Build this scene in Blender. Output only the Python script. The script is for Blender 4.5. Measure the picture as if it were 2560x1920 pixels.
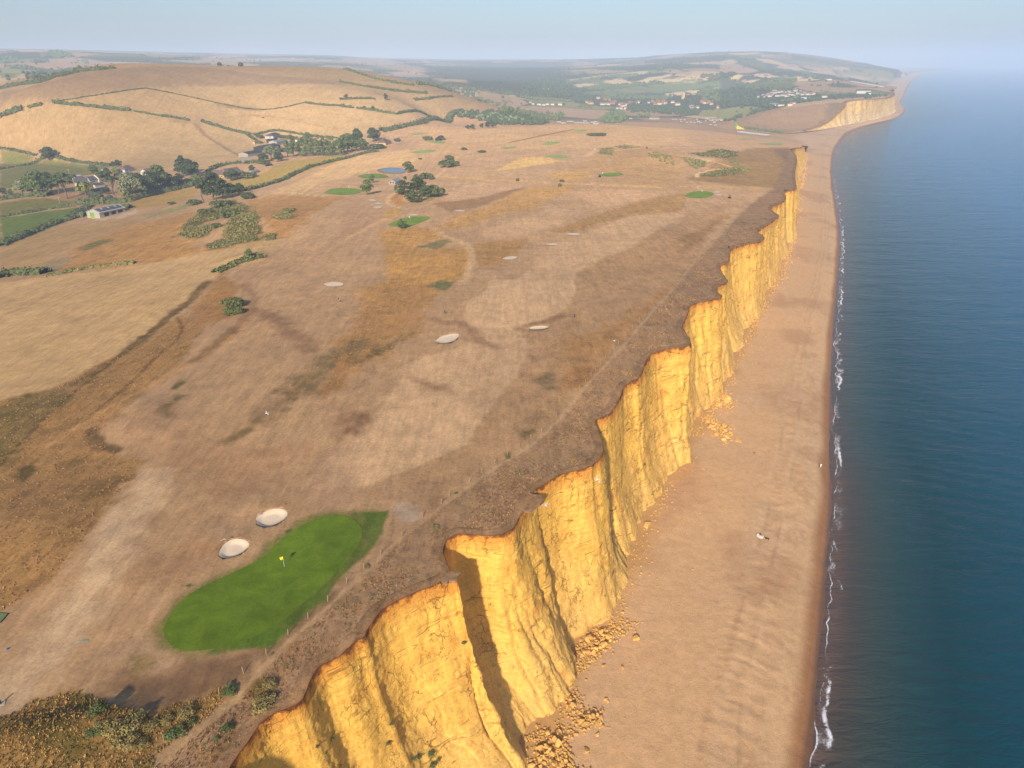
import bpy, bmesh, math, random
import numpy as np
from mathutils import Vector, Matrix

for o in list(bpy.data.objects): bpy.data.objects.remove(o)
SC = bpy.context.scene
COL = SC.collection
R = math.radians
rng = np.random.default_rng(7); random.seed(7)

# ------------------------------------------------------------------ camera, sky, sun, exposure
CAM_H, CAM_PITCH, CAM_F = 120.0, R(24.4), 1775.0        # metres above the sea, pitch down, focal length in photo pixels (2560 wide)
cam = bpy.data.cameras.new('camera'); camo = bpy.data.objects.new('camera', cam); COL.objects.link(camo)
camo.location = (0, 0, CAM_H); camo.rotation_euler = (R(90)-CAM_PITCH, 0, 0)
cam.sensor_width = 36; cam.lens = 36*CAM_F/2560; cam.clip_start = 1; cam.clip_end = 120000
SC.camera = camo

SUN_EL, SUN_TRAVEL = R(27), R(12)                      # the evening sun stands behind the camera; light travels 12 degrees right of the view
SUN_STRENGTH, SKY_STRENGTH, EXPOSURE = 4.3, 0.094, 0.50
world = bpy.data.worlds.new('World'); SC.world = world; world.use_nodes = True
nt = world.node_tree; bg = nt.nodes['Background']
sky = nt.nodes.new('ShaderNodeTexSky'); sky.sky_type = 'NISHITA'; sky.sun_disc = False
sky.sun_elevation = SUN_EL
sun_dir = Vector((-math.sin(SUN_TRAVEL)*math.cos(SUN_EL), -math.cos(SUN_TRAVEL)*math.cos(SUN_EL), math.sin(SUN_EL)))  # towards the sun
sky.sun_rotation = math.atan2(sun_dir.x, sun_dir.y)
sky.air_density = 1.0; sky.dust_density = 1.4; sky.ozone_density = 5.0; sky.altitude = 0
nt.links.new(sky.outputs[0], bg.inputs[0]); bg.inputs[1].default_value = SKY_STRENGTH
sl = bpy.data.lights.new('sun', 'SUN'); sl.energy = SUN_STRENGTH; sl.angle = R(2.0); sl.color = (1.0, 0.87, 0.69)
so = bpy.data.objects.new('sun', sl); COL.objects.link(so); so.rotation_euler = sun_dir.to_track_quat('Z', 'Y').to_euler(); so.location = (-100, -100, 300)
SC.view_settings.view_transform = 'Standard'; SC.view_settings.look = 'None'
SC.view_settings.exposure = EXPOSURE; SC.view_settings.gamma = 1; SC.view_settings.use_curve_mapping = False
SC.cycles.max_bounces = 6; SC.cycles.diffuse_bounces = 4; SC.cycles.glossy_bounces = 2; SC.cycles.transparent_max_bounces = 12
SC.cycles.volume_bounces = 1; SC.cycles.transmission_bounces = 2
SC.cycles.use_denoising = True

# ------------------------------------------------------------------ noise and maths helpers
def _h(ix, iy, seed):
    h = (ix.astype(np.int64)*374761393 + iy.astype(np.int64)*668265263 + seed*974711) & 0xFFFFFFFF
    h = ((h ^ (h >> 13))*1274126177) & 0xFFFFFFFF
    return ((h ^ (h >> 16)) & 0xFFFFFF)/float(0xFFFFFF)
def vnoise(x, y, seed=0):
    x = np.asarray(x, float); y = np.asarray(y, float)
    ix = np.floor(x); iy = np.floor(y); fx = x-ix; fy = y-iy
    fx = fx*fx*fx*(fx*(fx*6-15)+10); fy = fy*fy*fy*(fy*(fy*6-15)+10)
    ix = ix.astype(np.int64); iy = iy.astype(np.int64)
    a = _h(ix, iy, seed); b = _h(ix+1, iy, seed); c = _h(ix, iy+1, seed); d = _h(ix+1, iy+1, seed)
    return ((a+(b-a)*fx)+((c+(d-c)*fx)-(a+(b-a)*fx))*fy)*2-1
def fbm(x, y, wl, octv=4, seed=0, gain=.5):
    s = 0; a = 1; t = 0
    for i in range(octv):
        ca, sa = math.cos(1.3*i+.4), math.sin(1.3*i+.4)
        s = s+a*vnoise((x*ca-y*sa)/wl+17.3*i, (x*sa+y*ca)/wl-9.1*i, seed+31*i); t += a; a *= gain; wl *= .5
    return s/t*1.6
def sstep(a, b, x):
    t = np.clip((x-a)/(b-a), 0, 1); return t*t*(3-2*t)
def lin(c):
    c = np.asarray(c, float)/255.; return np.where(c <= .04045, c/12.92, ((c+.055)/1.055)**2.4)
def gsmooth(a, sig):
    r = int(3*sig)+1; k = np.exp(-.5*(np.arange(-r, r+1)/sig)**2); k /= k.sum()
    p = np.concatenate([2*a[:1]-a[1:r+1][::-1], a, 2*a[-1:]-a[-r-1:-1][::-1]]); return np.convolve(p, k, 'valid')
def resample(P, step):
    """points along polyline P, spaced step(x, y) apart"""
    P = np.asarray(P, float); out = [P[0]]; i = 0; pos = P[0].copy()
    need = step(*pos[:2])
    while i < len(P)-1:
        d = P[i+1]-pos; L = math.hypot(d[0], d[1])
        if L >= need: pos = pos+d*(need/L); out.append(pos.copy()); need = step(*pos[:2])
        else: need -= L; i += 1; pos = P[i].copy()
    return np.array(out)
def chaikin(P, n=1):
    P = np.asarray(P, float)
    for _ in range(n):
        Q = np.empty((2*len(P)-2, P.shape[1])); Q[0::2] = .75*P[:-1]+.25*P[1:]; Q[1::2] = .25*P[:-1]+.75*P[1:]
        P = np.vstack([P[:1], Q, P[-1:]])
    return P
def inpoly(x, y, P):
    P = np.asarray(P)[:, :2]; ins = np.zeros(x.shape, bool); j = len(P)-1
    for i in range(len(P)):
        xi, yi = P[i]; xj, yj = P[j]
        c = (yi > y) != (yj > y)
        if c.any(): ins ^= c & (x < (xj-xi)*(y-yi)/((yj-yi) if yj != yi else 1e-12)+xi)
        j = i
    return ins
def dist_line(x, y, P, closed=False):
    P = np.asarray(P)[:, :2]; d = np.full(x.shape, 1e18)
    n = len(P) if closed else len(P)-1
    for i in range(n):
        a = P[i]; b = P[(i+1) % len(P)]; ab = b-a; L = ab@ab+1e-12
        t = np.clip(((x-a[0])*ab[0]+(y-a[1])*ab[1])/L, 0, 1)
        d = np.minimum(d, (x-a[0]-t*ab[0])**2+(y-a[1]-t*ab[1])**2)
    return np.sqrt(d)

# photo reading frames: (x0, y0, scale) turn a reading into photo pixels; the pixel is then dropped on the terrain
FR = dict(f=(0, 0, 1), d=(0, 0, 2560/2212), z1=(0, 100, 860/2212), z2=(850, 100, 860/2212), z3=(1700, 100, 860/2212), z4=(0, 700, 860/2212),
          z5=(850, 700, 860/2212), z6=(1700, 700, 860/2212), b1=(0, 1220, 860/2038), b2=(850, 1220, 860/2038), b3=(1700, 1220, 860/2038),
          c1=(1300, 120, 500/2212), c2=(1800, 120, 500/2212), c3=(560, 300, 500/2212), c4=(0, 350, 500/2212),
          e1=(1300, 180, 300/2212), e2=(1600, 180, 300/2212), g1=(1200, 1300, 500/1338), g2=(640, 1400, 600/1914), g3=(1300, 800, 600/1991), g4=(1700, 380, 400/1443), g7=(0, 1600, 500/2212))
def px(fr, pts):
    x0, y0, s = FR[fr]; return [(x0+s*a, y0+s*b) for a, b in pts]
CP, SP = math.cos(CAM_PITCH), math.sin(CAM_PITCH)
def ray(uv):
    uv = np.asarray(uv, float).reshape(-1, 2); x = (uv[:, 0]-1280)/CAM_F; y = -(uv[:, 1]-960)/CAM_F
    return np.stack([x, CP+y*SP, -SP+y*CP], 1)
def on_z(uv, z):
    d = ray(uv); t = (np.asarray(z)-CAM_H)/d[:, 2]; return np.stack([d[:, 0]*t, d[:, 1]*t, CAM_H+d[:, 2]*t], 1)
def at_dist(uv, D):
    d = ray(uv); t = np.asarray(D)/np.hypot(d[:, 0], d[:, 1]); return np.stack([d[:, 0]*t, d[:, 1]*t, CAM_H+d[:, 2]*t], 1)

# ------------------------------------------------------------------ object helpers
def mesh_from(name, V, Fq, smooth=True):
    V = np.asarray(V, np.float32); me = bpy.data.meshes.new(name)
    if isinstance(Fq, np.ndarray):
        n, k = Fq.shape; me.vertices.add(len(V)); me.vertices.foreach_set('co', V.ravel())
        me.loops.add(n*k); me.loops.foreach_set('vertex_index', Fq.astype(np.int32).ravel())
        me.polygons.add(n); me.polygons.foreach_set('loop_start', np.arange(0, n*k, k, dtype=np.int32))
        me.update(calc_edges=True); me.validate()
    else:
        me.from_pydata(V.tolist(), [], [tuple(f) for f in Fq]); me.update()
    me.polygons.foreach_set('use_smooth', np.full(len(me.polygons), smooth)); return me
def grid_faces(nr, nc):
    i = np.arange((nr-1)*(nc-1)); r = i//(nc-1); c = i % (nc-1); a = r*nc+c
    return np.stack([a, a+1, a+nc+1, a+nc], 1)
def col_attr(me, name, C):
    at = me.color_attributes.new(name, 'FLOAT_COLOR', 'POINT')
    C = np.asarray(C, np.float32); C4 = np.ones((len(C), 4), np.float32); C4[:, :C.shape[1]] = C; at.data.foreach_set('color', C4.ravel())
def f_attr(me, name, a):
    at = me.attributes.new(name, 'FLOAT', 'POINT'); at.data.foreach_set('value', np.asarray(a, np.float32))
def link(name, me, mat=None, parent=None, loc=(0, 0, 0), rz=0, label=None, cat=None, group=None, kind=None, scale=None):
    o = bpy.data.objects.new(name, me); COL.objects.link(o); o.location = loc
    o.rotation_euler = (0, 0, rz)
    if scale is not None: o.scale = scale if hasattr(scale, '__len__') else (scale,)*3
    if mat is not None and me is not None and len(me.materials) == 0: me.materials.append(mat)
    if parent is not None: o.parent = parent
    return tag(o, label, cat, group, kind)
def tag(o, label=None, cat=None, group=None, kind=None):
    if label: o['label'] = label
    if cat: o['category'] = cat
    if group: o['group'] = group
    if kind: o['kind'] = kind
    return o
def empty(name, loc, rz=0, scale=1, **kw):
    o = bpy.data.objects.new(name, None); COL.objects.link(o); o.location = loc; o.rotation_euler = (0, 0, rz); o.scale = scale if hasattr(scale, '__len__') else (scale,)*3
    return tag(o, **kw)
def copy_tree(o, parent=None):
    c = o.copy(); COL.objects.link(c); c.parent = parent
    for ch in o.children: copy_tree(ch, c)
    return c

# ------------------------------------------------------------------ materials
def new_mat(name):
    m = bpy.data.materials.new(name); m.use_nodes = True; n = m.node_tree.nodes; p = n['Principled BSDF']; return m, m.node_tree, p
class NT:
    """a few short-hands for wiring nodes"""
    def __init__(s, t): s.t = t
    def n(s, typ, **kw):
        x = s.t.nodes.new(typ)
        for k, v in kw.items(): setattr(x, k, v)
        return x
    def l(s, a, b): s.t.links.new(a, b)
    def attr(s, name): x = s.n('ShaderNodeAttribute', attribute_name=name); return x
    def noise(s, vec, scale, detail=3, rough=.55, dist=0):
        x = s.n('ShaderNodeTexNoise'); x.inputs['Scale'].default_value = scale; x.inputs['Detail'].default_value = detail
        x.inputs['Roughness'].default_value = rough; x.inputs['Distortion'].default_value = dist
        if vec is not None: s.l(vec, x.inputs['Vector'])
        return x.outputs['Fac']
    def math(s, op, a, b=None, clamp=False):
        x = s.n('ShaderNodeMath', operation=op); x.use_clamp = clamp
        for i, v in enumerate((a, b)):
            if v is None: continue
            if isinstance(v, (int, float)): x.inputs[i].default_value = v
            else: s.l(v, x.inputs[i])
        return x.outputs[0]
    def ramp(s, fac, stops):
        x = s.n('ShaderNodeMapRange'); (a, b), (c, d) = stops; x.inputs[1].default_value = a; x.inputs[2].default_value = c; x.inputs[3].default_value = b; x.inputs[4].default_value = d
        s.l(fac, x.inputs[0]); return x.outputs[0]
    def mix(s, fac, a, b, blend='MIX'):
        x = s.n('ShaderNodeMix', data_type='RGBA', blend_type=blend); x.clamp_factor = True
        for i, v in ((0, fac), (6, a), (7, b)):
            if isinstance(v, (int, float)): x.inputs[i].default_value = v
            elif isinstance(v, (tuple, list, np.ndarray)): x.inputs[i].default_value = tuple(v)[:3]+(1,)
            else: s.l(v, x.inputs[i])
        return x.outputs[2]
    def mul(s, col, fac):
        x = s.n('ShaderNodeVectorMath', operation='SCALE'); s.l(col, x.inputs[0])
        if isinstance(fac, (int, float)): x.inputs['Scale'].default_value = fac
        else: s.l(fac, x.inputs['Scale'])
        return x.outputs[0]
    def scalev(s, vec, v):
        x = s.n('ShaderNodeVectorMath', operation='MULTIPLY'); s.l(vec, x.inputs[0]); x.inputs[1].default_value = v; return x.outputs[0]
    def bump(s, h, strength, dist, normal=None):
        x = s.n('ShaderNodeBump'); x.inputs['Strength'].default_value = strength; x.inputs['Distance'].default_value = dist; s.l(h, x.inputs['Height'])
        if normal is not None: s.l(normal, x.inputs['Normal'])
        return x.outputs[0]
    def pos(s): return s.n('ShaderNodeNewGeometry').outputs['Position']
def plain(name, rgb, rough=.8, var=.12, scale=.6, spec=.2):
    """a plain surface colour with slight procedural wear"""
    m, t, p = new_mat(name); N = NT(t); tc = N.n('ShaderNodeTexCoord').outputs['Object']
    f = N.ramp(N.noise(tc, scale, 4, .6), ((.3, 1-var), (.7, 1+var)))
    c = N.n('ShaderNodeRGB'); c.outputs[0].default_value = tuple(rgb)[:3]+(1,)
    N.l(N.mul(c.outputs[0], f), p.inputs['Base Color']); p.inputs['Roughness'].default_value = rough; p.inputs['Specular IOR Level'].default_value = spec
    return m
# ------------------------------------------------------------------ terrain heights
ctrl = []
def cz(fr, *rows):
    for a, b, z in rows: ctrl.append(on_z(px(fr, [(a, b)]), z)[0])
def cd(fr, *rows):
    for a, b, D in rows: ctrl.append(at_dist(px(fr, [(a, b)]), D)[0])
def cw(*rows):
    for r in rows: ctrl.append(np.array(r, float))
cz('d', (0,865,39), (0,700,34), (0,615,29), (250,700,39), (290,580,34), (480,545,39), (0,1300,41), (0,1600,42), (300,1400,42), (600,1200,42), (700,900,42),
   (300,1000,41), (500,700,41), (700,650,42), (1000,700,43), (1200,800,43), (1300,600,43), (1000,520,42), (620,545,40), (560,470,38), (460,480,34), (100,540,22),
   (0,590,23), (230,460,15), (0,520,13), (0,420,12), (100,390,12), (300,375,14), (0,330,18), (400,385,16), (100,335,17), (500,415,22), (330,440,20), (600,370,22), (650,400,30),
   (760,340,28), (880,420,38), (800,400,33), (850,372,31), (900,330,34), (1000,290,36), (1000,270,36), (1250,300,38), (1250,268,35), (1400,275,33),
   (1500,300,36), (1400,400,41), (1600,400,40), (1650,350,37), (1690,310,28), (1550,285,30), (1500,350,39), (560,340,22), (580,300,27),
   (700,305,26), (830,295,31), (430,360,18), (950,264,34), (1200,262,12), (1500,261,6), (1600,279,5), (1400,215,14), (1250,215,16), (1100,222,24), (1560,470,41), (1700,360,36))
cd('z1', (0,318,1150), (370,230,1300), (740,183,1400), (960,168,1450), (1350,175,1450), (1880,168,1450))
cz('z1', (0,690,17), (850,825,18), (1290,840,19))
cd('z2', (0,183,1450), (280,228,1450), (520,282,1450), (700,330,1500), (0,270,1300), (570,345,1330), (400,390,1200), (1000,430,1400))
cz('z2', (600,510,33), (260,600,33), (1100,470,24))
for th, D, z in ((-40,1900,55), (-30,1900,62), (-20,1900,62), (-12,1950,50), (-40,2600,35), (-25,2700,40), (-12,2600,30), (-55,300,28), (-55,600,14), (-55,1000,40), (-55,1500,70), (-55,5000,120), (-55,9000,240)):
    cw((D*math.sin(R(th)), D*math.cos(R(th)), z))
cd('z1', (360,72,4200), (220,112,4000), (490,107,4000), (60,150,3300), (330,145,3400), (600,172,3000), (0,240,2000), (200,212,2200), (100,262,1700),
   (0,55,8500), (600,62,8500), (1000,75,8500), (1500,85,8500), (2000,98,8500), (1300,130,5500), (1700,112,6500), (2100,120,6000))
cd('z2', (600,255,2500), (900,255,3000), (900,200,4200), (900,160,6000), (300,160,4500), (1200,285,2700), (1200,180,5000), (1700,160,6000),
   (0,102,8500), (400,130,8500), (830,126,8500), (1200,130,8500), (1370,126,8500), (1750,112,8500), (2100,112,8000),
   (1500,292,2900), (1800,262,3000), (1700,222,3500), (2100,152,4500))
cd('z3', (220,98,4700), (400,95,4700), (150,150,3800), (100,250,2900), (350,232,2900), (600,235,2900), (100,340,2400), (500,295,2500), (800,245,2700),
   (900,285,2500), (1100,325,2250), (600,440,1620), (800,402,1690), (1068,422,1664), (1110,390,1716), (1180,384,1794), (1260,380,1890), (1320,376,1980), (1372,362,2118), (1270,335,2300), (750,500,1570),
   (1000,215,3500), (1200,185,5000), (700,205,3600), (700,155,5000), (1000,150,5600), (650,88,5600), (780,90,5600), (920,105,6000), (1070,130,7000), (1220,138,8000))
cz('z3', (700,330,22), (300,350,15), (300,460,8), (400,520,6), (600,560,7), (690,590,4), (700,615,4), (900,620,0), (850,582,4), (960,535,13), (1400,238,3), (1330,290,4),
   (1500,215,2), (1330,330,4), (1600,196,2))
cw((100,60,40), (200,250,38), (330,600,34), (1500,1300,20), (1100,1150,-8), (700,1150,-4), (480,1080,2), (2600,2600,10), (5200,6500,-6), (9000,11000,-8), (7000,5000,-8), (8500,13500,20), (4200,8600,10), (3400,7400,30))
ctrl = np.array(ctrl)
def pol(x, y): return np.arctan2(x, y), np.log(np.hypot(x, y))
_th, _L = pol(ctrl[:, 0], ctrl[:, 1]); _n = len(ctrl)
def _phi(r2): return np.where(r2 > 1e-12, .5*r2*np.log(np.maximum(r2, 1e-12)), 0)
_A = np.zeros((_n+3, _n+3)); _r2 = (_th[:, None]-_th[None])**2+(_L[:, None]-_L[None])**2
_A[:_n, :_n] = _phi(_r2)+np.eye(_n)*.0006; _Pm = np.stack([np.ones(_n), _th, _L], 1); _A[:_n, _n:] = _Pm; _A[_n:, :_n] = _Pm.T
_W = np.linalg.solve(_A, np.concatenate([ctrl[:, 2], np.zeros(3)]))
def rbf(th, L):
    s = _W[_n]+_W[_n+1]*th+_W[_n+2]*L
    for i in range(_n): s = s+_W[i]*_phi((th-_th[i])**2+(L-_L[i])**2)
    return s
# a survey grid in bearing and log distance, as fine as the land needs to be near and far
TH = np.linspace(R(-50), R(34), 760)
_d1 = 78/np.tan(np.linspace(R(60), math.atan(78/620), 430)); _d2 = 620*1.0046**np.arange(1, 345); _d3 = _d2[-1]*1.0115**np.arange(1, 145)
DD = np.concatenate([_d1, _d2, _d3]); LL = np.log(DD)
_tc = np.linspace(TH[0], TH[-1], 190); _lc = np.linspace(LL[0], LL[-1], 420)
_G = rbf(*np.meshgrid(_tc, _lc))
def _bil(G, fi, fj):
    i = np.clip(np.floor(fi).astype(int), 0, G.shape[0]-2); j = np.clip(np.floor(fj).astype(int), 0, G.shape[1]-2); a = np.clip(fi-i, 0, 1); b = np.clip(fj-j, 0, 1)
    return (G[i, j]*(1-b)+G[i, j+1]*b)*(1-a)+(G[i+1, j]*(1-b)+G[i+1, j+1]*b)*a
MOUNDS = []   # (x, y, radius, height): golf mounds and banks
def mound(fr, a, b, z, rx, ry, h, ang=0):
    p = on_z(px(fr, [(a, b)]), z)[0]; MOUNDS.append((p[0], p[1], rx, ry, h, R(ang)))
mound('g7', 620, 1000, 43, 9, 3.4, 1.3, 20); mound('g7', 250, 1300, 43, 11, 6, 1.2, 10); mound('g7', 1350, 980, 42, 6, 3, .7, 10)
mound('d', 545, 490, 38, 26, 30, 5); mound('d', 470, 470, 33, 22, 30, 3); mound('d', 880, 425, 38, 16, 24, 2.2); mound('d', 930, 560, 42, 22, 20, 1.6); mound('d', 980, 520, 42, 12, 16, 1.4)
mound('d', 530, 560, 40, 10, 7, 2.0, 40); mound('d', 1420, 345, 39, 30, 26, 3.2); mound('d', 1540, 350, 39, 34, 26, 3.2); mound('d', 1180, 315, 37, 30, 30, 2.0); mound('d', 740, 400, 31, 16, 12, 1.5)
mound('d', 300, 900, 41, 14, 8, 1.2, -40); mound('d', 100, 1150, 41, 18, 10, 1.5, -40); mound('d', 560, 1090, 42, 6, 5, .7); mound('d', 480, 1160, 42, 5, 5, .6)
def raw_ground(th, L):
    x = np.exp(L)*np.sin(th); y = np.exp(L)*np.cos(th); D = np.exp(L)
    z = _bil(_G, (L-LL[0])/(LL[-1]-LL[0])*(len(_lc)-1), (th-TH[0])/(TH[-1]-TH[0])*(len(_tc)-1))
    z = np.where(x < np.maximum(150, .27*y), np.maximum(z, 8+.1*np.maximum(z-8, -30)), z)
    near = 1-sstep(900, 1300, D); lowland = sstep(1, 8, z)
    z = z+near*lowland*(fbm(x, y, 70, 3, 3)*.75+fbm(x, y, 17, 3, 5)*.17)+(1-near)*lowland*fbm(x, y, 420, 4, 8)*np.clip((D-900)/1600, 0, 1)*3.2
    z = z+sstep(2600, 6000, D)*lowland*fbm(x, y, 1300, 5, 11)*14*(1-sstep(7000, 8400, D)*.5)
    for mx, my, rx, ry, h, a in MOUNDS:
        dx = x-mx; dy = y-my; u = (dx*math.cos(a)+dy*math.sin(a))/rx; v = (-dx*math.sin(a)+dy*math.cos(a))/ry
        z = z+h*np.exp(-(u*u+v*v))
    return z
ZG = raw_ground(*np.meshgrid(TH, LL))
XG = np.exp(LL)[:, None]*np.sin(TH)[None]; YG = np.exp(LL)[:, None]*np.cos(TH)[None]
PITS = []     # bunkers and the pond sink into the ground; filled in below, before anything is dropped on the ground
def ground(x, y):
    th, L = pol(np.asarray(x, float), np.asarray(y, float))
    return _bil(ZG, np.interp(L, LL, np.arange(len(LL))), (th-TH[0])/(TH[1]-TH[0]))
def hit(uv, lift=0.0):
    """drop photo pixels on the terrain: world points (n, 3)"""
    d = ray(uv); h = np.hypot(d[:, 0], d[:, 1]); th = np.arctan2(d[:, 0], d[:, 1]); D = DD
    G = _bil(ZG, np.broadcast_to(np.arange(len(LL), dtype=float), (len(d), len(LL))), np.broadcast_to(((th-TH[0])/(TH[1]-TH[0]))[:, None], (len(d), len(LL))))
    zr = CAM_H+d[:, 2:3]/h[:, None]*D[None]
    below = (G+lift) >= zr; k = np.where(below.any(1), below.argmax(1), len(D)-1); k = np.clip(k, 1, None); i = np.arange(len(d))
    a = zr[i, k-1]-G[i, k-1]-lift; b = zr[i, k]-G[i, k]-lift; f = np.clip(a/(a-b+1e-9), 0, 1); Dh = D[k-1]+(D[k]-D[k-1])*f
    return np.stack([Dh*np.sin(th), Dh*np.cos(th), CAM_H+d[:, 2]/h*Dh], 1)
def H(fr, pts): return hit(px(fr, pts))
def H1(fr, a, b): return hit(px(fr, [(a, b)]))[0]

FR['h7'] = (520, 1260, 240/2212)
for f_, q, dp in (('h7', [(240,1140),(290,1040),(370,930),(480,850),(620,800),(760,805),(880,840),(950,900),(950,980),(880,1050),(760,1140),(620,1200),(460,1240),(330,1240),(260,1200)], 1.6),
                  ('h7', [(1080,390),(1110,320),(1200,240),(1330,170),(1480,120),(1640,105),(1760,130),(1830,190),(1830,270),(1760,350),(1640,430),(1490,500),(1330,525),(1200,500),(1110,450)], 1.6),
                  ('z5', [(610,395),(640,365),(720,345),(770,345),(760,370),(720,400),(650,408)], .9), ('z5', [(1205,310),(1250,297),(1330,295),(1345,305),(1300,317),(1230,320)], .8)):
    P_ = H(f_, q); PITS.append((P_, dp))
for P_, dp in PITS: ZG = np.where(inpoly(XG, YG, P_.mean(0)+(P_-P_.mean(0))*.94), ZG-dp, ZG)
# ------------------------------------------------------------------ coast lines (photo readings turned into plan lines)
edge_px = px('b1', [(1515,1440),(1540,1400),(1600,1350),(1700,1310),(1790,1270),(1820,1200),(1840,1130),(1890,1060),(1950,1030),(2000,1010)]) + \
  px('b2', [(0,1000),(40,960),(90,910),(150,882),(160,840),(215,760),(250,720),(350,660),(450,620),(550,580),(620,548),(680,538),(704,566),(660,520),(645,470),(612,400),(612,340),(640,300),(700,272),(760,275),(830,285),(900,285),(980,270),(1030,240),(1060,180),(1110,110),(1140,70),(1170,10)]) + \
  px('z5', [(1170,1480),(1210,1410),(1260,1350),(1310,1320),(1400,1260),(1500,1230),(1620,1205),(1640,1170),(1680,1150),(1694,1110),(1680,1000),(1650,930),(1640,900),(1700,880),(1760,840),(1800,760),(1830,680),(1870,650),(1930,635),(1950,570),(1980,510),(2010,470),(2100,445),(2210,430)]) + \
  px('z6', [(75,420),(70,395),(60,370),(20,310),(10,290),(50,230),(60,170),(130,145),(200,130),(260,112),(275,100),(240,80),(240,40),(320,12)]) + \
  px('z3', [(275,1510),(250,1450),(308,1440),(320,1400),(322,1340),(430,1312),(510,1300),(555,1270),(490,1230),(540,1205),(600,1162),(645,1127),(600,1105),(580,1080),(640,1050),(690,1012),(660,975),(750,965),(745,930),(735,850),(757,760),(722,705),(795,690)])
edge_px = np.array(edge_px)
_E0 = hit(edge_px)
EDGE = np.vstack([[[-30, 4, 42], [-31.5, 22, 42], [-32.5, 38, 42], [-33, 47, 42], [-33.5, 53, 42], [-34.5, 58, 42]], _E0, [[_E0[-1, 0]+30, _E0[-1, 1]+75, 12], [_E0[-1, 0]+52, _E0[-1, 1]+140, 4]]])
foot_px = px('b2', [(1030,1830),(1100,1659),(1105,1500),(1200,1440),(1310,1330),(1390,1190),(1385,1080),(1390,980),(1430,900),(1510,820),(1610,740),(1650,650),(1680,580),(1730,520),(1750,380),(1790,240),(1870,110)]) + \
  px('z6', [(0,1200),(100,1000),(110,960),(200,850),(260,740),(320,610),(370,480),(430,350),(480,260),(540,150),(600,30)]) + px('z3', [(650,1500),(700,1340),(740,1200),(760,1100),(768,950),(795,850),(805,700)])
_F0 = on_z(foot_px, 4.2)
FOOT = np.vstack([[[-16, 8, 4.2], [-17, 40, 4.2], [-14, 60, 4.2], [-7, 76, 4.2]], _F0, [[_F0[-1, 0]+28, _F0[-1, 1]+75, 4], [_F0[-1, 0]+50, _F0[-1, 1]+140, 3]]])
shore_px = px('b3', [(745,1659),(770,1490),(800,1300),(815,1100),(835,850),(850,650),(875,400),(890,250),(900,0)])+px('z6', [(975,1200),(975,1000),(966,940),(975,650),(985,350),(1000,150),(1015,0)])+ \
  px('z3', [(1030,1250),(1010,1100),(985,950),(975,830),(985,740),(1010,680),(1050,630),(1100,590),(1200,550),(1350,515),(1430,480),(1450,450),(1430,420),(1410,395),(1440,370),(1460,310),(1490,265),(1530,235),(1600,210),(1700,195),(1900,182),(2000,178)])
SHORE = np.vstack([[[20, -20, 0], [38, 45, 0]], on_z(shore_px, 0)])
# the far sandstone headland: its brow and its foot
brow2 = hit(px('z3', [(800,583),(870,566),(945,536),(1000,490),(1040,455),(1068,425),(1062,403),(1110,390),(1180,384),(1260,380),(1320,376),(1372,364),(1385,345),(1360,320)]))
foot2 = on_z(px('z3', [(815,588),(900,580),(980,570),(1060,550),(1110,540),(1150,532),(1180,527),(1210,520),(1260,508),(1310,492),(1345,470),(1372,445),(1398,405),(1400,370)]), 4)
# ------------------------------------------------------------------ ground colours (albedo per land parcel)
GK = .69
def alb(c): return lin(c)*GK*np.array([1.03, .985, .83])
gx = XG.ravel(); gy = YG.ravel(); gz = ZG.ravel().copy(); gD = np.hypot(gx, gy)
n1 = fbm(gx, gy, 9, 3, 21); n2 = fbm(gx, gy, 33, 3, 22); n3 = fbm(gx, gy, 2.6, 2, 23)
GC = np.tile(alb((194, 156, 121)), (len(gx), 1)); WILD = np.full(len(gx), .15)
_bs = 4096; _order = np.arange(len(gx))
def _near(P, m):
    lo = P[:, :2].min(0)-m; hi = P[:, :2].max(0)+m
    return np.nonzero((gx > lo[0]) & (gx < hi[0]) & (gy > lo[1]) & (gy < hi[1]))[0]
def _put(i, a, c, wild):
    c = alb(c); GC[i] = GC[i]*(1-a[:, None])+c*a[:, None]
    if wild is not None: WILD[i] = WILD[i]*(1-a)+wild*a
def poly(fr, pts, c, soft=1.1, wild=None, amt=1, wob=1.0, P=None):
    P = H(fr, pts) if P is None else P
    D = np.hypot(P[:, 0], P[:, 1]).mean(); soft = max(soft, D*.0016)
    i = _near(P, soft*3)
    if not len(i): return
    x, y = gx[i], gy[i]; s = np.where(inpoly(x, y, P), 1, -1)*dist_line(x, y, P, True)
    _put(i, sstep(-soft, soft, s+wob*soft*.8*n1[i]+wob*soft*.5*n3[i])*amt, c, wild)
def stroke(fr, pts, w, c, soft=.8, wild=None, amt=1, P=None, wob=.5):
    P = H(fr, pts) if P is None else P
    P = chaikin(P, 2); D = np.hypot(P[:, 0], P[:, 1]).mean(); w = max(w, D*.0016); soft = max(soft, D*.0012)
    i = _near(P, w+soft*2)
    if not len(i): return
    x, y = gx[i], gy[i]; d = dist_line(x, y, P)
    _put(i, (1-sstep(w*.5-soft*.5, w*.5+soft, d+wob*soft*n3[i]))*amt, c, wild)

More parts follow.
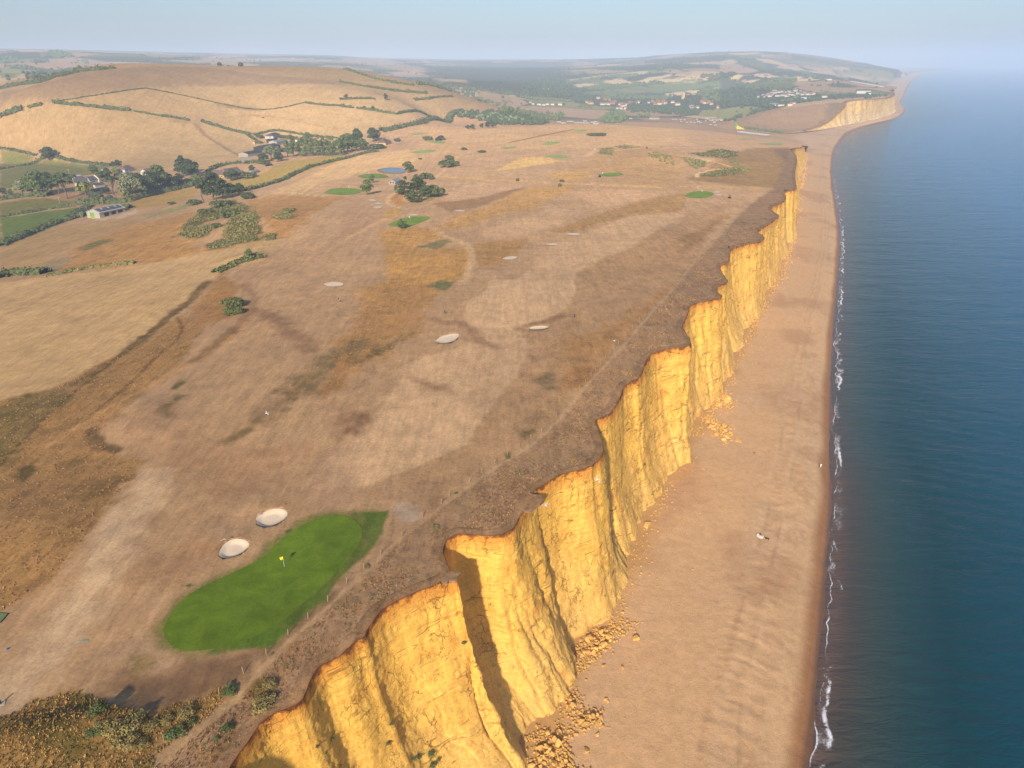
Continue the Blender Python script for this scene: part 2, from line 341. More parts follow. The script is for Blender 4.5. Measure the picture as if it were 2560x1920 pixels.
# far countryside: a patchwork of fields, hedges and woods
far = gD > 1250; fi = np.nonzero(far)[0]; X = gx[fi]+60*fbm(gx[fi], gy[fi], 500, 2, 40); Y = gy[fi]*.8+60*fbm(gx[fi], gy[fi], 500, 2, 41)
cs = 230.; best = np.full(len(fi), 1e9); sec = np.full(len(fi), 1e9); bid = np.zeros(len(fi))
ci = np.floor(X/cs).astype(np.int64); cj = np.floor(Y/cs).astype(np.int64)
for a in (-1, 0, 1):
    for b in (-1, 0, 1):
        qx = (ci+a+.5+.8*(_h(ci+a, cj+b, 1)-.5))*cs; qy = (cj+b+.5+.8*(_h(ci+a, cj+b, 2)-.5))*cs
        d = np.maximum(np.abs(X-qx)*1.0, np.abs(Y-qy)*.9)+.3*np.hypot(X-qx, Y-qy); nb = d < best
        sec = np.where(nb, best, np.minimum(sec, d)); bid = np.where(nb, _h(ci+a, cj+b, 3), bid); best = np.where(nb, d, best)
pal = np.array([(92,100,74), (205,170,135), (150,150,100), (190,160,125), (78,90,66), (225,195,155), (135,142,96), (200,168,138), (84,96,70), (96,104,76)])
FARC = alb(pal[np.clip((bid*10).astype(int), 0, 9)]); hedge = (sec-best) < 16
FARC[hedge] = alb((78,88,62)); FWOOD = np.zeros(len(gx)); FWOOD[fi] = (np.isin(np.clip((bid*10).astype(int), 0, 9), (0, 4, 8, 9)) | hedge)
a = sstep(1500, 1700, gD[fi])[:, None]; GC[fi] = GC[fi]*(1-a)+FARC*a
# the wooded river valley behind the village
poly('z2', [(480,290),(700,300),(900,330),(1200,370),(1500,340),(1560,300),(1480,250),(1450,180),(1500,150),(900,150),(500,165),(560,230)], (84,96,74), 60)
poly('z2', [(1440,335),(1800,340),(2212,330),(2212,440),(1850,440),(1500,400)], (84,94,68), 20)
poly('z3', [(0,355),(200,320),(500,300),(720,300),(760,345),(560,440),(380,440),(200,420),(0,480)], (80,92,66), 10)
poly('z3', [(440,320),(650,250),(760,255),(740,290),(520,310)], (150,140,95), 10); poly('z3', [(380,150),(700,190),(900,230),(680,240),(440,220)], (80,94,72), 30)
poly('z3', [(480,105),(650,92),(920,108),(1070,132),(1250,170),(1000,190),(700,150)], (108,112,86), 60, amt=.7)
for q in ([(900,370),(1090,338),(1150,350),(1250,390),(1200,402),(1000,395)], [(590,405),(720,390),(920,400),(900,420),(640,435)],
          [(510,355),(700,330),(1000,290),(1250,265),(1420,255),(1370,290),(1100,285),(900,320),(620,365)], [(1300,370),(1400,330),(1660,290),(1680,310),(1500,350),(1400,385)],
          [(1400,385),(1550,345),(1850,355),(1700,375)], [(1820,475),(2200,440),(2212,475),(1900,500)], [(1600,505),(1800,480),(1960,520),(1800,520)], [(1690,330),(1900,320),(1960,345),(1800,350)],
          [(1640,395),(1900,370),(2050,355),(1900,380)], [(240,445),(340,445),(345,460),(250,462)], [(250,370),(290,372),(285,400),(250,395)]):
    poly('c1', q, (240,212,170), 3)
for q in ([(570,510),(800,480),(1080,460),(1280,500),(1000,520)], [(1130,440),(1400,440),(1700,400),(1980,390),(2080,430),(1800,470),(1500,490),(1250,470)], [(1985,388),(2212,360),(2212,450),(2090,420)]): poly('c1', q, (122,142,92), 3)
poly('c1', [(1580,260),(1750,240),(1900,290),(1850,305),(1650,280)], (200,170,145), 4); poly('c1', [(1790,170),(2100,150),(2212,150),(2212,185),(1900,180)], (215,180,155), 4)
poly('c1', [(400,605),(560,600),(700,630),(1050,650),(1050,680),(800,670),(500,640)], (165,158,96), 3)
poly('c1', [(0,640),(500,662),(1160,700),(1160,725),(960,740),(860,790),(500,760),(300,740),(0,690)], (205,168,138), 4)
poly('c1', [(1250,770),(1900,770),(1990,800),(2212,860),(2212,910),(1700,810),(1400,800)], (185,150,120), 4)
poly('z2', [(710,330),(900,330),(1210,380),(1000,392),(800,370)], (195,162,120), 4)
poly('c2', [(0,680),(200,650),(380,645),(510,680),(300,750),(100,780),(0,785)], (168,164,100), 4); poly('c1', [(1990,690),(2212,665),(2212,790),(1990,760)], (168,164,100), 4)
poly('c2', [(130,840),(300,750),(500,690),(800,640),(1200,600),(1400,600),(1370,650),(1330,720),(1220,800),(1150,870),(900,910),(700,945),(300,890)], (180,145,113), 4)
poly('c2', [(700,670),(900,600),(1500,550),(1930,520),(1930,570),(1750,575),(1450,590),(1200,610)], (208,176,140), 5)
poly('c2', [(1080,820),(1200,780),(1230,800),(1180,850)], (118,120,80), 5); poly('c2', [(1180,640),(1290,600),(1400,610),(1350,680),(1280,760),(1180,800)], (150,128,98), 6)
poly('c2', [(820,440),(1000,380),(1150,360),(1350,360),(1570,440),(1620,480),(1400,505),(1100,500),(900,470)], (192,160,130), 6); poly('c2', [(1180,400),(1350,385),(1570,430),(1400,440),(1220,430)], (96,106,76), 6)
for q in ([(110,340),(450,300),(720,310),(560,330),(200,350)], [(180,295),(400,280),(600,290),(400,305),(200,310)], [(240,360),(430,350),(380,380),(280,380)], [(760,350),(1000,330),(1110,350),(950,370),(850,370)], [(590,335),(900,315),(920,320),(680,348)]): poly('c2', q, (240,212,168), 3)
poly('c2', [(0,190),(200,180),(430,260),(200,280),(0,290)], (205,172,148), 5); poly('c2', [(0,150),(100,125),(190,140),(180,165),(0,185)], (222,190,155), 5); poly('c2', [(620,215),(660,195),(890,235),(850,250)], (225,185,152), 5)
poly('c2', [(930,245),(1100,255),(1500,322),(1380,322)], (210,180,150), 5); poly('c2', [(1120,285),(1350,300),(1600,350),(1400,340)], (205,172,148), 5)
poly('c2', [(720,185),(840,185),(880,215),(760,210)], (205,172,148), 5); poly('c2', [(1450,300),(1880,350),(1850,362),(1500,330)], (205,175,150), 5)
poly('z1', [(60,150),(250,125),(500,115),(700,140),(930,155),(500,172),(350,192),(100,165)], (205,172,142), 15); poly('z1', [(0,178),(200,195),(300,212),(100,242),(0,248)], (152,156,100), 6); poly('z1', [(0,270),(150,268),(120,290),(0,310)], (212,175,130), 6)
poly('z1', [(170,235),(300,213),(390,222),(230,245)], (140,146,96), 6); poly('z1', [(250,105),(360,70),(470,105)], (88,98,76), 30)
poly('z1', [(1000,130),(1250,130),(1500,118),(1850,120),(1700,140),(1250,148)], (205,178,150), 30); poly('z1', [(1350,92),(1600,85),(1800,100),(1500,104)], (190,168,140), 30)
poly('z2', [(0,130),(200,115),(380,150),(560,185),(420,200),(250,170)], (196,166,140), 30); poly('z2', [(300,205),(480,200),(560,225),(350,225)], (215,180,150), 15); poly('z2', [(600,245),(800,255),(820,275),(640,265)], (205,170,140), 8)

# the big hill on the inland side
poly('z1', [(0,318),(370,228),(740,183),(960,165),(1350,172),(1880,164),(2212,185)]+[((850+.38879*a)/.38879, b) for a, b in [(280,224),(520,280),(700,345),(1010,430),(720,490),(260,600),(0,640)]]+[(1700,600),(1500,800),(1290,840),(850,822),(480,775),(200,735),(0,690)], (190,158,117), 4, .1)
poly('z1', [(0,325),(370,234),(740,188),(960,170),(1350,176),(1700,225),(2212,265),(2212,290),(1700,288),(1300,298),(940,305),(640,350),(340,395),(0,450)], (167,138,109), 5, .12)
poly('z1', [(1350,176),(1880,166),(2212,190),(2212,262),(1700,225)], (187,155,116), 5, .1)
poly('z1', [(0,520),(330,412),(700,450),(1050,500),(1250,540),(1560,750),(1540,790),(1290,835),(850,815),(380,745),(0,680)], (196,163,119), 3, .1)
stroke('z1', [(1260,545),(1330,620),(1450,690),(1545,745)], 4, (151,122,97)); poly('z1', [(1080,515),(1200,515),(1280,535),(1180,545)], (174,140,107), 5)
stroke('z1', [(1400,412),(1480,425),(1580,438),(1660,450)], 9, (152,127,97), 3); stroke('z1', [(1420,500),(1600,480),(1800,490),(2000,540),(2212,570)], 2, (174,138,99))
for q in ([(0,250),(600,355),(900,400),(640,365)], [(0,190),(280,228),(500,290),(200,250)]): poly('z2', q, (196,163,121), 4)
for q in ([(640,365),(900,480),(700,485),(400,400)],): poly('z2', q, (185,153,114), 4)
# valley fields
for q, c in (([(0,1150),(300,1100),(530,1075),(560,1085),(450,1150),(300,1220),(100,1300),(0,1330)], (104,126,52)), ([(0,1050),(200,1020),(420,1030),(470,1060),(300,1090),(0,1140)], (124,128,66)),
             ([(0,840),(200,790),(330,770),(480,790),(700,810),(680,850),(480,880),(300,900),(80,950),(0,960)], (126,128,70)), ([(0,700),(240,740),(190,780),(0,820)], (134,134,74)),
             ([(830,1050),(1000,980),(1270,950),(1250,1010),(1100,1060),(900,1080)], (190,154,90)), ([(1450,920),(1650,880),(1800,790),(2212,730),(2212,770),(1850,880),(1600,950),(1500,950)], (176,148,80)),
             ([(0,1350),(200,1260),(420,1200),(820,1150),(900,1170),(600,1260),(350,1390),(250,1480),(0,1500)], (188,152,106))): poly('z1', q, c, 1.5, .3)
poly('c4', [(600,640),(1100,590),(1130,640),(800,690)], (170,135,95), 4); poly('c4', [(0,700),(500,640),(800,690),(700,720),(300,780),(0,820)], (128,126,66), 3, .4)
poly('z1', [(350,1500),(480,1330),(800,1200),(1100,1140),(1290,1090),(1200,1200),(1150,1250),(1320,1330),(1700,1250),(1900,1090),(2050,1060),(1900,1240),(1800,1290),(1300,1390),(900,1440),(700,1470)], (196,148,92), 4, .7)
poly('z1', [(1640,1070),(1850,1000),(2100,1000),(2212,1010),(2050,1100),(1900,1200),(1800,1280),(1740,1180),(1660,1130)], (190,142,92), 3, .7)
poly('z1', [(500,1340),(640,1290),(720,1280),(660,1320),(540,1360)], (125,118,70), 3, .8); poly('z1', [(930,1130),(1180,1060),(1300,1050),(1100,1110),(960,1140)], (158,150,100), 3)
poly('z1', [(260,1450),(350,1400),(480,1400),(430,1450),(320,1500)], (170,150,115), 3, .9)
BRACKEN = [('z1', q) for q in ([(1170,1205),(1290,1110),(1400,1050),(1500,1030),(1640,1070),(1640,1110),(1520,1110),(1400,1150),(1250,1200)], [(1430,1250),(1480,1150),(1560,1115),(1680,1130),(1660,1250),(1500,1300)],
  [(1150,1250),(1200,1210),(1340,1190),(1380,1210),(1290,1270),(1200,1275)], [(1320,1320),(1400,1290),(1650,1260),(1640,1290),(1450,1330),(1330,1340)], [(1760,1130),(1850,1110),(1880,1140),(1800,1150)], [(1820,1090),(1900,1090),(1860,1110)], [(1700,1260),(1770,1250),(1760,1285),(1710,1290)])] + \
  [('z2', [(1980,730),(2060,720),(2150,770),(2150,810),(2090,800),(2000,760)]), ('z2', [(1760,685),(1850,678),(1940,690),(1830,702)]), ('z2', [(1680,700),(1760,695),(1750,745),(1660,735)])] + \
  [('z3', q) for q in ([(30,725),(150,722),(260,700),(380,720),(330,760),(200,755)], [(0,755),(120,770),(180,790),(100,830),(60,800)], [(320,770),(380,775),(370,800),(330,790)], [(120,870),(250,830),(400,815),(390,860),(250,875)], [(380,820),(460,830),(420,850)])]
poly('z3', [(0,900),(120,860),(430,700),(700,690),(770,740),(750,900),(720,960),(400,940),(150,910)], (160,126,84), 4, .6); poly('z3', [(600,700),(720,700),(750,780),(745,950),(650,930),(690,800)], (132,102,74), 4, .8)
for fr, q in BRACKEN: poly(fr, q, (96,92,48), 2, .8, wob=1.6)
# golf course: fairways, rough, paths
poly('c3', [(480,820),(900,640),(1300,440),(1700,360),(2050,320),(2212,330),(2100,500),(1900,510),(1700,540),(1450,600),(1200,680),(800,790)], (214,174,128), 4)
poly('c3', [(250,890),(700,830),(1050,880),(1000,1000),(700,990),(500,1060),(300,1060)], (188,142,92), 3, .6)
poly('z2', [(500,590),(1000,560),(1700,520),(2212,540),(2212,680),(1500,700),(900,720),(500,760)], (206,166,124), 14, .2)
poly('z2', [(1000,600),(1400,590),(1800,560),(1700,600),(1300,620)], (196,156,114), 6); poly('z2', [(1500,830),(1700,700),(2000,690),(2212,720),(2212,960),(1900,940)], (190,150,106), 12, .4)
F1 = [(960,0),(940,60),(840,130),(800,190),(805,260),(850,340),(880,385),(640,470),(430,540),(390,620),(330,720),(260,820),(150,930),(40,1000),(-60,1150),(-120,1330),(180,1330),(300,1260),(500,1190),(700,1110),(820,1040),(880,950),(960,850),(1060,720),(1140,620),(1190,520),(1215,420),(1190,370),(1150,320),(1160,295),(1280,270),(1400,220),(1480,160),(1515,80),(1515,0)]
ZR = [(1515,0),(1515,80),(1480,160),(1400,220),(1280,270),(1160,295),(1150,320),(1190,370),(1215,420),(1190,520),(1140,620),(1060,720),(960,850),(880,950),(820,1040),(700,1110),(500,1190),(420,1260),(560,1530),(800,1350),(990,1210),(1250,1050),(1490,800),(1760,490),(2060,150),(2212,0)]
poly('z5', ZR, (190,151,115), .8, .25)
poly('z2', [(1520,1543),(1530,1500),(1650,1430),(1850,1350),(1960,1280),(2050,1220),(2212,1170),(2400,1080),(2500,1060),(2460,1130),(2360,1280),(2212,1543)], (188,148,111), 1, .35)
poly('z5', F1, (216,177,141), .8, .08)
poly('z2', [(1515,1543),(1530,1490),(1650,1420),(1850,1340),(1960,1270),(2050,1210),(2212,1150),(2212,1110),(1900,1130),(1600,1230),(1400,1300),(1250,1420),(1130,1543)], (210,171,135), 1.5, .1)
poly('z5', [(1460,350),(1700,330),(1900,200),(2060,60),(2180,0),(2050,140),(1750,480),(1560,700),(1400,720),(1430,560)], (184,140,94), 3, .6)
poly('z5', [(1480,560),(1690,560),(1580,690),(1480,690)], (166,122,80), 2, .7); poly('z5', [(1180,950),(1350,800),(1400,760),(1420,790),(1280,930),(1200,960)], (188,148,110), 2, .5)
poly('z5', [(1250,600),(1390,600),(1400,700),(1330,720),(1270,680)], (122,106,78), 2, .8, .8); poly('z5', [(1100,980),(1240,960),(1210,1050),(1150,1025)], (100,94,55), 1.5, .9); poly('z5', [(1050,1110),(1100,1110),(1080,1150)], (96,92,55), .6, .9)
poly('z5', [(150,60),(300,0),(560,0),(640,60),(560,170),(520,280),(350,420),(200,560),(50,620),(-60,660),(-60,480),(60,350),(120,200)], (188,142,90), 4, .7)
poly('z5', [(380,370),(410,350),(380,400),(300,450),(120,550),(90,540),(260,430)], (128,106,72), 2, .9)
poly('z5', [(0,880),(130,890),(100,960),(0,1010)], (140,104,78), 4); poly('z5', [(410,620),(600,670),(720,690),(700,720),(540,690),(430,640)], (156,118,90), 3, amt=.8)
stroke('z5', [(600,250),(700,285),(760,270),(870,320),(860,370),(930,410),(1010,435)], 2.4, (162,124,96), 1.8, amt=.8)
stroke('z5', [(1150,310),(1200,290),(1340,265),(1420,240)], 2, (158,120,92), 1.8, amt=.8)
for q, c, w in (([(230,1230),(420,1205),(620,1215),(700,1260),(520,1320),(560,1345),(700,1340),(830,1340),(840,1440),(760,1543),(640,1580),(300,1580),(310,1450),(290,1330)], (200,152,90), .8),
  ([(870,1310),(1000,1290),(1200,1285),(1180,1340),(1050,1430),(900,1460),(860,1400)], (186,142,92), .6), ([(620,1200),(760,1120),(950,1070),(1080,990),(1230,945),(1480,930),(1500,960),(1330,1030),(1250,1090),(1100,1100),(1000,1130),(850,1190),(700,1230)], (204,158,102), .6),
  ([(1350,1230),(1500,1180),(1700,1110),(1850,1060),(2050,1010),(2212,990),(2212,1100),(1900,1120),(1700,1170),(1500,1240)], (182,142,94), .6), ([(1000,835),(1160,755),(1300,750),(1450,780),(1300,800),(1100,830)], (220,180,118), .3), ([(1320,880),(1400,850),(1600,850),(1640,880),(1500,910)], (206,162,102), .5),
  ([(890,1240),(1000,1200),(1170,1140),(1350,1080),(1590,1100),(1400,1190),(1200,1250),(950,1270)], (204,165,130), .1), ([(640,960),(900,920),(1170,925),(1180,940),(1000,990),(800,1030),(560,1060)], (208,167,132), .1), ([(1500,980),(1800,960),(2100,980),(1900,1040),(1650,1080)], (210,168,132), .1),
  ([(600,1050),(800,1030),(1000,990),(1180,945),(1180,960),(1050,1010),(900,1070),(700,1110)], (166,128,94), .4), ([(0,1080),(150,1060),(300,1100),(280,1180),(100,1260),(0,1290)], (190,150,118), .1),
  ([(300,1020),(400,980),(420,1060),(360,1060)], (186,138,88), .7), ([(300,1090),(380,1080),(390,1120),(300,1150)], (206,162,100), .7)): poly('z2', q, c, 1.6, w)
poly('z2', [(480,1330),(640,1285),(745,1280),(620,1345)], (140,128,84), 1.2, .4); poly('z5', [(560,40),(640,0),(745,10),(680,62)], (122,120,78), 1, .4); poly('z2', [(620,950),(660,960),(640,1010),(560,1040),(600,980)], (150,135,85), 2, .5)
for q, w in (([(400,968),(300,1030),(310,1060),(430,1085)], 2.4), ([(580,1195),(640,1240),(690,1275),(800,1300),(850,1370),(850,1440),(780,1560)], 3), ([(480,1325),(690,1265)], 2), ([(730,752),(880,712)], 4), ([(620,880),(700,810),(760,745)], 2.4), ([(0,1305),(130,1230),(260,1165),(300,1150)], 2.6), ([(1100,660),(1250,640)], 2)): stroke('z2', q, w, (212,172,132))
stroke('z2', [(1090,660),(1250,625),(1420,590),(1500,575)], 5, (152,116,76), 2); stroke('z2', [(660,878),(940,900),(1300,912),(1700,937),(2060,942)], 6, (216,172,114), 2, .5)
stroke('z2', [(1600,720),(1850,705),(2000,690),(2212,692)], 3, (216,176,134)); stroke('z2', [(1580,750),(1640,710)], 6, (214,174,132)); stroke('c3', [(440,830),(700,800),(930,825),(1100,840),(1250,830)], 2.4, (222,182,138)); stroke('c3', [(1800,900),(1830,830),(1960,780)], 2.4, (214,172,130)); stroke('c3', [(880,800),(930,760),(1200,690),(1500,670),(1800,680)], 2, (214,172,130))
stroke('z3', [(0,745),(120,765),(280,800),(360,825)], 2.2, (218,182,136)); stroke('z3', [(360,825),(180,835),(110,860),(110,885)], 3, (222,190,148)); stroke('z3', [(0,1100),(150,1050),(290,1010)], 4, (196,156,124)); stroke('z3', [(290,1010),(450,960),(600,955)], 2.4, (196,156,118)); stroke('z3', [(0,1160),(200,1100),(330,1060)], 8, (180,140,105), 3, amt=.6)
poly('z3', [(0,1290),(120,1230),(250,1130),(330,1120),(230,1210),(100,1330),(0,1400)], (160,122,80), 3, .6, amt=.8); stroke('z3', [(0,940),(300,945),(560,950)], 4, (206,164,116), 2, .4)
_haze_lift = 1+.50*sstep(140, 650, gD)*sstep(-.52, -.30, gx/gy)*(1-sstep(1150, 1400, gD)); GC *= _haze_lift[:, None]  # course colours lightened with distance: haze and viewing angle painted into the albedo
# inland fringe: stubble field, long golden grass, tracks
poly('d', [(0,612),(290,574),(480,538),(600,515),(590,545),(490,575),(470,595),(390,680),(300,745),(190,800),(110,845),(0,865),(-300,930),(-300,660)], (212,174,128), 1, .1)
poly('d', [(0,865),(110,845),(190,800),(300,745),(390,680),(430,690),(435,715),(380,790),(300,850),(215,935),(225,960),(305,995),(240,1095),(130,1230),(0,1330),(-200,1500),(-300,1000)], (170,130,84), 1.5, 1)
poly('d', [(480,590),(520,620),(500,690),(440,700),(400,690)], (178,132,82), 2, .6)
poly('z4', [(0,800),(150,740),(330,720),(470,740),(300,900),(180,1000),(0,1180),(-400,1400),(-400,900)], (124,106,62), 2.5, 1); poly('z4', [(130,1220),(200,1200),(230,1240),(150,1290)], (100,82,46), 1.2, 1); poly('z4', [(550,1300),(780,1290),(700,1370),(600,1390)], (120,92,56), 2.5, 1, .7)
stroke('z4', [(1340,10),(1220,140),(1000,310),(800,470),(600,600),(480,670)], 3, (122,98,56), 1.5, .9)
stroke('z4', [(0,1190),(130,1050),(290,880),(480,720),(700,540),(900,380),(1100,240),(1240,130)], .9, (112,86,54), .5); stroke('z4', [(560,900),(800,700),(1000,500),(1150,380),(1175,310),(1140,240)], .9, (130,98,60), .5)
stroke('z4', [(300,1070),(560,900),(700,820),(900,720),(1080,620),(1250,520),(1400,430),(1530,330),(1600,250)], 1.7, (196,150,100), .8); stroke('z4', [(590,960),(590,1020),(640,1070),(740,1095)], 2.4, (112,88,60), 1.2)
poly('z4', [(1100,700),(1160,650),(1215,648),(1130,712)], (88,96,44), .8, .6); poly('z4', [(1085,772),(1130,730),(1205,740),(1130,785)], (116,112,56), 1, .6); poly('z4', [(1030,800),(1110,780),(1080,880),(1030,850)], (136,112,70), 1.5)
poly('z4', [(1230,650),(1330,640),(1350,665),(1270,700)], (204,166,128), 1.2); stroke('z4', [(1640,190),(1780,250),(1880,360),(1960,390),(1990,450)], 4, (150,115,88), 3, amt=.8); stroke('z4', [(1560,30),(1650,110),(1600,210),(1500,330)], 2.4, (160,122,92), 2, amt=.7); stroke('z4', [(1500,310),(1400,400),(1240,520)], 2, (136,106,76), 1.6, amt=.8)
stroke('z4', [(2300,420),(2050,590),(1930,700)], 7, (124,104,70), 5, .9, .8); stroke('z4', [(1930,700),(1800,790),(1650,900)], 4, (136,110,76), 4, .7, .7); stroke('z4', [(1600,970),(1450,1045)], 2.5, (136,112,74), 1.5, .6); poly('z4', [(2230,480),(2000,760),(2100,770),(2230,690)], (176,130,84), 2, .7)
poly('z4', [(1000,1000),(1250,950),(1300,1100),(1100,1150)], (166,126,98), 5, amt=.6); poly('z4', [(700,900),(1000,850),(1050,950),(760,1060)], (176,138,110), 5, amt=.6)
poly('z4', [(1200,1150),(1700,1080),(1950,1150),(1900,1350),(1400,1400)], (172,130,98), 7, amt=.6); poly('z4', [(1980,1200),(2212,1050),(2300,1250),(2212,1500),(1990,1420)], (196,158,128), 2, amt=.7)
stroke('b1', [(-150,1500),(0,1330),(120,1130),(260,960),(420,760),(560,560),(640,400),(720,240),(830,80),(900,-60)], 5, (216,182,150), 3.5, .1, .95); stroke('b1', [(640,1000),(860,960),(1000,960)], 4, (192,158,128), 4, amt=.7); stroke('b1', [(900,500),(1050,450),(1200,380)], 5, (166,126,94), 4, amt=.6)
stroke('b1', [(1000,820),(1080,700),(1250,600),(1450,480),(1560,420)], 3, (176,142,106), 2, amt=.7)
poly('b1', [(1400,960),(1700,800),(1900,620),(2100,560),(1990,660),(1700,900),(1450,1090),(1300,1200),(1000,1300),(700,1240),(560,1150),(900,1100),(1250,1000)], (140,108,84), 2.5, .2)
poly('b1', [(-200,1450),(0,1360),(200,1260),(450,1200),(600,1250),(700,1310),(900,1340),(1050,1280),(1200,1250),(1300,1180),(1380,1200),(1250,1350),(950,1560),(900,1900),(-300,1900)], (160,126,76), 1, 1)
poly('g7', [(250,1000),(600,830),(850,900),(950,1050),(1000,1250),(700,1300),(300,1250)], (98,88,40), 1.4, 1); poly('g7', [(1000,700),(1150,650),(1230,720),(1100,800),(980,800)], (92,82,46), .5, 1)
PATH = np.vstack([H('b1', [(780,1800),(930,1620),(1150,1440),(1330,1300),(1480,1160),(1600,1020),(1740,880),(1870,770)]), H('b2', [(0,640),(150,490),(330,320),(500,190),(640,80)]), H('z5', [(700,1420),(800,1350),(990,1210),(1250,1050),(1380,930),(1490,800),(1560,710),(1650,610),(1760,490),(1870,370),(1960,260),(2060,150),(2170,30)]), H('z3', [(60,1460),(180,1340),(280,1230),(370,1130),(460,1050)])])
STRIP = np.vstack([PATH, H('z3', [(600,960),(720,700)]), EDGE[4:-3][::-1]])
poly('', None, (174,139,109), 1.6, .8, P=STRIP)
poly('b1', [(1450,1200),(1560,1090),(1640,1150),(1600,1300),(1480,1360)], (128,102,54), 1, 1); poly('b1', [(1300,1480),(1500,1400),(1530,1700),(1200,1700)], (150,116,78), 1.2, 1)
stroke('', None, .65, (202,166,130), .35, .1, P=PATH, amt=.8); stroke('b1', [(1200,1500),(1180,1600),(1190,1700)], 1, (180,146,110), .6); stroke('b1', [(1000,1530),(1160,1440),(1330,1290)], 2.2, (186,152,116), 1.4, .4, .8)
poly('c4', [(1060,880),(1300,830),(1500,770),(1520,800),(1350,860),(1100,890)], (204,182,155), 1); poly('c3', [(180,380),(300,400),(340,440),(240,475),(200,500)], (200,185,165), 1); poly('c3', [(1600,290),(1660,245),(1680,255),(1620,300)], (205,190,170), 1)

# watered turf round the long green, blending into the dry grass
_gf = lambda *q: np.vstack(q)
FRINGE = _gf(H('b1', [(935,840),(975,750),(1050,650),(1150,585),(1300,515),(1450,445),(1550,390),(1630,300),(1740,220),(1850,170),(1960,140)]), H('b2', [(100,150),(200,140),(285,135),(280,200),(230,300),(160,400),(60,480),(0,520)]), H('b1', [(1930,660),(1830,710),(1740,810),(1640,900),(1560,950),(1400,960),(1200,1000),(1050,985),(960,920)]))
poly('', None, (112,120,50), 1.1, .4, P=FRINGE, amt=.8); poly('', None, (84,116,30), .4, .3, P=FRINGE[[11,12,13,14,15,16,17,18,19,20,21,22,23,24,25]], amt=.9)
poly('b1', [(1080,575),(1130,562),(1160,575),(1110,592)], (84,98,36), .3); poly('b1', [(1680,258),(1720,240),(1740,250),(1700,270)], (80,98,34), .3); poly('b1', [(780,1010),(860,990),(930,1030),(860,1110),(800,1080)], (150,128,78), 1, .4, .7)
poly('b2', [(310,130),(340,95),(400,85),(450,105),(480,150),(460,190),(400,210),(330,190)], (196,170,150), .5)
# ------------------------------------------------------------------ terrain mesh (cut away on the sea side of the cliff brows)
def sea_side(x, y, line, far_pts):
    return inpoly(x, y, np.vstack([line[:, :2], far_pts]))
EDGE_IN = EDGE[:, :2]+np.array([-.9, .44])*.9
cut = sea_side(gx, gy, EDGE_IN, np.array([[420, 850], [2500, 900], [2500, -500], [60, -500]]))
b2in = brow2[:, :2]+np.array([-.6, .8])*3
cut |= sea_side(gx, gy, b2in, np.array([[1400, 2300], [1700, 1500], [600, 1250]]))
far_pairs = [(1010,1100,760,1050), (985,950,770,930), (975,830,790,830), (985,740,803,740), (1010,680,795,690), (1050,630,775,655), (1090,597,690,615), (1150,570,760,590), (1200,550,940,578), (1300,527,1100,546), (1380,508,1210,527), (1430,480,1305,500), (1450,450,1352,470), (1430,420,1370,432), (1410,395,1372,395),
  (1440,370,1350,345), (1460,310,1325,305), (1490,265,1370,262), (1530,235,1430,236), (1600,210,1510,215), (1700,195,1640,197), (1900,182,1880,182.6), (2000,178,1990,178.2)]
FS = on_z(px('z3', [(a, b) for a, b, _, _ in far_pairs]), 0)[:, :2]; FL = on_z(px('z3', [(c, d) for _, _, c, d in far_pairs]), 4.4)[:, :2]
cut |= sea_side(gx, gy, (FL+.15*(FS-FL))[3:], np.array([[30000, 16000], [30000, -300], [500, -300], [300, 500]]))
cut |= gz < -3.5
def terrain_mesh():
    nr, nc = ZG.shape; F = grid_faces(nr, nc); F = F[:, [0, 3, 2, 1]]
    keep = ~cut[F].any(1); F = F[keep]; used = np.zeros(len(gx), bool); used[F.ravel()] = True
    idx = np.cumsum(used)-1; me = mesh_from('ground', np.stack([gx, gy, gz], 1)[used], idx[F])
    col_attr(me, 'col', GC[used]); f_attr(me, 'wild', WILD[used]); return me
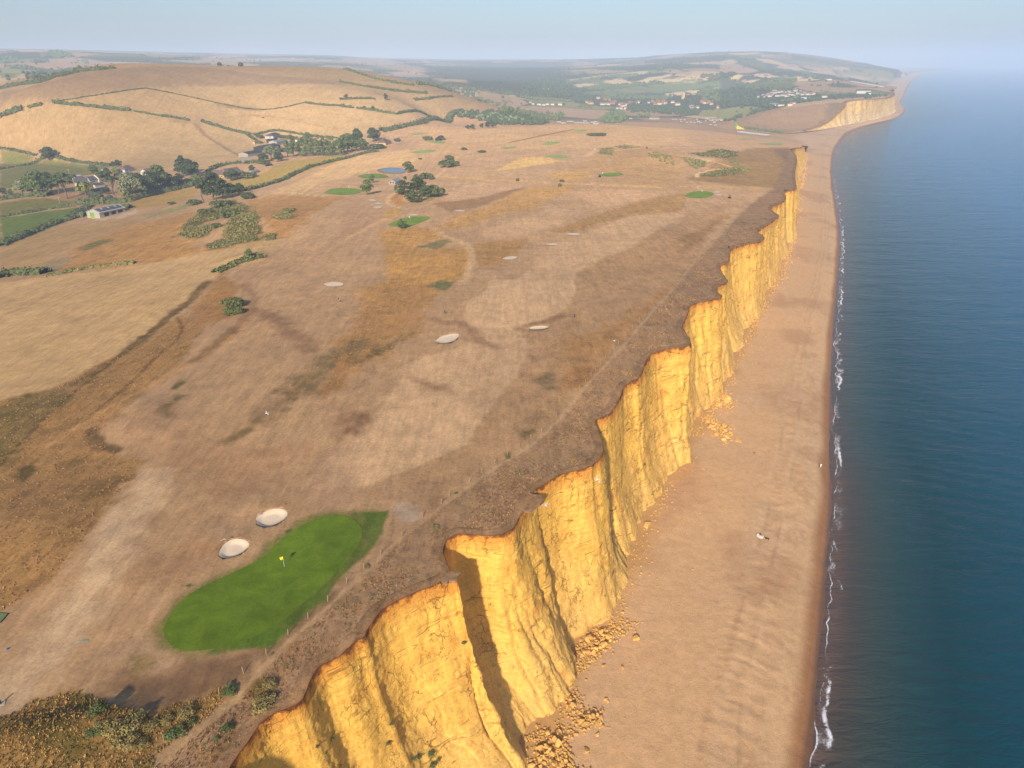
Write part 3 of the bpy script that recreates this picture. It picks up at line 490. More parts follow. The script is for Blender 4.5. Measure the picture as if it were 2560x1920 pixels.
def ground_mat():
    m, t, p = new_mat('dry_turf'); N = NT(t); P = N.pos()
    c = N.attr('col').outputs['Color']; w = N.attr('wild').outputs['Fac']
    Q = N.scalev(P, (1, 1, .2))
    fine = N.noise(Q, 1.7, 6, .72); med = N.noise(Q, .23, 4, .62, .4); big = N.noise(Q, .045, 3, .55)
    st = N.n('ShaderNodeMapping'); st.inputs['Rotation'].default_value = (0, 0, R(62)); st.inputs['Scale'].default_value = (.9, .16, .2); N.l(P, st.inputs['Vector'])
    streak = N.noise(st.outputs[0], 1.0, 4, .65)
    amp = N.ramp(w, ((0, .62), (1, 1.0)))
    f = N.math('ADD', N.math('MULTIPLY', N.ramp(fine, ((.25, -.46), (.75, .46))), amp), N.math('MULTIPLY', N.ramp(med, ((.25, -.30), (.75, .30))), amp))
    f = N.math('ADD', f, N.math('MULTIPLY', N.ramp(streak, ((.25, -.32), (.75, .32))), amp)); f = N.math('ADD', f, N.ramp(big, ((.3, -.09), (.7, .09))))
    fine2 = N.noise(Q, 5.5, 4, .7); f = N.math('ADD', f, N.math('MULTIPLY', N.ramp(fine2, ((.25, -.26), (.75, .26))), amp))
    spk = N.ramp(N.noise(Q, .8, 5, .7, .3), ((.58, 0), (.70, -.30))); f = N.math('ADD', f, N.math('MULTIPLY', spk, amp))
    mow = N.n('ShaderNodeMapping'); mow.inputs['Rotation'].default_value = (0, 0, R(-24)); mow.inputs['Scale'].default_value = (.34, .012, .1); N.l(P, mow.inputs['Vector']); mw = N.noise(mow.outputs[0], 1.0, 2, .5); f = N.math('ADD', f, N.ramp(mw, ((.35, -.06), (.65, .06))))
    f = N.math('ADD', f, 1.09)
    base = N.mul(c, f)
    gold = N.ramp(N.noise(Q, .33, 3, .6, .5), ((.50, 0), (.68, .55))); base = N.mix(N.math('MULTIPLY', gold, w), base, tuple(alb((200, 156, 100))))
    grn = N.ramp(N.noise(Q, .11, 4, .65, .3), ((.56, 0), (.70, .60))); base = N.mix(N.math('MULTIPLY', grn, w), base, tuple(alb((96, 88, 46))))
    pink = N.ramp(N.noise(Q, .06, 3, .6), ((.45, 0), (.75, .22))); base = N.mix(pink, base, tuple(alb((176, 136, 112))))
    N.l(base, p.inputs['Base Color']); p.inputs['Roughness'].default_value = .95; p.inputs['Specular IOR Level'].default_value = .08
    h = N.math('ADD', N.math('MULTIPLY', fine, .5), N.math('ADD', med, N.math('MULTIPLY', streak, .4)))
    b = N.n('ShaderNodeBump'); b.inputs['Distance'].default_value = .55; N.l(N.ramp(w, ((0, .16), (1, .45))), b.inputs['Strength']); N.l(h, b.inputs['Height']); N.l(b.outputs[0], p.inputs['Normal'])
    return m
M_GROUND = ground_mat()
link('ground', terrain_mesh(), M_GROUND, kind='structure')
# ------------------------------------------------------------------ cliffs
def cliff_mat(name, soil, orange, mid, low, haze=1.0):
    m, t, p = new_mat(name); N = NT(t); P = N.pos(); dep = N.attr('dep').outputs['Fac']; hf = N.attr('hf').outputs['Fac']
    wob = N.ramp(N.noise(P, .45, 4, .65), ((.2, -1.6), (.8, 1.6))); dd = N.math('ADD', dep, wob)
    c = N.mix(N.ramp(dd, ((.05, 0), (.8, 1))), tuple(soil), tuple(orange)); c = N.mix(N.ramp(dd, ((.5, 0), (3.8, 1))), c, tuple(mid)); c = N.mix(N.ramp(N.math('ADD', hf, N.ramp(N.noise(P, .12, 3), ((.2, -.25), (.8, .25)))), ((.35, 0), (.95, 1))), c, tuple(low))
    # bedding: thin darker and paler beds that dip slightly
    st = N.n('ShaderNodeMapping'); st.inputs['Rotation'].default_value = (R(2.5), R(-2), 0); st.inputs['Scale'].default_value = (.05, .05, 1.5); N.l(P, st.inputs['Vector'])
    bed = N.noise(st.outputs[0], 1.0, 5, .7); c = N.mul(c, N.ramp(bed, ((.3, .92), (.7, 1.07))))
    st2 = N.n('ShaderNodeMapping'); st2.inputs['Rotation'].default_value = (R(3), R(-2), 0); st2.inputs['Scale'].default_value = (.03, .03, .35); N.l(P, st2.inputs['Vector'])
    line = N.noise(st2.outputs[0], 1.0, 2, .5); ln = N.ramp(N.math('ABSOLUTE', N.math('SUBTRACT', line, .5)), ((.0, 1), (.012, 0))); brk = N.ramp(N.noise(P, .35, 3), ((.46, 0), (.56, 1)))
    c = N.mix(N.math('MULTIPLY', N.math('MULTIPLY', ln, brk), .75), c, tuple(lin((128, 74, 26))*.8))
    # water stains run down the face, rusty and grey
    sv = N.scalev(P, (.55, .55, .035)); stain = N.noise(sv, 1.0, 4, .65, .3); c = N.mul(c, N.ramp(stain, ((.30, .84), (.58, 1.05))))
    rust = N.ramp(N.noise(N.scalev(P, (.12, .12, .3)), 1.0, 4, .6, .6), ((.55, 0), (.72, .45))); c = N.mix(rust, c, tuple(orange))
    vl = N.noise(N.scalev(P, (.42, .42, .035)), 1.0, 3, .6, .5); vc = N.ramp(N.math('ABSOLUTE', N.math('SUBTRACT', vl, .5)), ((.0, 1), (.009, 0))); vm = N.ramp(N.noise(N.scalev(P, (.2, .2, .1)), 1.0, 3), ((.50, 0), (.58, 1))); c = N.mix(N.math('MULTIPLY', N.math('MULTIPLY', vc, vm), .8), c, tuple(lin((96, 62, 26))*.7))
    # cracks
    v = N.n('ShaderNodeTexVoronoi', feature='DISTANCE_TO_EDGE'); v.inputs['Scale'].default_value = .42; wv = N.n('ShaderNodeVectorMath', operation='ADD'); nz = N.n('ShaderNodeTexNoise'); nz.inputs['Scale'].default_value = .5; nz.inputs['Detail'].default_value = 4; N.l(P, nz.inputs['Vector'])
    N.l(N.scalev(nz.outputs['Color'], (3, 3, 3)), wv.inputs[0]); N.l(N.scalev(P, (1, 1, .38)), wv.inputs[1]); N.l(wv.outputs[0], v.inputs['Vector'])
    crk = N.ramp(v.outputs[0], ((.0, 1), (.035, 0))); cm = N.ramp(N.noise(P, .16, 3), ((.48, 0), (.60, 1))); crk = N.math('MULTIPLY', crk, cm)
    c = N.mix(N.math('MULTIPLY', crk, .5), c, tuple(lin((92, 60, 26))*.7))
    c = N.mul(c, N.ramp(N.noise(P, 2.4, 5, .7), ((.25, .80), (.75, 1.18))))
    N.l(c, p.inputs['Base Color']); p.inputs['Roughness'].default_value = .95; p.inputs['Specular IOR Level'].default_value = .1
    h = N.math('ADD', N.math('MULTIPLY', N.noise(N.scalev(P, (1, 1, 1.7)), 1.3, 8, .74), 1.1), N.math('MULTIPLY', bed, .5)); h = N.math('SUBTRACT', h, N.math('MULTIPLY', crk, .5)); h = N.math('ADD', h, N.math('MULTIPLY', stain, .5))
    N.l(N.bump(h, .85, .5), p.inputs['Normal']); return m
M_CLIFF = cliff_mat('sandstone', lin((138, 86, 50))*.85, lin((220, 148, 62))*.97, lin((248, 194, 92))*.98, lin((242, 194, 108))*.96)
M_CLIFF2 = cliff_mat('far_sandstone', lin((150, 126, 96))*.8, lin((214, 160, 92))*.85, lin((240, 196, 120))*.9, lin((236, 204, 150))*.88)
AX = np.array([.43, .9])/math.hypot(.43, .9)
def smooth_line(P, sig): return np.stack([gsmooth(P[:, k], sig) for k in range(P.shape[1])], 1)
def cliff(name, E, F, nrow, stepf, mat, cap_w, amp, pair, inner, label, flat=1):
    E = chaikin(E[:, :2], 1); E = resample(E, lambda x, y: stepf(math.hypot(x, y)))
    k = len(E); ds = np.hypot(*np.diff(E, axis=0).T); S = np.concatenate([[0], np.cumsum(ds)])
    T = np.gradient(smooth_line(E, 3), axis=0); T /= np.hypot(T[:, 0], T[:, 1])[:, None]+1e-9; n = np.stack([T[:, 1], -T[:, 0]], 1)     # seaward
    D = np.hypot(E[:, 0], E[:, 1])
    E = E+n*(.16*fbm(S, D*0, 2.6, 3, 60)*np.clip(D/160, .5, 3))[:, None]
    zE = ground(E[:, 0], E[:, 1])
    # the foot that belongs to every brow point
    sm = np.stack([np.interp(np.arange(k), np.arange(k), gsmooth(E[:, q], 26)) for q in (0, 1)], 1)
    sE = np.maximum.accumulate(sm@pair); sF = np.maximum.accumulate((F[:, :2]@pair)+np.arange(len(F))*1e-6)
    Fp = np.stack([np.interp(sE, sF, F[:, q]) for q in (0, 1)], 1); Fp = smooth_line(Fp, 5)
    res = E-sm; Fp = Fp+res*.38
    off = ((Fp-E)*np.stack([AX[1]*np.ones(k), -AX[0]*np.ones(k)], 1)).sum(1); push = np.clip(np.clip(3.0+.004*D, 3, 8)-off, 0, 30); Fp = Fp+np.array([AX[1], -AX[0]])*push[:, None]
    zF = np.minimum(3.0, zE-.5)
    t = np.linspace(0, 1, nrow)**1.15
    g = .34*t+.66*t**2.6
    V = np.zeros((nrow, k, 3)); dep = np.zeros((nrow, k)); Sx = np.broadcast_to(S, (nrow, k))
    for q in (0, 1): V[..., q] = E[None, :, q]+(Fp-E)[None, :, q]*g[:, None]
    V[..., 2] = zE[None]+(zF-zE)[None]*t[:, None]
    z = V[..., 2]; tt = t[:, None]*np.ones((1, k)); Db = np.broadcast_to(D, (nrow, k))
    sc = np.clip(Db/220, .8, 4)
    ridge = 1-np.abs(fbm(Sx+2.0*fbm(Sx, z, 16, 2, 77), z*.16, 9.5, 3, 71)); gul = np.clip(ridge-.62, 0, 1)/.38
    ridge2 = 1-np.abs(fbm(Sx+1.2*fbm(Sx, z, 9, 2, 78), z*.12, 3.4, 2, 72)); gul2 = np.clip(ridge2-.6, 0, 1)/.4
    act = sstep(.0, .10, tt)*(.75+.25*sstep(.2, .5, tt))*(1-.35*sstep(.7, 1, tt)); gmask = sstep(.0, .5, fbm(Sx, z*.3, 30, 2, 79))
    d = -amp*1.0*gul**2.2*act*gmask-amp*.28*gul2**2*act*(.1+.9*gmask)
    fac = vnoise(Sx/7.5+.25*z/9, z/26, 91); d += amp*(1.0*np.abs(fac)+.6*fbm(Sx, z*.5, 15, 3, 81)+.20*fbm(Sx, z*1.2, 3.2, 4, 82)+.10*fbm(Sx, z*1.6, .9, 2, 92))*act
    bed = np.tanh(3.2*fbm(z*1.0+.02*Sx, Sx*.02, 2.3, 4, 83)); d += amp*.09*bed*sstep(.01, .06, tt)
    blk = vnoise(Sx/2.4, z/1.7, 84); d += amp*.16*np.sign(blk)*np.abs(blk)**.5*act*sstep(-.1, .4, fbm(Sx, z, 18, 2, 85))
    d += amp*.45*sstep(.015, .0, tt)*0
    apron = sstep(.80, 1, tt); d += apron*(1.2*fbm(Sx, z*0, 14, 3, 86)+.5*fbm(Sx, z, 3, 3, 87))*amp
    V[..., 0] += n[None, :, 0]*d; V[..., 1] += n[None, :, 1]*d; V[..., 2] += .18*amp*fbm(Sx, z, 1.7, 3, 88)*act
    depth = zE[None]-V[..., 2]
    # the turf cap that rolls over the brow
    ncap = 5; CV = []
    for j in range(ncap):
        f = j/(ncap-1); p_ = E-n*(cap_w*(1-f)+.06)[:, None] if np.ndim(cap_w) else E-n*(cap_w*(1-f)+.06)
        zz = ground(p_[:, 0], p_[:, 1])+.12*math.sin(math.pi*min(f+.15, 1))-.10*(f == 0); CV.append(np.column_stack([p_, zz]))
    V = V.reshape(-1, 3); me = mesh_from(name, V, grid_faces(nrow, k)[:, [0, 3, 2, 1]])
    f_attr(me, 'dep', depth.ravel()); f_attr(me, 'hf', tt.ravel())
    o = link(name, me, mat, label=label, cat='cliff')
    CV = np.array(CV); cme = mesh_from('turf_brow', CV.reshape(-1, 3), grid_faces(ncap, k)[:, [0, 3, 2, 1]])
    cc = alb((160, 126, 97))*(1+.25*fbm(CV[..., 0].ravel(), CV[..., 1].ravel(), 3, 3, 90))[:, None]; cc[-k:] = lin((150, 100, 62))*.8
    col_attr(cme, 'col', cc); f_attr(cme, 'wild', np.ones(len(cc))*.8); link('turf_brow', cme, M_GROUND, parent=o)
    return o, V.reshape(nrow, k, 3), E, n
CLIFF, CV_, CE, CN = cliff('sandstone_cliff', EDGE, FOOT, 150, lambda D: max(.22, .0026*D), M_CLIFF, 2.2, 1.0, AX, None, 'tall golden sandstone cliff running along the beach below the golf course')
D2 = np.array([.36, .93])
_e2 = np.vstack([brow2[:, :2]]); 
CLIFF2, _, CE2, CN2 = cliff('headland_cliff', _e2, foot2, 40, lambda D: 3.2, M_CLIFF2, 9.0, 2.2, D2/np.hypot(*D2), None, 'pale yellow cliff of the far headland beyond the cove')
# ------------------------------------------------------------------ beach
near_land = np.vstack([[[-4, 0, 4.4], [-2, 50, 4.4]], on_z(px('b2', [(1100,1659),(1105,1500),(1200,1440),(1310,1330),(1390,1190),(1390,980),(1510,820),(1680,580),(1730,520),(1750,380),(1870,110)])+px('z6', [(0,1200),(100,1000),(200,850),(320,610),(430,350),(540,150)])+px('z3', [(650,1500),(740,1200)]), 4.4)])[:, :2]
def beach():
    ns = SHORE[:2+9+7+1, :2]; ax = np.array([.43, .9]); nl = np.stack([np.interp(ns@ax, near_land@ax, near_land[:, q]) for q in (0, 1)], 1)
    fs, fl = FS, FL
    PR = chaikin(np.hstack([np.vstack([ns, fs]), np.vstack([nl, fl])]), 2)
    PR = resample(PR, lambda x, y: max(.55, .0042*math.hypot(x, y))); s = PR[:, :2]; u = PR[:, 2:]; k = len(s)
    w = np.concatenate([np.linspace(-.5, 0, 10)[:-1], np.linspace(0, 1, 90)[:-1], np.linspace(1, 1.6, 24)])
    V = np.zeros((len(w), k, 3))
    for q in (0, 1): V[..., q] = u[None, :, q]+(s-u)[None, :, q]*np.minimum(w, 1)[:, None]+((s-u)/np.hypot(*(s-u).T)[:, None])[None, :, q]*(np.maximum(w-1, 0)*50)[:, None]
    X, Y = V[..., 0], V[..., 1]; S = np.cumsum(np.concatenate([[0], np.hypot(*np.diff(s, axis=0).T)]))[None]*np.ones((len(w), 1)); W = w[:, None]*np.ones((1, k))
    wid = np.hypot(*(s-u).T)[None]; dist = (1-W)*wid                        # metres from the water line
    z = np.interp(W, [-.5, 0, .25, .5, .68, .80, .90, .96, 1.0, 1.1, 1.6], [5.6, 4.6, 4.2, 3.9, 3.6, 2.9, 1.9, .8, 0, -1.6, -6])
    fade = np.clip(1-W, 0, 1)
    z += .30*np.exp(-((W-.70-.02*fbm(S, S*0, 40, 2, 100))/.025)**2)+.22*np.exp(-((W-.60-.03*fbm(S, S*0, 60, 2, 101))/.03)**2)+.15*np.exp(-((W-.82)/.02)**2)
    z += fade**.5*(.09*fbm(X, Y, 7, 4, 102)+.35*fbm(X, Y, 38, 2, 103))
    z += sstep(.5, .62, W)*sstep(.86, .76, W)*.16*np.abs(fbm(S, dist*.35, 2.6, 2, 104))*-1
    z += np.exp(-((W-1)/.07)**2)*(.32*fbm(S, S*0, 11, 3, 105)+.22*fbm(S, S*0, 33, 2, 106))
    V[..., 2] = z
    dry = lin((214, 172, 126))*.88; C = np.tile(dry, (V.shape[0]*k, 1)).reshape(len(w), k, 3)
    def mixc(a, c): C[:] = C*(1-a[..., None])+c*a[..., None]
    n = fbm(X, Y, 26, 4, 110); mixc(sstep(.0, .7, n)*.45*sstep(1, .85, W), lin((182, 136, 100))*.78)
    mixc(sstep(.1, .8, fbm(S, dist*3.0, 30, 3, 111))*.5, lin((214, 176, 136))*.82)
    ln = lambda c, wd, sd: np.exp(-((W-c-.035*fbm(S, S*0, 45, 3, sd))/wd)**2)
    mixc(ln(.60, .012, 112)*.3*sstep(-.2, .4, fbm(S, W*40, 14, 3, 113)), lin((158, 116, 84))*.75); mixc(ln(.71, .010, 114)*.28*sstep(-.1, .5, fbm(S, W*40, 10, 3, 115)), lin((150, 110, 80))*.75)
    cusp = sstep(.3, .45, fbm(S*1.6, W*26, 4.5, 4, 116))*sstep(.70, .76, W)*sstep(.93, .86, W); mixc(cusp*.14, lin((160, 112, 76))*.75)
    pat = sstep(.48, .56, fbm(S*1.1, dist*1.8, 13, 5, 117, .6))*sstep(.55, .72, W)*sstep(.97, .9, W); mixc(pat*.24, lin((168, 118, 78))*.78)
    mixc(sstep(.88, .96, W+.015*fbm(S, S*0, 18, 3, 118))*.85, lin((176, 116, 66))*.62); mixc(sstep(.965, .995, W)*.8, lin((132, 92, 66))*.5)
    mixc(sstep(.10, -.02, W+.05*fbm(S, W*30, 12, 3, 119))*.75, lin((205, 158, 92))*.80)
    me = mesh_from('beach', V.reshape(-1, 3), grid_faces(len(w), k)); col_attr(me, 'col', C.reshape(-1, 3)); f_attr(me, 'wet', sstep(.955, .985, W).ravel())
    m, t, p = new_mat('shingle'); N = NT(t); P = N.pos(); c = N.attr('col').outputs['Color']; wet = N.attr('wet').outputs['Fac']
    peb = N.noise(P, 3.2, 5, .72); gr = N.noise(P, .55, 5, .65, .3)
    c = N.mul(c, N.math('ADD', N.ramp(peb, ((.25, .80), (.75, 1.20))), N.ramp(gr, ((.3, -.11), (.7, .11)))))
    N.l(c, p.inputs['Base Color']); N.l(N.ramp(wet, ((0, .95), (1, .35))), p.inputs['Roughness']); p.inputs['Specular IOR Level'].default_value = .25
    N.l(N.bump(N.math('ADD', peb, N.math('MULTIPLY', gr, 1.6)), .36, .35), p.inputs['Normal'])
    link('beach', me, m, kind='structure'); return s, u, V
BS, BU, BV = beach()
def beach_z(x, y):
    d = (BV[..., 0]-x)**2+(BV[..., 1]-y)**2; i = np.unravel_index(d.argmin(), d.shape); return float(BV[i][2])

# ------------------------------------------------------------------ sea
def sea():
    th = np.concatenate([np.linspace(R(4), R(58), 320)]); D = np.concatenate([np.linspace(30, 110, 40)[:-1], 120/np.tan(np.linspace(math.atan(120/110.), math.atan(120/2600.), 420)), np.geomspace(2600, 26000, 60)[1:]])
    TT, DDg = np.meshgrid(th, D); X = DDg*np.sin(TT); Y = DDg*np.cos(TT)
    x = X.ravel(); y = Y.ravel(); off = dist_line(x, y, SHORE[::1, :2])
    Rr = np.hypot(x, y); a = np.clip(1-Rr/900, 0, 1)*sstep(2, 30, off)
    kx, ky = .42, .91
    ph = (x*kx+y*ky); z = a*(.16*np.sin(ph/6.5*2*math.pi/1.0+2.5*fbm(x, y, 60, 2, 130))*(.5+.5*fbm(x, y, 45, 2, 131))+.10*fbm(x*kx+y*ky, (x*ky-y*kx)*.3, 4.5, 3, 132))
    me = mesh_from('sea', np.stack([x, y, z], 1), grid_faces(len(D), len(th))[:, [0, 3, 2, 1]])
    n = fbm(x, y, 90, 3, 133); o2 = off+2.5*n
    C = np.zeros((len(x), 3)); st = [(-50, (110, 84, 72)), (1.5, (104, 84, 74)), (5, (82, 76, 70)), (10, (62, 76, 72)), (17, (36, 72, 76)), (26, (4, 64, 74)), (50, (0, 76, 96)), (160, (0, 100, 146)), (3000, (10, 118, 178))]
    for q in range(3): C[:, q] = np.interp(o2, [s_[0] for s_ in st], [lin(s_[1])[q]*.80 for s_ in st])
    col_attr(me, 'col', C)
    m, t, p = new_mat('sea_water'); N = NT(t); P = N.pos()
    N.l(N.attr('col').outputs['Color'], p.inputs['Base Color']); p.inputs['Roughness'].default_value = .16; p.inputs['IOR'].default_value = 1.333; p.inputs['Specular IOR Level'].default_value = .2; p.inputs['Specular Tint'].default_value = (.42, .78, 1.0, 1)
    mp = N.n('ShaderNodeMapping'); mp.inputs['Rotation'].default_value = (0, 0, R(-24)); mp.inputs['Scale'].default_value = (.10, .34, .3); N.l(P, mp.inputs['Vector'])
    w1 = N.noise(mp.outputs[0], 1.0, 5, .62, .5)
    mp2 = N.n('ShaderNodeMapping'); mp2.inputs['Rotation'].default_value = (0, 0, R(-30)); mp2.inputs['Scale'].default_value = (.022, .075, .1); N.l(P, mp2.inputs['Vector']); w2 = N.noise(mp2.outputs[0], 1.0, 3, .55, .3)
    w3 = N.noise(N.scalev(P, (.5, .9, .5)), 1.0, 3, .6)
    h = N.math('ADD', N.math('MULTIPLY', w1, 1.0), N.math('ADD', N.math('MULTIPLY', w2, 1.6), N.math('MULTIPLY', w3, .18)))
    N.l(N.bump(h, .7, 1.1), p.inputs['Normal'])
    link('sea', me, m, kind='structure')
sea()
# ------------------------------------------------------------------ golf greens, bunkers, pond
FR['h5'] = (980, 430, 160/2212); FR['h7'] = (520, 1260, 240/2212)
M_SAND = plain('bunker_sand', lin((236, 212, 182))*.80, .95, .06, .9)
def turf_mat(name, c1, c2):
    m, t, p = new_mat(name); N = NT(t); P = N.pos()
    a = N.noise(P, .35, 4, .6, .4); b = N.noise(P, 2.5, 4, .7); c = N.noise(P, .08, 3)
    col = N.mix(N.ramp(a, ((.35, 0), (.7, 1))), tuple(c1), tuple(c2)); col = N.mul(col, N.math('ADD', N.ramp(b, ((.2, .78), (.8, 1.1))), N.ramp(c, ((.3, -.12), (.7, .2)))))
    N.l(col, p.inputs['Base Color']); p.inputs['Roughness'].default_value = .9; p.inputs['Specular IOR Level'].default_value = .1; N.l(N.bump(b, .25, .2), p.inputs['Normal']); return m
M_GREEN = turf_mat('mown_green', lin((98, 122, 24))*.78, lin((120, 142, 34))*.78)
M_FRINGE = turf_mat('watered_fringe', lin((68, 92, 28))*.8, lin((92, 104, 44))*.8)
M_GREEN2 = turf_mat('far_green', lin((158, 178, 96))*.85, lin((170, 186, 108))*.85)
M_GREEN3 = turf_mat('mid_green', lin((122, 146, 52))*.85, lin((140, 162, 62))*.85)
def patch(name, P, mat, lift, rings=6, depth=0., **kw):
    """a sheet over the outline P that follows the ground; depth hollows it out"""
    P = chaikin(np.vstack([P[:, :2], P[:1, :2]]), 2)[:-1]; c = P.mean(0); n = len(P); V = []
    for r in range(rings+1):
        f = 1-r/rings; q = c+(P-c)*f; g = ground(q[:, 0], q[:, 1]) if depth == 0 else ground_raw(q[:, 0], q[:, 1])
        V.append(np.column_stack([q, g+lift-depth*sstep(0, .42, 1-f)]))
    V = np.vstack(V); F = [(r*n+i, r*n+(i+1) % n, (r+1)*n+(i+1) % n, (r+1)*n+i) for r in range(rings) for i in range(n)]
    me = mesh_from(name, V, F); return link(name, me, mat, **kw)
def grow(P, k): c = P.mean(0); return c+(P-c)*k
def ground_raw(x, y):
    th, L = pol(np.asarray(x, float), np.asarray(y, float)); return raw_ground(th, L)
g = H('b1', [(965,850),(990,780),(1060,680),(1150,610),(1300,540),(1450,470),(1560,410),(1640,330),(1740,250),(1850,190),(1960,160)])
g = np.vstack([g, H('b2', [(0,160),(60,175),(110,210),(138,260),(125,320),(70,400),(0,480)]), H('b1', [(1900,600),(1780,700),(1700,770),(1600,840),(1480,895),(1330,940),(1200,965),(1080,965),(1000,930)])])
fr = np.vstack([H('b1', [(935,840),(975,750),(1050,650),(1150,585),(1300,515),(1450,445),(1550,390),(1630,300),(1740,220),(1850,170),(1960,140)]), H('b2', [(100,150),(200,140),(285,135),(280,200),(230,300),(160,400),(60,480),(0,520)]), H('b1', [(1930,660),(1830,710),(1740,810),(1640,900),(1560,950),(1400,960),(1200,1000),(1050,985),(960,920)])])
patch('golf_green', g, M_GREEN, .07, 14, label='long bright green putting green beside the cliff top path', cat='golf green', group='putting greens')
GREENS = [('z2', [(305,1190),(360,1160),(460,1135),(590,1135),(560,1160),(450,1200),(380,1205)], 'putting green with a lone round pine at its left end'), ('z2', [(110,875),(200,855),(320,870),(300,890),(160,892)], 'putting green just below the pond'),
 ('z2', [(-110,985),(-60,955),(60,952),(130,960),(150,975),(80,995),(0,998)], 'putting green beside the bare-trunked tree below the pond'), ('z2', [(1660,870),(1730,852),(1820,855),(1820,870),(1720,882)], 'putting green with a black mower parked at its left edge'),
 ('z2', [(1310,745),(1430,738),(1500,752),(1400,765)], 'flat far green below the sandy path junction'), ('z2', [(1290,672),(1360,655),(1420,655),(1400,668),(1330,680)], 'far green on a low mound in mid course'), ('z2', [(1030,692),(1130,682),(1140,692),(1060,702)], 'thin far green right of the pale path end'),
 ('z2', [(455,722),(540,705),(640,708),(590,722),(490,732)], 'wide pale green halfway between pond and dark shed'), ('z2', [(560,655),(620,645),(690,655),(650,668)], 'green just below the long dark shed'), ('z2', [(450,602),(540,597),(560,604),(480,612)], 'thin green beside the clubhouse drive'),
 ('z2', [(1500,580),(1580,573),(1590,585),(1530,590)], 'small hazy green near the caravan trees'), ('z3', [(25,1005),(70,975),(180,970),(225,990),(190,1015),(80,1020)], 'putting green with two white bunkers at its right side'), ('z3', [(500,668),(590,660),(690,665),(640,680)], 'far green near the seaward end of the course'), ('z3', [(370,638),(450,630),(510,636),(440,642)], 'farthest sliver of green above the cove')]
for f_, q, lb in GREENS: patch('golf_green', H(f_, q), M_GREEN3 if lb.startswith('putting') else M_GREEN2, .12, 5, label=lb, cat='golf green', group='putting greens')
BUNK = [('h7', [(240,1140),(290,1040),(370,930),(480,850),(620,800),(760,805),(880,840),(950,900),(950,980),(880,1050),(760,1140),(620,1200),(460,1240),(330,1240),(260,1200)], 'oval sand bunker nearest the camera, rake across its left rim', .5),
 ('h7', [(1080,390),(1110,320),(1200,240),(1330,170),(1480,120),(1640,105),(1760,130),(1830,190),(1830,270),(1760,350),(1640,430),(1490,500),(1330,525),(1200,500),(1110,450)], 'oval sand bunker just above the near one beside the long green', .5),
 ('z5', [(610,395),(640,365),(720,345),(770,345),(760,370),(720,400),(650,408)], 'large white bunker left of the pinched fairway', .25), ('z5', [(1205,310),(1250,297),(1330,295),(1345,305),(1300,317),(1230,320)], 'long white bunker right of the pinched fairway', .2)]
FLATB = [('z2', [(1450,1250),(1500,1243),(1550,1250),(1510,1260)], 'topmost of three white bunkers in a slanting row'), ('z2', [(1325,1317),(1365,1310),(1405,1316),(1370,1324)], 'middle of three white bunkers in a slanting row'), ('z2', [(1050,1408),(1090,1394),(1138,1396),(1120,1412),(1070,1415)], 'lowest of three white bunkers in a slanting row'),
 ('z2', [(735,1100),(770,1093),(810,1102),(770,1107)], 'bunker right of the lone-pine green'), ('z2', [(215,1080),(240,1070),(272,1075),(250,1088)], 'lowest of three pale bunkers left of the pine clump'), ('z2', [(222,1053),(245,1047),(270,1055),(240,1060)], 'middle of three pale bunkers left of the pine clump'), ('z2', [(185,1030),(210,1025),(235,1035),(205,1040)], 'topmost of three pale bunkers left of the pine clump'),
 ('z2', [(435,1128),(480,1120),(508,1130),(460,1133)], 'bunker on the back edge of the lone-pine green'), ('z4', [(2090,30),(2140,15),(2200,22),(2200,40),(2120,45)], 'pale bunker above the two walking golfers'), ('z2', [(1060,743),(1080,740),(1098,743),(1080,746)], 'small bunker in the middle distance below a thin green'), ('z2', [(1708,775),(1728,771),(1748,775),(1728,778)], 'small bunker below the buggy track'),
 ('z2', [(1815,1003),(1838,999),(1862,1003),(1838,1006)], 'thin bunker right of the fence line of golden grass'), ('z3', [(215,980),(240,974),(262,980),(240,986)], 'upper of two white bunkers beside the seaward green'), ('z3', [(228,998),(248,992),(272,998),(248,1004)], 'lower of two white bunkers beside the seaward green')]
for (f_, q, lb, dp), (P_, _) in zip(BUNK, PITS): patch('sand_bunker', P_, M_SAND, .02, 8, dp, label=lb, cat='bunker', group='golf bunkers')
for f_, q, lb in FLATB: patch('sand_bunker', grow(H(f_, q), 1.18), M_SAND, .25, 3, label=lb, cat='bunker', group='golf bunkers')
pm, pt, pp = new_mat('pond_water'); pp.inputs['Base Color'].default_value = (.02, .035, .05, 1); pp.inputs['Roughness'].default_value = .06; pp.inputs['IOR'].default_value = 1.333
_pp = H('z2', [(245,845),(300,832),(380,828),(420,835),(425,850),(380,862),(310,864)]); _pp[:, 2] = 0
def pond():
    P = chaikin(np.vstack([_pp[:, :2], _pp[:1, :2]]), 2)[:-1]; z = ground(P[:, 0], P[:, 1]).max()+.05; n = len(P)
    me = mesh_from('pond', np.column_stack([P, np.full(n, z)]), [tuple(range(n))[::-1]], False); link('pond', me, pm, kind='structure')
    q = P.mean(0)+(P-P.mean(0))*1.06; V = np.vstack([np.column_stack([P, np.full(n, z+.02)]), np.column_stack([q, ground(q[:, 0], q[:, 1])-.3]), np.column_stack([P.mean(0)+(P-P.mean(0))*1.02, np.full(n, z+.18)])])
    F = [(i, (i+1) % n, 2*n+(i+1) % n, 2*n+i) for i in range(n)]+[(2*n+i, 2*n+(i+1) % n, n+(i+1) % n, n+i) for i in range(n)]
    link('pond_bank', mesh_from('pond_bank', V, F), plain('bank_earth', lin((150, 118, 84))*.7), kind='structure')
pond()
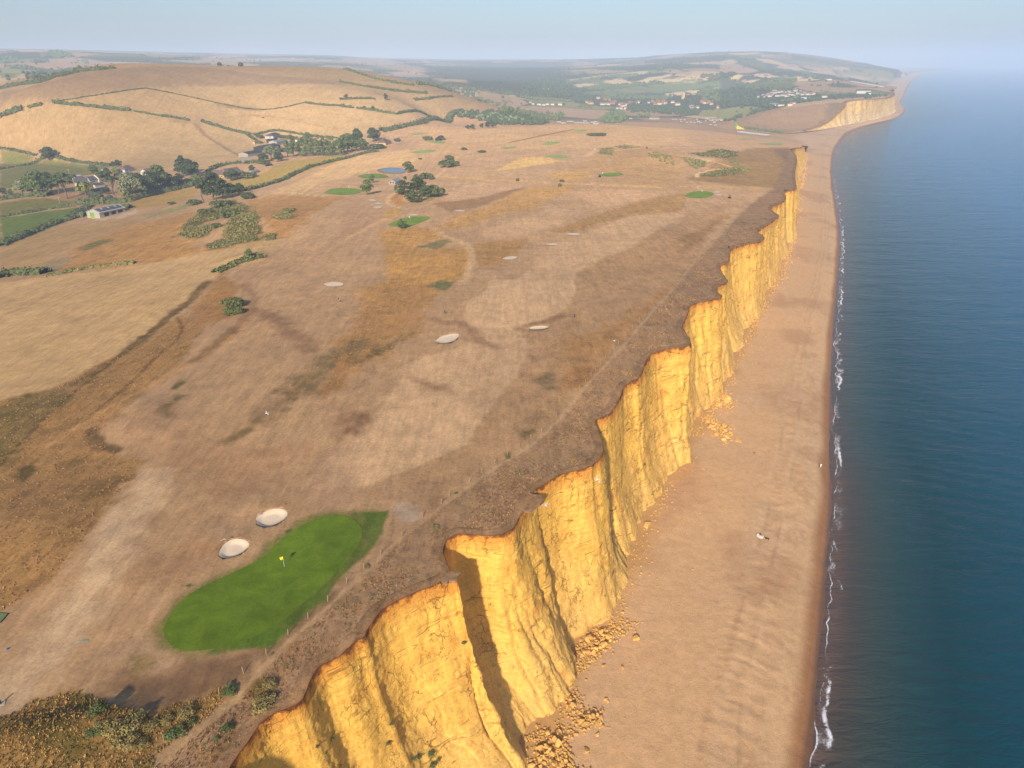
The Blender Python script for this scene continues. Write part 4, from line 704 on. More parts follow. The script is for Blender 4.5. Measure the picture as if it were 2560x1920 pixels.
# ------------------------------------------------------------------ boulders below the cliff
def rock_mesh(name, seed, n_cut=9):
    r = random.Random(seed); bm = bmesh.new(); bmesh.ops.create_cube(bm, size=1.7); bmesh.ops.subdivide_edges(bm, edges=list(bm.edges), cuts=2, use_grid_fill=True)
    for v in bm.verts: v.co = Vector((v.co.x*(1+.15*r.uniform(-1, 1)), v.co.y, v.co.z))
    planes = [(Vector((r.gauss(0, 1), r.gauss(0, 1), r.gauss(0, 1))).normalized(), r.uniform(.62, .95)) for _ in range(n_cut)]
    for nrm, d in planes:
        for v in bm.verts:
            k = v.co.dot(nrm)
            if k > d: v.co -= nrm*(k-d)
    for v in bm.verts: v.co += Vector((r.uniform(-1, 1), r.uniform(-1, 1), r.uniform(-1, 1)))*.025
    me = bpy.data.meshes.new(name); bm.to_mesh(me); bm.free(); return me
def rock_mat(name, c):
    m, t, p = new_mat(name); N = NT(t); o = N.n('ShaderNodeObjectInfo'); P = N.pos()
    f = N.math('ADD', N.ramp(o.outputs['Random'], ((0, .72), (1, 1.1))), N.ramp(N.noise(P, 1.6, 5, .65), ((.25, -.2), (.75, .2))))
    rgb = N.n('ShaderNodeRGB'); rgb.outputs[0].default_value = tuple(c)+(1,); N.l(N.mul(rgb.outputs[0], f), p.inputs['Base Color']); p.inputs['Roughness'].default_value = .95; p.inputs['Specular IOR Level'].default_value = .1
    N.l(N.bump(N.noise(P, 4, 5, .65), .5, .15), p.inputs['Normal']); return m
M_ROCK = rock_mat('fallen_sandstone', lin((238, 188, 108))*.88)
ROCKS = [rock_mesh('boulder', 50+i) for i in range(7)]
for q in ROCKS: q.materials.append(M_ROCK)
PILES = [('g1', [(340,1480),(420,1440),(540,1420),(580,1440),(570,1560),(640,1640),(600,1700),(330,1700)], 95, (.16, .62), 'yellow sandstone boulder in the pile at the bottom edge', 'boulders heaped at the near foot of the cliff'),
 ('g1', [(650,960),(640,900),(700,830),(790,740),(900,690),(960,670),(1000,720),(930,760),(850,850),(760,920),(700,990)], 95, (.16, .66), 'yellow sandstone boulder in the long pile against the cliff foot', 'boulders in the long pile against the cliff'),
 ('g1', [(560,1260),(600,1180),(640,1150),(650,1200),(620,1290),(560,1300)], 22, (.16, .45), 'boulder in the small spill below the cliff between two piles', 'boulders spilled between the piles'),
 ('g1', [(640,1340),(690,1270),(800,1290),(820,1370),(700,1380)], 26, (.16, .6), 'boulder in the loose scatter above the bottom pile', 'boulders scattered above the bottom pile'),
 ('g3', [(1530,830),(1580,810),(1640,870),(1740,900),(1800,990),(1700,1000),(1600,960)], 36, (.35, 1.1), 'blocky boulder in the fan of rocks reaching onto the beach', 'boulders of the mid beach rock fan'),
 ('g3', [(1600,760),(1660,650),(1700,620),(1770,680),(1720,720),(1640,730)], 24, (.35, 1.0), 'boulder in the rock fall above the mid beach fan', 'boulders of the upper mid beach fall')]
def beach_hit(uv):
    return on_z(uv, 4.4)
rr = random.Random(3)
def spread(fr, q, n, r):
    P = beach_hit(px(fr, q))[:, :2]; lo = P.min(0); hi = P.max(0); out = []; tries = 0
    while len(out) < n and tries < 6000:
        tries += 1; x = r.uniform(lo[0], hi[0]); y = r.uniform(lo[1], hi[1])
        if inpoly(np.array([x]), np.array([y]), P)[0]: out.append((x, y))
    return out, P
for f_, q, n, (s0, s1), lb, grp in PILES:
    pts, P = spread(f_, q, n, rr); c = P.mean(0); rad = np.hypot(*(P-c).T).mean()
    for x, y in pts:
        s = s0+(s1-s0)*rr.random()**2.2; zb = beach_z(x, y); heap = max(0, 1-math.hypot(x-c[0], y-c[1])/rad)*1.3*rr.random()
        o = link('boulder', rr.choice(ROCKS), M_ROCK, loc=(x, y, zb+heap+s*.35), label=lb, cat='boulder', group=grp); o.scale = (s*rr.uniform(.8, 1.25), s*rr.uniform(.8, 1.2), s*rr.uniform(.6, .95)); o.rotation_euler = (rr.uniform(-.4, .4), rr.uniform(-.4, .4), rr.uniform(0, 6.3))
for a, b, s, lb in ((955, 985, 0.39, 'lone boulder on open sand below the long pile'), (840, 1200, 0.39, 'single boulder beside a paler one on the open sand'), (858, 1215, 0.33, 'pale boulder touching another on the open sand'), (1040, 790, .75, 'square boulder at the seaward tip of the long pile'), (825, 975, 0.45, 'boulder resting just below the long pile'), (1110, 50, 1.04, 'big flat slab at the foot of the second buttress'),
                    (715, 1545, 0.52, 'largest of the loose boulders right of the bottom pile'), (785, 1440, 0.39, 'boulder on sand above the loose ones right of the bottom pile'), (935, 520, 0.52, 'pale block just off the cliff foot above the long pile'), (955, 620, 0.45, 'wedge shaped boulder at the top of the long pile')):
    p = beach_hit(px('g1', [(a, b)]))[0]; o = link('boulder', rr.choice(ROCKS), M_ROCK, loc=(p[0], p[1], beach_z(p[0], p[1])+s*.3), label=lb, cat='boulder', group='lone boulders on the beach'); o.scale = (s*1.1, s, s*.7); o.rotation_euler = (0, .2, rr.uniform(0, 6))
def rubble():
    """small debris too fine to count: gravel of broken stone along the whole cliff foot"""
    V0 = []; F0 = []; base = rock_mesh('rubble_piece', 99, 6); bv = np.array([v.co for v in base.vertices]); bf = [tuple(p.vertices) for p in base.polygons]
    bmm = bmesh.new(); bmesh.ops.create_icosphere(bmm, subdivisions=1, radius=1); bv = np.array([v.co for v in bmm.verts]); bf = np.array([[v.index for v in f.verts] for f in bmm.faces]); bmm.free()
    r = np.random.default_rng(5); VV = []; FF = []; k = 0
    L = resample(chaikin(np.array(_F0)[:, :2], 1), lambda x, y: 1.0); Dl = np.hypot(L[:, 0], L[:, 1]); dens = np.clip(fbm(np.arange(len(L)), np.zeros(len(L)), 30, 2, 140)+.45, 0.05, 1)
    pts = [(L[i]+np.array([.9, -.43])*abs(r.normal(0, 1.6)) +r.normal(0, .6, 2), r.uniform(.08, .26)*(1+Dl[i]/600)) for i in range(len(L)) for _ in range(r.poisson(2.4*dens[i]))]
    for f_, q, n, _, _, _ in PILES:
        P = beach_hit(px(f_, q))[:, :2]; c = P.mean(0)
        pts += [(c+(P[r.integers(len(P))]-c)*r.uniform(0, 1.25)+r.normal(0, .7, 2), r.uniform(.07, .25)*(1+np.hypot(*c)/300)) for _ in range(n*7)]
    pts += [(np.array(BU[i]+(BS[i]-BU[i])*abs(r.normal(0, .16))), r.uniform(.05, .14)*(1+np.hypot(*BU[i])/200)) for i in r.integers(0, len(BU)//2, 260)]
    for (x, y), s in pts:
        z = beach_zf(x, y); v = bv*s*r.uniform(.7, 1.3, 3); v = v+r.normal(0, s*.12, v.shape); VV.append(v+np.array([x, y, z+s*.2])); FF.append(bf+k); k += len(v)
    me = mesh_from('rubble', np.vstack(VV), np.vstack(FF), False); link('rubble', me, M_ROCK, kind='stuff')
_bk = BV[:, :, :2].reshape(-1, 2)[::3]; _bz = BV[:, :, 2].reshape(-1)[::3]; _cell = {}
for _i, (_x, _y) in enumerate(_bk):
    if _y < 1200: _cell.setdefault((int(_x//3), int(_y//3)), _bz[_i])
def beach_zf(x, y):
    i, j = int(x//3), int(y//3)
    for r_ in ((0, 0), (1, 0), (-1, 0), (0, 1), (0, -1), (1, 1), (-1, -1), (1, -1), (-1, 1)):
        if (i+r_[0], j+r_[1]) in _cell: return _cell[(i+r_[0], j+r_[1])]
    return 4.4
rubble()
# ------------------------------------------------------------------ trees, hedges, woods
def leaf_mat(name, c, var=.3):
    m, t, p = new_mat(name); N = NT(t); o = N.n('ShaderNodeObjectInfo'); P = N.pos()
    f = N.math('ADD', N.ramp(o.outputs['Random'], ((0, 1-var*.6), (1, 1+var*.6))), N.ramp(N.noise(P, .35, 3, .6), ((.25, -var), (.75, var))))
    rgb = N.n('ShaderNodeRGB'); rgb.outputs[0].default_value = tuple(c)+(1,); col = N.mul(rgb.outputs[0], f)
    N.l(N.mix(N.ramp(N.noise(P, .9, 3), ((.5, 0), (.75, .35))), col, tuple(np.array(c)*np.array([1.6, 1.35, 1.0]))), p.inputs['Base Color']); p.inputs['Roughness'].default_value = .75; p.inputs['Specular IOR Level'].default_value = .15
    return m
LEAF = dict(pine=leaf_mat('pine_needles', (0.078, 0.106, 0.041)), dark=leaf_mat('dark_leaves', (0.062, 0.088, 0.037)), mid=leaf_mat('green_leaves', (0.118, 0.156, 0.050)), pale=leaf_mat('willow_leaves', (0.211, 0.234, 0.118)), lime=leaf_mat('lime_leaves', (0.234, 0.258, 0.062)),
            pop=leaf_mat('poplar_leaves', (0.125, 0.172, 0.062)), hedge=leaf_mat('hedge_leaves', (0.109, 0.131, 0.050)), gorse=leaf_mat('gorse_leaves', (0.133, 0.149, 0.047)), yell=leaf_mat('yellowing_leaves', (0.252, 0.204, 0.072)), brack=leaf_mat('bracken_fronds', (0.211, 0.196, 0.074)))
M_BARK = plain('bark', (.16, .115, .075), .95, .3, 2.)
def leaf_quads(pts, nrm, size, r, aspect=1.0):
    """one small leaf card per point"""
    n = len(pts); a = r.normal(0, 1, (n, 3)); nn = nrm+r.normal(0, .55, (n, 3)); nn /= np.linalg.norm(nn, axis=1)[:, None]+1e-9
    u = np.cross(nn, a); u /= np.linalg.norm(u, axis=1)[:, None]+1e-9; v = np.cross(nn, u); s = (size*r.uniform(.6, 1.35, n))[:, None]
    V = np.stack([pts-u*s-v*s*.25*aspect, pts-u*s*.1-v*s*.9*aspect, pts+u*s+v*s*.2*aspect, pts+u*s*.05+v*s*.85*aspect], 1).reshape(-1, 3)
    F = np.arange(4*n).reshape(n, 4); return V, F
def clump_pts(cl, n, r, shell=(.72, 1.02)):
    cl = np.asarray(cl, float); w = (cl[:, 3]*cl[:, 4]*cl[:, 5])**(2/3); k = r.choice(len(cl), n, p=w/w.sum())
    d = r.normal(0, 1, (n, 3)); d /= np.linalg.norm(d, axis=1)[:, None]; d[:, 2] = np.where(d[:, 2] < -.35, -d[:, 2], d[:, 2]); rad = r.uniform(*shell, n)[:, None]
    c = cl[k]; return c[:, :3]+d*rad*c[:, 3:6], d
def trunk_mesh(name, h, r0, limbs, r, lean=0.0):
    bm = bmesh.new()
    def tube(a, b, ra, rb, seg=6, mid=None):
        pts = [Vector(a), (Vector(a)+Vector(b))/2+Vector((r.uniform(-.1, .1), r.uniform(-.1, .1), 0))*(Vector(b)-Vector(a)).length, Vector(b)]; rads = [ra, (ra+rb)/2, rb]; rings = []
        ax = (Vector(b)-Vector(a)).normalized(); u = ax.orthogonal().normalized(); w = ax.cross(u)
        for p_, q in zip(pts, rads): rings.append([bm.verts.new(p_+(u*math.cos(t)+w*math.sin(t))*q) for t in [2*math.pi*i/seg for i in range(seg)]])
        for i in range(2):
            for j in range(seg): bm.faces.new((rings[i][j], rings[i][(j+1) % seg], rings[i+1][(j+1) % seg], rings[i+1][j]))
    tube((0, 0, -.4), (lean*h, 0, h*.55), r0, r0*.65, 7); tube((lean*h, 0, h*.55), (lean*h*1.2, 0, h*.9), r0*.65, r0*.2, 6)
    for ex, ey, ez, z0 in limbs: tube((lean*z0, 0, z0), (ex, ey, ez), r0*.45, r0*.12, 5)
    me = bpy.data.meshes.new(name); bm.to_mesh(me); bm.free(); me.materials.append(M_BARK); return me
TREES = {}
def make_tree(key, leaf, clumps, h, n, size, r0=.28, shell=(.72, 1.02), lean=0., z_low=None):
    """a unit tree of height h: clumps are (x, y, z, rx, ry, rz)"""
    out = []
    for v in range(2):
        r = np.random.default_rng(hash(key) % 1000+v*77 if False else sum(map(ord, key))+v*77); q = random.Random(v+len(key))
        cl = np.array(clumps, float); cl[:, :3] += r.normal(0, .05*h, cl[:, :3].shape)*np.array([1, 1, .5]); cl[:, 3:] *= r.uniform(.85, 1.15, cl[:, 3:].shape)
        P, nr = clump_pts(cl, n, r, shell); V, F = leaf_quads(P, nr, size, r); me = mesh_from('crown_'+key, V, F, False); me.materials.append(LEAF[leaf])
        limbs = [(c[0]*.8, c[1]*.8, c[2], h*.28+.18*h*q.random()) for c in cl[:6]]
        out.append((trunk_mesh('trunk_'+key, h, r0, limbs, q, lean), me))
    TREES[key] = (h, out)
def ring_cl(n, R_, z, rr_, rz, seed, jz=.6):
    q = random.Random(seed); return [(R_*math.cos(6.283*i/n+q.uniform(-.3, .3)), R_*math.sin(6.283*i/n+q.uniform(-.3, .3)), z+q.uniform(-jz, jz), rr_*q.uniform(.8, 1.2), rr_*q.uniform(.8, 1.2), rz*q.uniform(.8, 1.2)) for i in range(n)]
make_tree('broad', 'mid', [(0, 0, 6.6, 2.3, 2.3, 1.8)]+ring_cl(6, 2.2, 4.8, 1.7, 1.5, 1)+ring_cl(4, 1.6, 3.0, 1.5, 1.2, 2), 8, 1300, .36)
make_tree('dark', 'dark', [(0, 0, 7.0, 2.2, 2.2, 1.6)]+ring_cl(6, 2.3, 5.0, 1.7, 1.6, 3)+ring_cl(5, 2.0, 2.8, 1.6, 1.4, 4), 8.4, 1400, .36)
make_tree('pine', 'pine', [(0, 0, 8.6, 1.1, 1.1, 1.3), (0, 0, 6.6, 1.7, 1.7, 1.2)]+ring_cl(5, 1.7, 5.4, 1.5, .7, 5)+ring_cl(6, 2.2, 3.6, 1.6, .75, 6)+ring_cl(6, 2.4, 1.9, 1.6, .7, 7), 10, 1700, .34, .3)
make_tree('umbrella', 'pine', [(0, 0, 8.2, 2.0, 2.0, .9)]+ring_cl(6, 2.8, 7.3, 1.6, .7, 8, .4)+ring_cl(4, 2.2, 5.6, 1.3, .6, 9, .5), 9.5, 1200, .34, .34, lean=.04)
make_tree('cypress', 'dark', [(0, 0, 9.6, 1.6, 1.6, 1.4)]+ring_cl(5, 2.3, 7.6, 1.9, 1.2, 10)+ring_cl(6, 3.0, 5.2, 2.0, 1.3, 11)+ring_cl(5, 2.6, 3.2, 1.8, 1.2, 12), 11, 1900, .38, .4)
make_tree('poplar', 'pop', [(0, 0, z, r_, r_, 2.4) for z, r_ in ((3.2, 1.6), (6, 1.9), (9, 2.0), (12, 1.7), (15, 1.2))]+ring_cl(4, 1.1, 5, 1.1, 2, 13)+ring_cl(4, 1.1, 10, 1.1, 2, 14), 17, 1700, .44, .26)
make_tree('willow', 'pale', [(0, 0, 5.6, 2.4, 2.4, 1.9)]+ring_cl(7, 2.3, 3.6, 1.6, 2.0, 15), 7.6, 1300, .34)
make_tree('lime', 'lime', [(0, 0, 4.8, 1.9, 1.9, 1.5)]+ring_cl(5, 1.6, 3.2, 1.4, 1.4, 16), 6.4, 1000, .32)
make_tree('bush', 'hedge', [(0, 0, .9, 1.5, 1.5, .9)]+ring_cl(5, 1.2, .7, .8, .7, 17, .2), 2, 700, .22, .06, (.6, 1.02))
make_tree('gorse', 'gorse', [(0, 0, .7, 1.5, 1.3, .8)]+ring_cl(4, 1.0, .6, .7, .6, 18, .1), 1.6, 900, .15, .05, (.7, 1.02))
def tree(fr, bx, by, top, key, wide=1.0, label=None, name=None, group=None, lift=0):
    """a tree whose foot is read at (bx, by) and whose top at y = top"""
    p = H1(fr, bx, by); D = math.hypot(p[0], p[1]); s = FR[fr][2]; hm = (by-top)*s/CAM_F*math.hypot(D, CAM_H-p[2])*1.04; h0, vs = TREES[key]; k = hm/h0; v = vs[rr.randrange(2)]
    o = empty(name or {'pine': 'pine_tree', 'umbrella': 'pine_tree', 'cypress': 'cypress_tree', 'poplar': 'poplar_tree', 'willow': 'willow_tree', 'bush': 'bush', 'gorse': 'gorse_bush'}.get(key, 'tree'), (p[0], p[1], p[2]-.15+lift), rr.uniform(0, 6.28), (k*wide, k*wide, k), label=label, cat='bush' if key in ('bush', 'gorse') else 'tree', group=group)
    link('trunk', v[0], parent=o); link('crown', v[1], parent=o); return o
for a in (('h5', 740, 1040, 560, 'pine', 1.55, 'front pine of the clump on the golf course, branches to the ground'), ('h5', 450, 800, 195, 'pine', .95, 'left pine of the clump, round green head beside the stone hut'), ('h5', 860, 760, 140, 'cypress', .95, 'tallest dark tree at the back of the pine clump'),
          ('h5', 1010, 760, 250, 'cypress', .85, 'layered dark tree just right of the tallest in the pine clump'), ('h5', 1180, 860, 380, 'pine', 1.1, 'right hand pine of the clump with deep shade below it'), ('h5', 1390, 830, 450, 'bush', 1.0, 'grey green thicket at the right end of the pine clump'), ('h5', 300, 770, 560, 'bush', .8, 'low bush at the left foot of the pine clump'),
          ('h5', 140, 650, 390, 'pine', .6, 'small spiky sapling by the sandy path left of the pine clump'), ('h5', 1180, 230, 20, 'bush', 1.2, 'green bush on the bank above the pine clump'), ('h5', 1360, 265, 140, 'bush', .8, 'dark bush right of the green one above the pine clump'),
          ('c3', 2040, 585, 475, 'broad', 1.15, 'spreading tree at the right end of the pond'), ('c3', 1580, 830, 685, 'broad', 1.0, 'bare-legged tree at the right end of a green below the pond'), ('c3', 1640, 695, 615, 'broad', .9, 'small tree between the pond and the bare-legged tree'), ('z2', 398, 1212, 1145, 'pine', 1.15, 'lone round pine standing on the front of a green'),
          ('z2', 1142, 908, 886, 'bush', .5, 'small dark conifer on the golden fence line'), ('z2', 1413, 942, 920, 'bush', .55, 'dark round shrub just below the golden fence line'), ('z2', 1425, 912, 895, 'bush', .9, 'low shrub on the golden fence line'), ('z2', 700, 815, 768, 'bush', 1.3, 'big rounded thicket beside the track above the pines'), ('z2', 703, 770, 740, 'bush', .9, 'small bush behind the rounded thicket'), ('z2', 797, 708, 690, 'bush', 1.2, 'flat bush at the near end of the pale path'), ('z2', 910, 724, 708, 'bush', 1.6, 'flat dark bush at the far end of the pale path'), ('z2', 515, 768, 757, 'bush', 1.2, 'tiny bush on the pale fairway beyond the pond'),
          ('z2', 850, 574, 545, 'dark', 1.2, 'second dark tree of the row of five on the far course'), ('z2', 820, 574, 548, 'dark', 1.1, 'leftmost dark tree of the row of five on the far course'), ('z2', 912, 568, 538, 'dark', .8, 'middle single tree of the row of five on the far course'), ('z2', 948, 566, 530, 'dark', 1.1, 'fourth dark tree of the row of five on the far course'), ('z2', 985, 565, 530, 'dark', 1.1, 'rightmost dark tree of the row of five on the far course'),
          ('z2', 1620, 616, 598, 'bush', 1.6, 'left bush of the low dark clump alone on the far course'), ('z2', 1650, 616, 597, 'bush', 1.6, 'middle bush of the low dark clump alone on the far course'), ('z2', 1685, 616, 597, 'bush', 1.6, 'right bush of the low dark clump alone on the far course'),
          ('z2', 560, 645, 618, 'bush', 1.2, 'round bush at the left end of the long dark shed'), ('z2', 650, 643, 625, 'bush', 1.6, 'bush in front of the long dark shed'),
          ('c3', 520, 440, 295, 'willow', 1.05, 'pale grey green willow in front of the dark barn roofs'), ('c3', 440, 465, 375, 'dark', 1.2, 'dark tree left of the willow by the farm'), ('c3', 600, 460, 370, 'dark', 1.2, 'dark tree right of the willow by the farm'), ('c3', 1470, 340, 128, 'dark', .75, 'round dark tree in the belt left of the clubhouse'), ('c3', 1655, 240, 105, 'dark', 1.1, 'tall dark pine rising beside the clubhouse'),
          ('c3', 930, 250, 155, 'broad', 1.1, 'tree behind the poplar row above the others'), ('c3', 750, 230, 175, 'dark', 1.2, 'dark tree behind the farm sheds'), ('c3', 1700, 320, 265, 'bush', 1.6, 'bush below the clubhouse'), ('c3', 1920, 240, 200, 'bush', .9, 'shrub among the white terrace tables of the clubhouse'), ('c3', 400, 200, 160, 'bush', .9, 'bush at the left end of the dark roofed bungalow'), ('c3', 640, 200, 165, 'bush', 1.1, 'bush in front of the dark roofed bungalow'), ('c3', 310, 575, 510, 'dark', 1.0, 'tree on the corner of the long cottage'), ('c3', 90, 670, 560, 'dark', 1.3, 'brown green tree in front of the long cottage'), ('c3', 240, 640, 575, 'bush', 1.6, 'dark shrubs below the long cottage'), ('c3', 270, 865, 805, 'bush', 1.1, 'round dark bush below the wind bent pines'),
          ('z1', 1312, 1040, 905, 'umbrella', .75, 'thin bare trunked pine left of the dark clump above the bracken hill'), ('z1', 1372, 1030, 875, 'cypress', .85, 'tallest dark tree of the clump above the bracken hill'), ('z1', 1432, 1022, 900, 'cypress', .8, 'middle dark tree of the clump above the bracken hill'), ('z1', 1492, 1010, 930, 'dark', .95, 'rounded dark tree right of the middle of that clump'), ('z1', 1540, 995, 930, 'dark', 1.05, 'lowest rightmost tree of the clump above the bracken hill'), ('z1', 1360, 900, 850, 'dark', 1.1, 'dark tree just behind the clump, left of the yellow gable'),
          ('c4', 2030, 405, 205, 'cypress', .8, 'big layered cypress standing against the stubble hill'), ('c4', 2115, 425, 245, 'dark', .95, 'big round dark tree touching the layered cypress'), ('c4', 740, 650, 415, 'umbrella', 1.0, 'dark umbrella pine in front of the cream cottage'), ('c4', 650, 600, 430, 'umbrella', .85, 'smaller umbrella pine left of the dark one'), ('c4', 1265, 615, 385, 'umbrella', .95, 'tall pine with several pale bare trunks'), ('c4', 1455, 650, 410, 'willow', .95, 'tall pale green tree right of the bare trunked pine'), ('c4', 1410, 660, 560, 'lime', 1.0, 'small pale tree below the tall pale one'),
          ('c4', 1660, 585, 392, 'dark', .95, 'wide brown green tree in the middle of the wooded lane'), ('c4', 1560, 560, 400, 'dark', .9, 'dark tree between the pale tree and the wide brown green one'), ('c4', 1790, 545, 335, 'broad', .9, 'green tree above the wooded lane left of the cypress'), ('c4', 1890, 530, 400, 'dark', 1.1, 'dark rounded tree next left of the layered cypress'), ('c4', 1980, 500, 390, 'dark', 1.1, 'dark low tree at the foot of the layered cypress'), ('c4', 265, 620, 470, 'willow', 1.0, 'pale leftmost tree of the grove left of the pines'), ('c4', 355, 615, 440, 'broad', .95, 'second tree of the grove left of the pines'), ('c4', 450, 610, 408, 'broad', .9, 'third and tallest tree of the grove left of the pines'), ('c4', 545, 600, 410, 'dark', .9, 'fourth tree of the grove, next to the pines'),
          ('c4', 955, 630, 485, 'lime', 1.0, 'yellow green tree in front of the cream cottage'), ('c4', 1180, 600, 530, 'dark', 1.2, 'dark tree between the yellow green tree and the bare trunks'), ('c4', 1060, 655, 600, 'bush', 1.2, 'round bush below the grey roofed outbuilding'), ('c4', 1040, 385, 300, 'broad', 1.1, 'green tree at the edge of the meadow behind the hamlet'), ('c4', 1255, 305, 250, 'dark', .9, 'left of two dark trees behind the white bungalow'), ('c4', 1310, 305, 235, 'dark', 1.0, 'right of two dark trees behind the white bungalow'), ('c4', 1280, 375, 310, 'lime', 1.0, 'yellow green shrub tree left of the white bungalow'), ('c4', 1180, 375, 318, 'dark', .9, 'small dark tree beside the blue shed'), ('c4', 1415, 300, 278, 'bush', .8, 'bush behind the ridge of the white bungalow'), ('c4', 540, 215, 112, 'dark', 1.35, 'big bushy tree at the hedge corner of the two meadows'), ('c4', 2145, 715, 658, 'bush', 1.2, 'bush on the tan slope near the pine clump'), ('c4', 1900, 712, 680, 'bush', 1.2, 'small round bush alone on the tan slope'), ('c4', 1140, 680, 640, 'bush', 1.2, 'bush at the utility pole by the grey barn'), ('c4', 1220, 680, 620, 'dark', 1.3, 'dark tree above the grey barn'), ('c4', 1000, 690, 660, 'bush', 1.6, 'dark shrub in the hedge above the grey barn'), ('c4', 30, 600, 545, 'dark', 1.4, 'dark trees at the left picture edge'), ('c4', 120, 610, 560, 'broad', 1.2, 'pale tree near the left picture edge'),
          ('z1', 1605, 1405, 1348, 'broad', .8, 'young tree growing out of the gorse bank'), ('z1', 1600, 1020, 985, 'bush', 1.1, 'dark bush at the top of the bracken hill'), ('z1', 1320, 1120, 1085, 'bush', 1.3, 'brownish bush on the bracken hill'), ('z1', 1395, 1205, 1175, 'bush', 1.0, 'dark bush in the lower bracken'), ('z1', 1470, 1140, 1095, 'bush', 1.4, 'dark thicket in the middle of the bracken'), ('z1', 1420, 1070, 1030, 'bush', 1.5, 'scrub at the crest of the bracken hill'),
          ('z4', 1502, 172, 118, 'gorse', 1.25, 'upper of two round gorse bushes on the dry fairway'), ('z4', 1485, 222, 175, 'gorse', .95, 'left half of the lower pair of gorse bushes on the fairway'), ('z4', 1535, 212, 172, 'gorse', .95, 'right half of the lower pair of gorse bushes on the fairway'),
          ('z2', 295, 388, 350, 'dark', .7, 'lone slim tree on the hillside hedge'), ('z2', 40, 380, 352, 'dark', 1.0, 'tree at the left end of a hillside hedge'), ('z2', 155, 440, 425, 'dark', 1.2, 'left of two small trees on the lower hillside hedge'), ('z2', 215, 455, 428, 'dark', .9, 'right of two small trees on the lower hillside hedge'), ('z2', 575, 505, 485, 'dark', 1.3, 'tree at the foot of the lower hillside hedge')): tree(*a)
for i, x in enumerate((705, 770, 835, 905, 975, 1035, 1095, 1160, 1225, 1285)): tree('c3', x, 410-.03*(x-700), (215, 208, 214, 190, 230, 205, 215, 208, 222, 218)[i], 'poplar', 1.25, '%s poplar from the left in the row beside the farm' % ('first second third fourth fifth sixth seventh eighth ninth tenth'.split()[i]), group='poplars beside the farm')
for i, x in enumerate((1330, 1375, 1420, 1465, 1510, 1550)): tree('c3', x, 360-.12*(x-1330), (200, 185, 200, 210, 215, 230)[i], 'broad', 1.0, '%s tree from the left in the belt between poplars and clubhouse' % ('first second third fourth fifth sixth'.split()[i]), group='tree belt by the clubhouse')
# hedges: each a leafy ridge with a solid core
def hedge(fr, pts, w, h, key='hedge', label='', name='hedge', dens=1.0, lump=.3):
    P = resample(chaikin(H(fr, pts)[:, :2], 1), lambda x, y: 1.2+math.hypot(x, y)*.0012); n = len(P); D = np.hypot(*P.mean(0)); r = np.random.default_rng(int(abs(P[0, 0]*7+P[0, 1])))
    T = np.gradient(P, axis=0); T /= np.hypot(T[:, 0], T[:, 1])[:, None]+1e-9; nn = np.stack([-T[:, 1], T[:, 0]], 1); S = np.arange(n)*1.5
    hh = h*(1+lump*fbm(S, S*0+D, 7, 3, 150)+lump*.7*fbm(S, S*0+D, 2.2, 2, 151)); ww = w*(1+.3*fbm(S, S*0-D, 6, 3, 152)); z = ground(P[:, 0], P[:, 1])
    prof = [(-.5, -.3), (-.52, .45), (-.3, .92), (0, 1.0), (.3, .9), (.52, .42), (.5, -.3)]; V = np.zeros((n, len(prof), 3))
    for j, (a, b) in enumerate(prof): V[:, j, :2] = P+nn*(a*ww*.8)[:, None]; V[:, j, 2] = z+b*hh*.72
    V += r.normal(0, .12*h, V.shape); core = mesh_from('core', V.reshape(-1, 3), grid_faces(n, len(prof)), False); core.materials.append(LEAF[key])
    m = int(min(3600, n*1.5*dens*11*max(.35, 500/max(D, 300)))); i = r.integers(0, n, m); an = r.uniform(-.15, math.pi+.15, m); d = np.stack([nn[i, 0]*np.cos(an), nn[i, 1]*np.cos(an), np.sin(an)], 1)
    pt = np.column_stack([P[i]+T[i]*r.uniform(-.8, .8, (m, 1))+nn[i]*(np.cos(an)*ww[i]*.55)[:, None], z[i]+np.maximum(np.sin(an), 0)*hh[i]*r.uniform(.7, 1.12, m)]); V2, F2 = leaf_quads(pt, d, .34+D*.0007, r)
    o = empty(name, (0, 0, 0), label=label, cat='hedge'); link('core', core, parent=o); me = mesh_from('leaves', V2, F2, False); me.materials.append(LEAF[key]); link('leaves', me, parent=o); return o
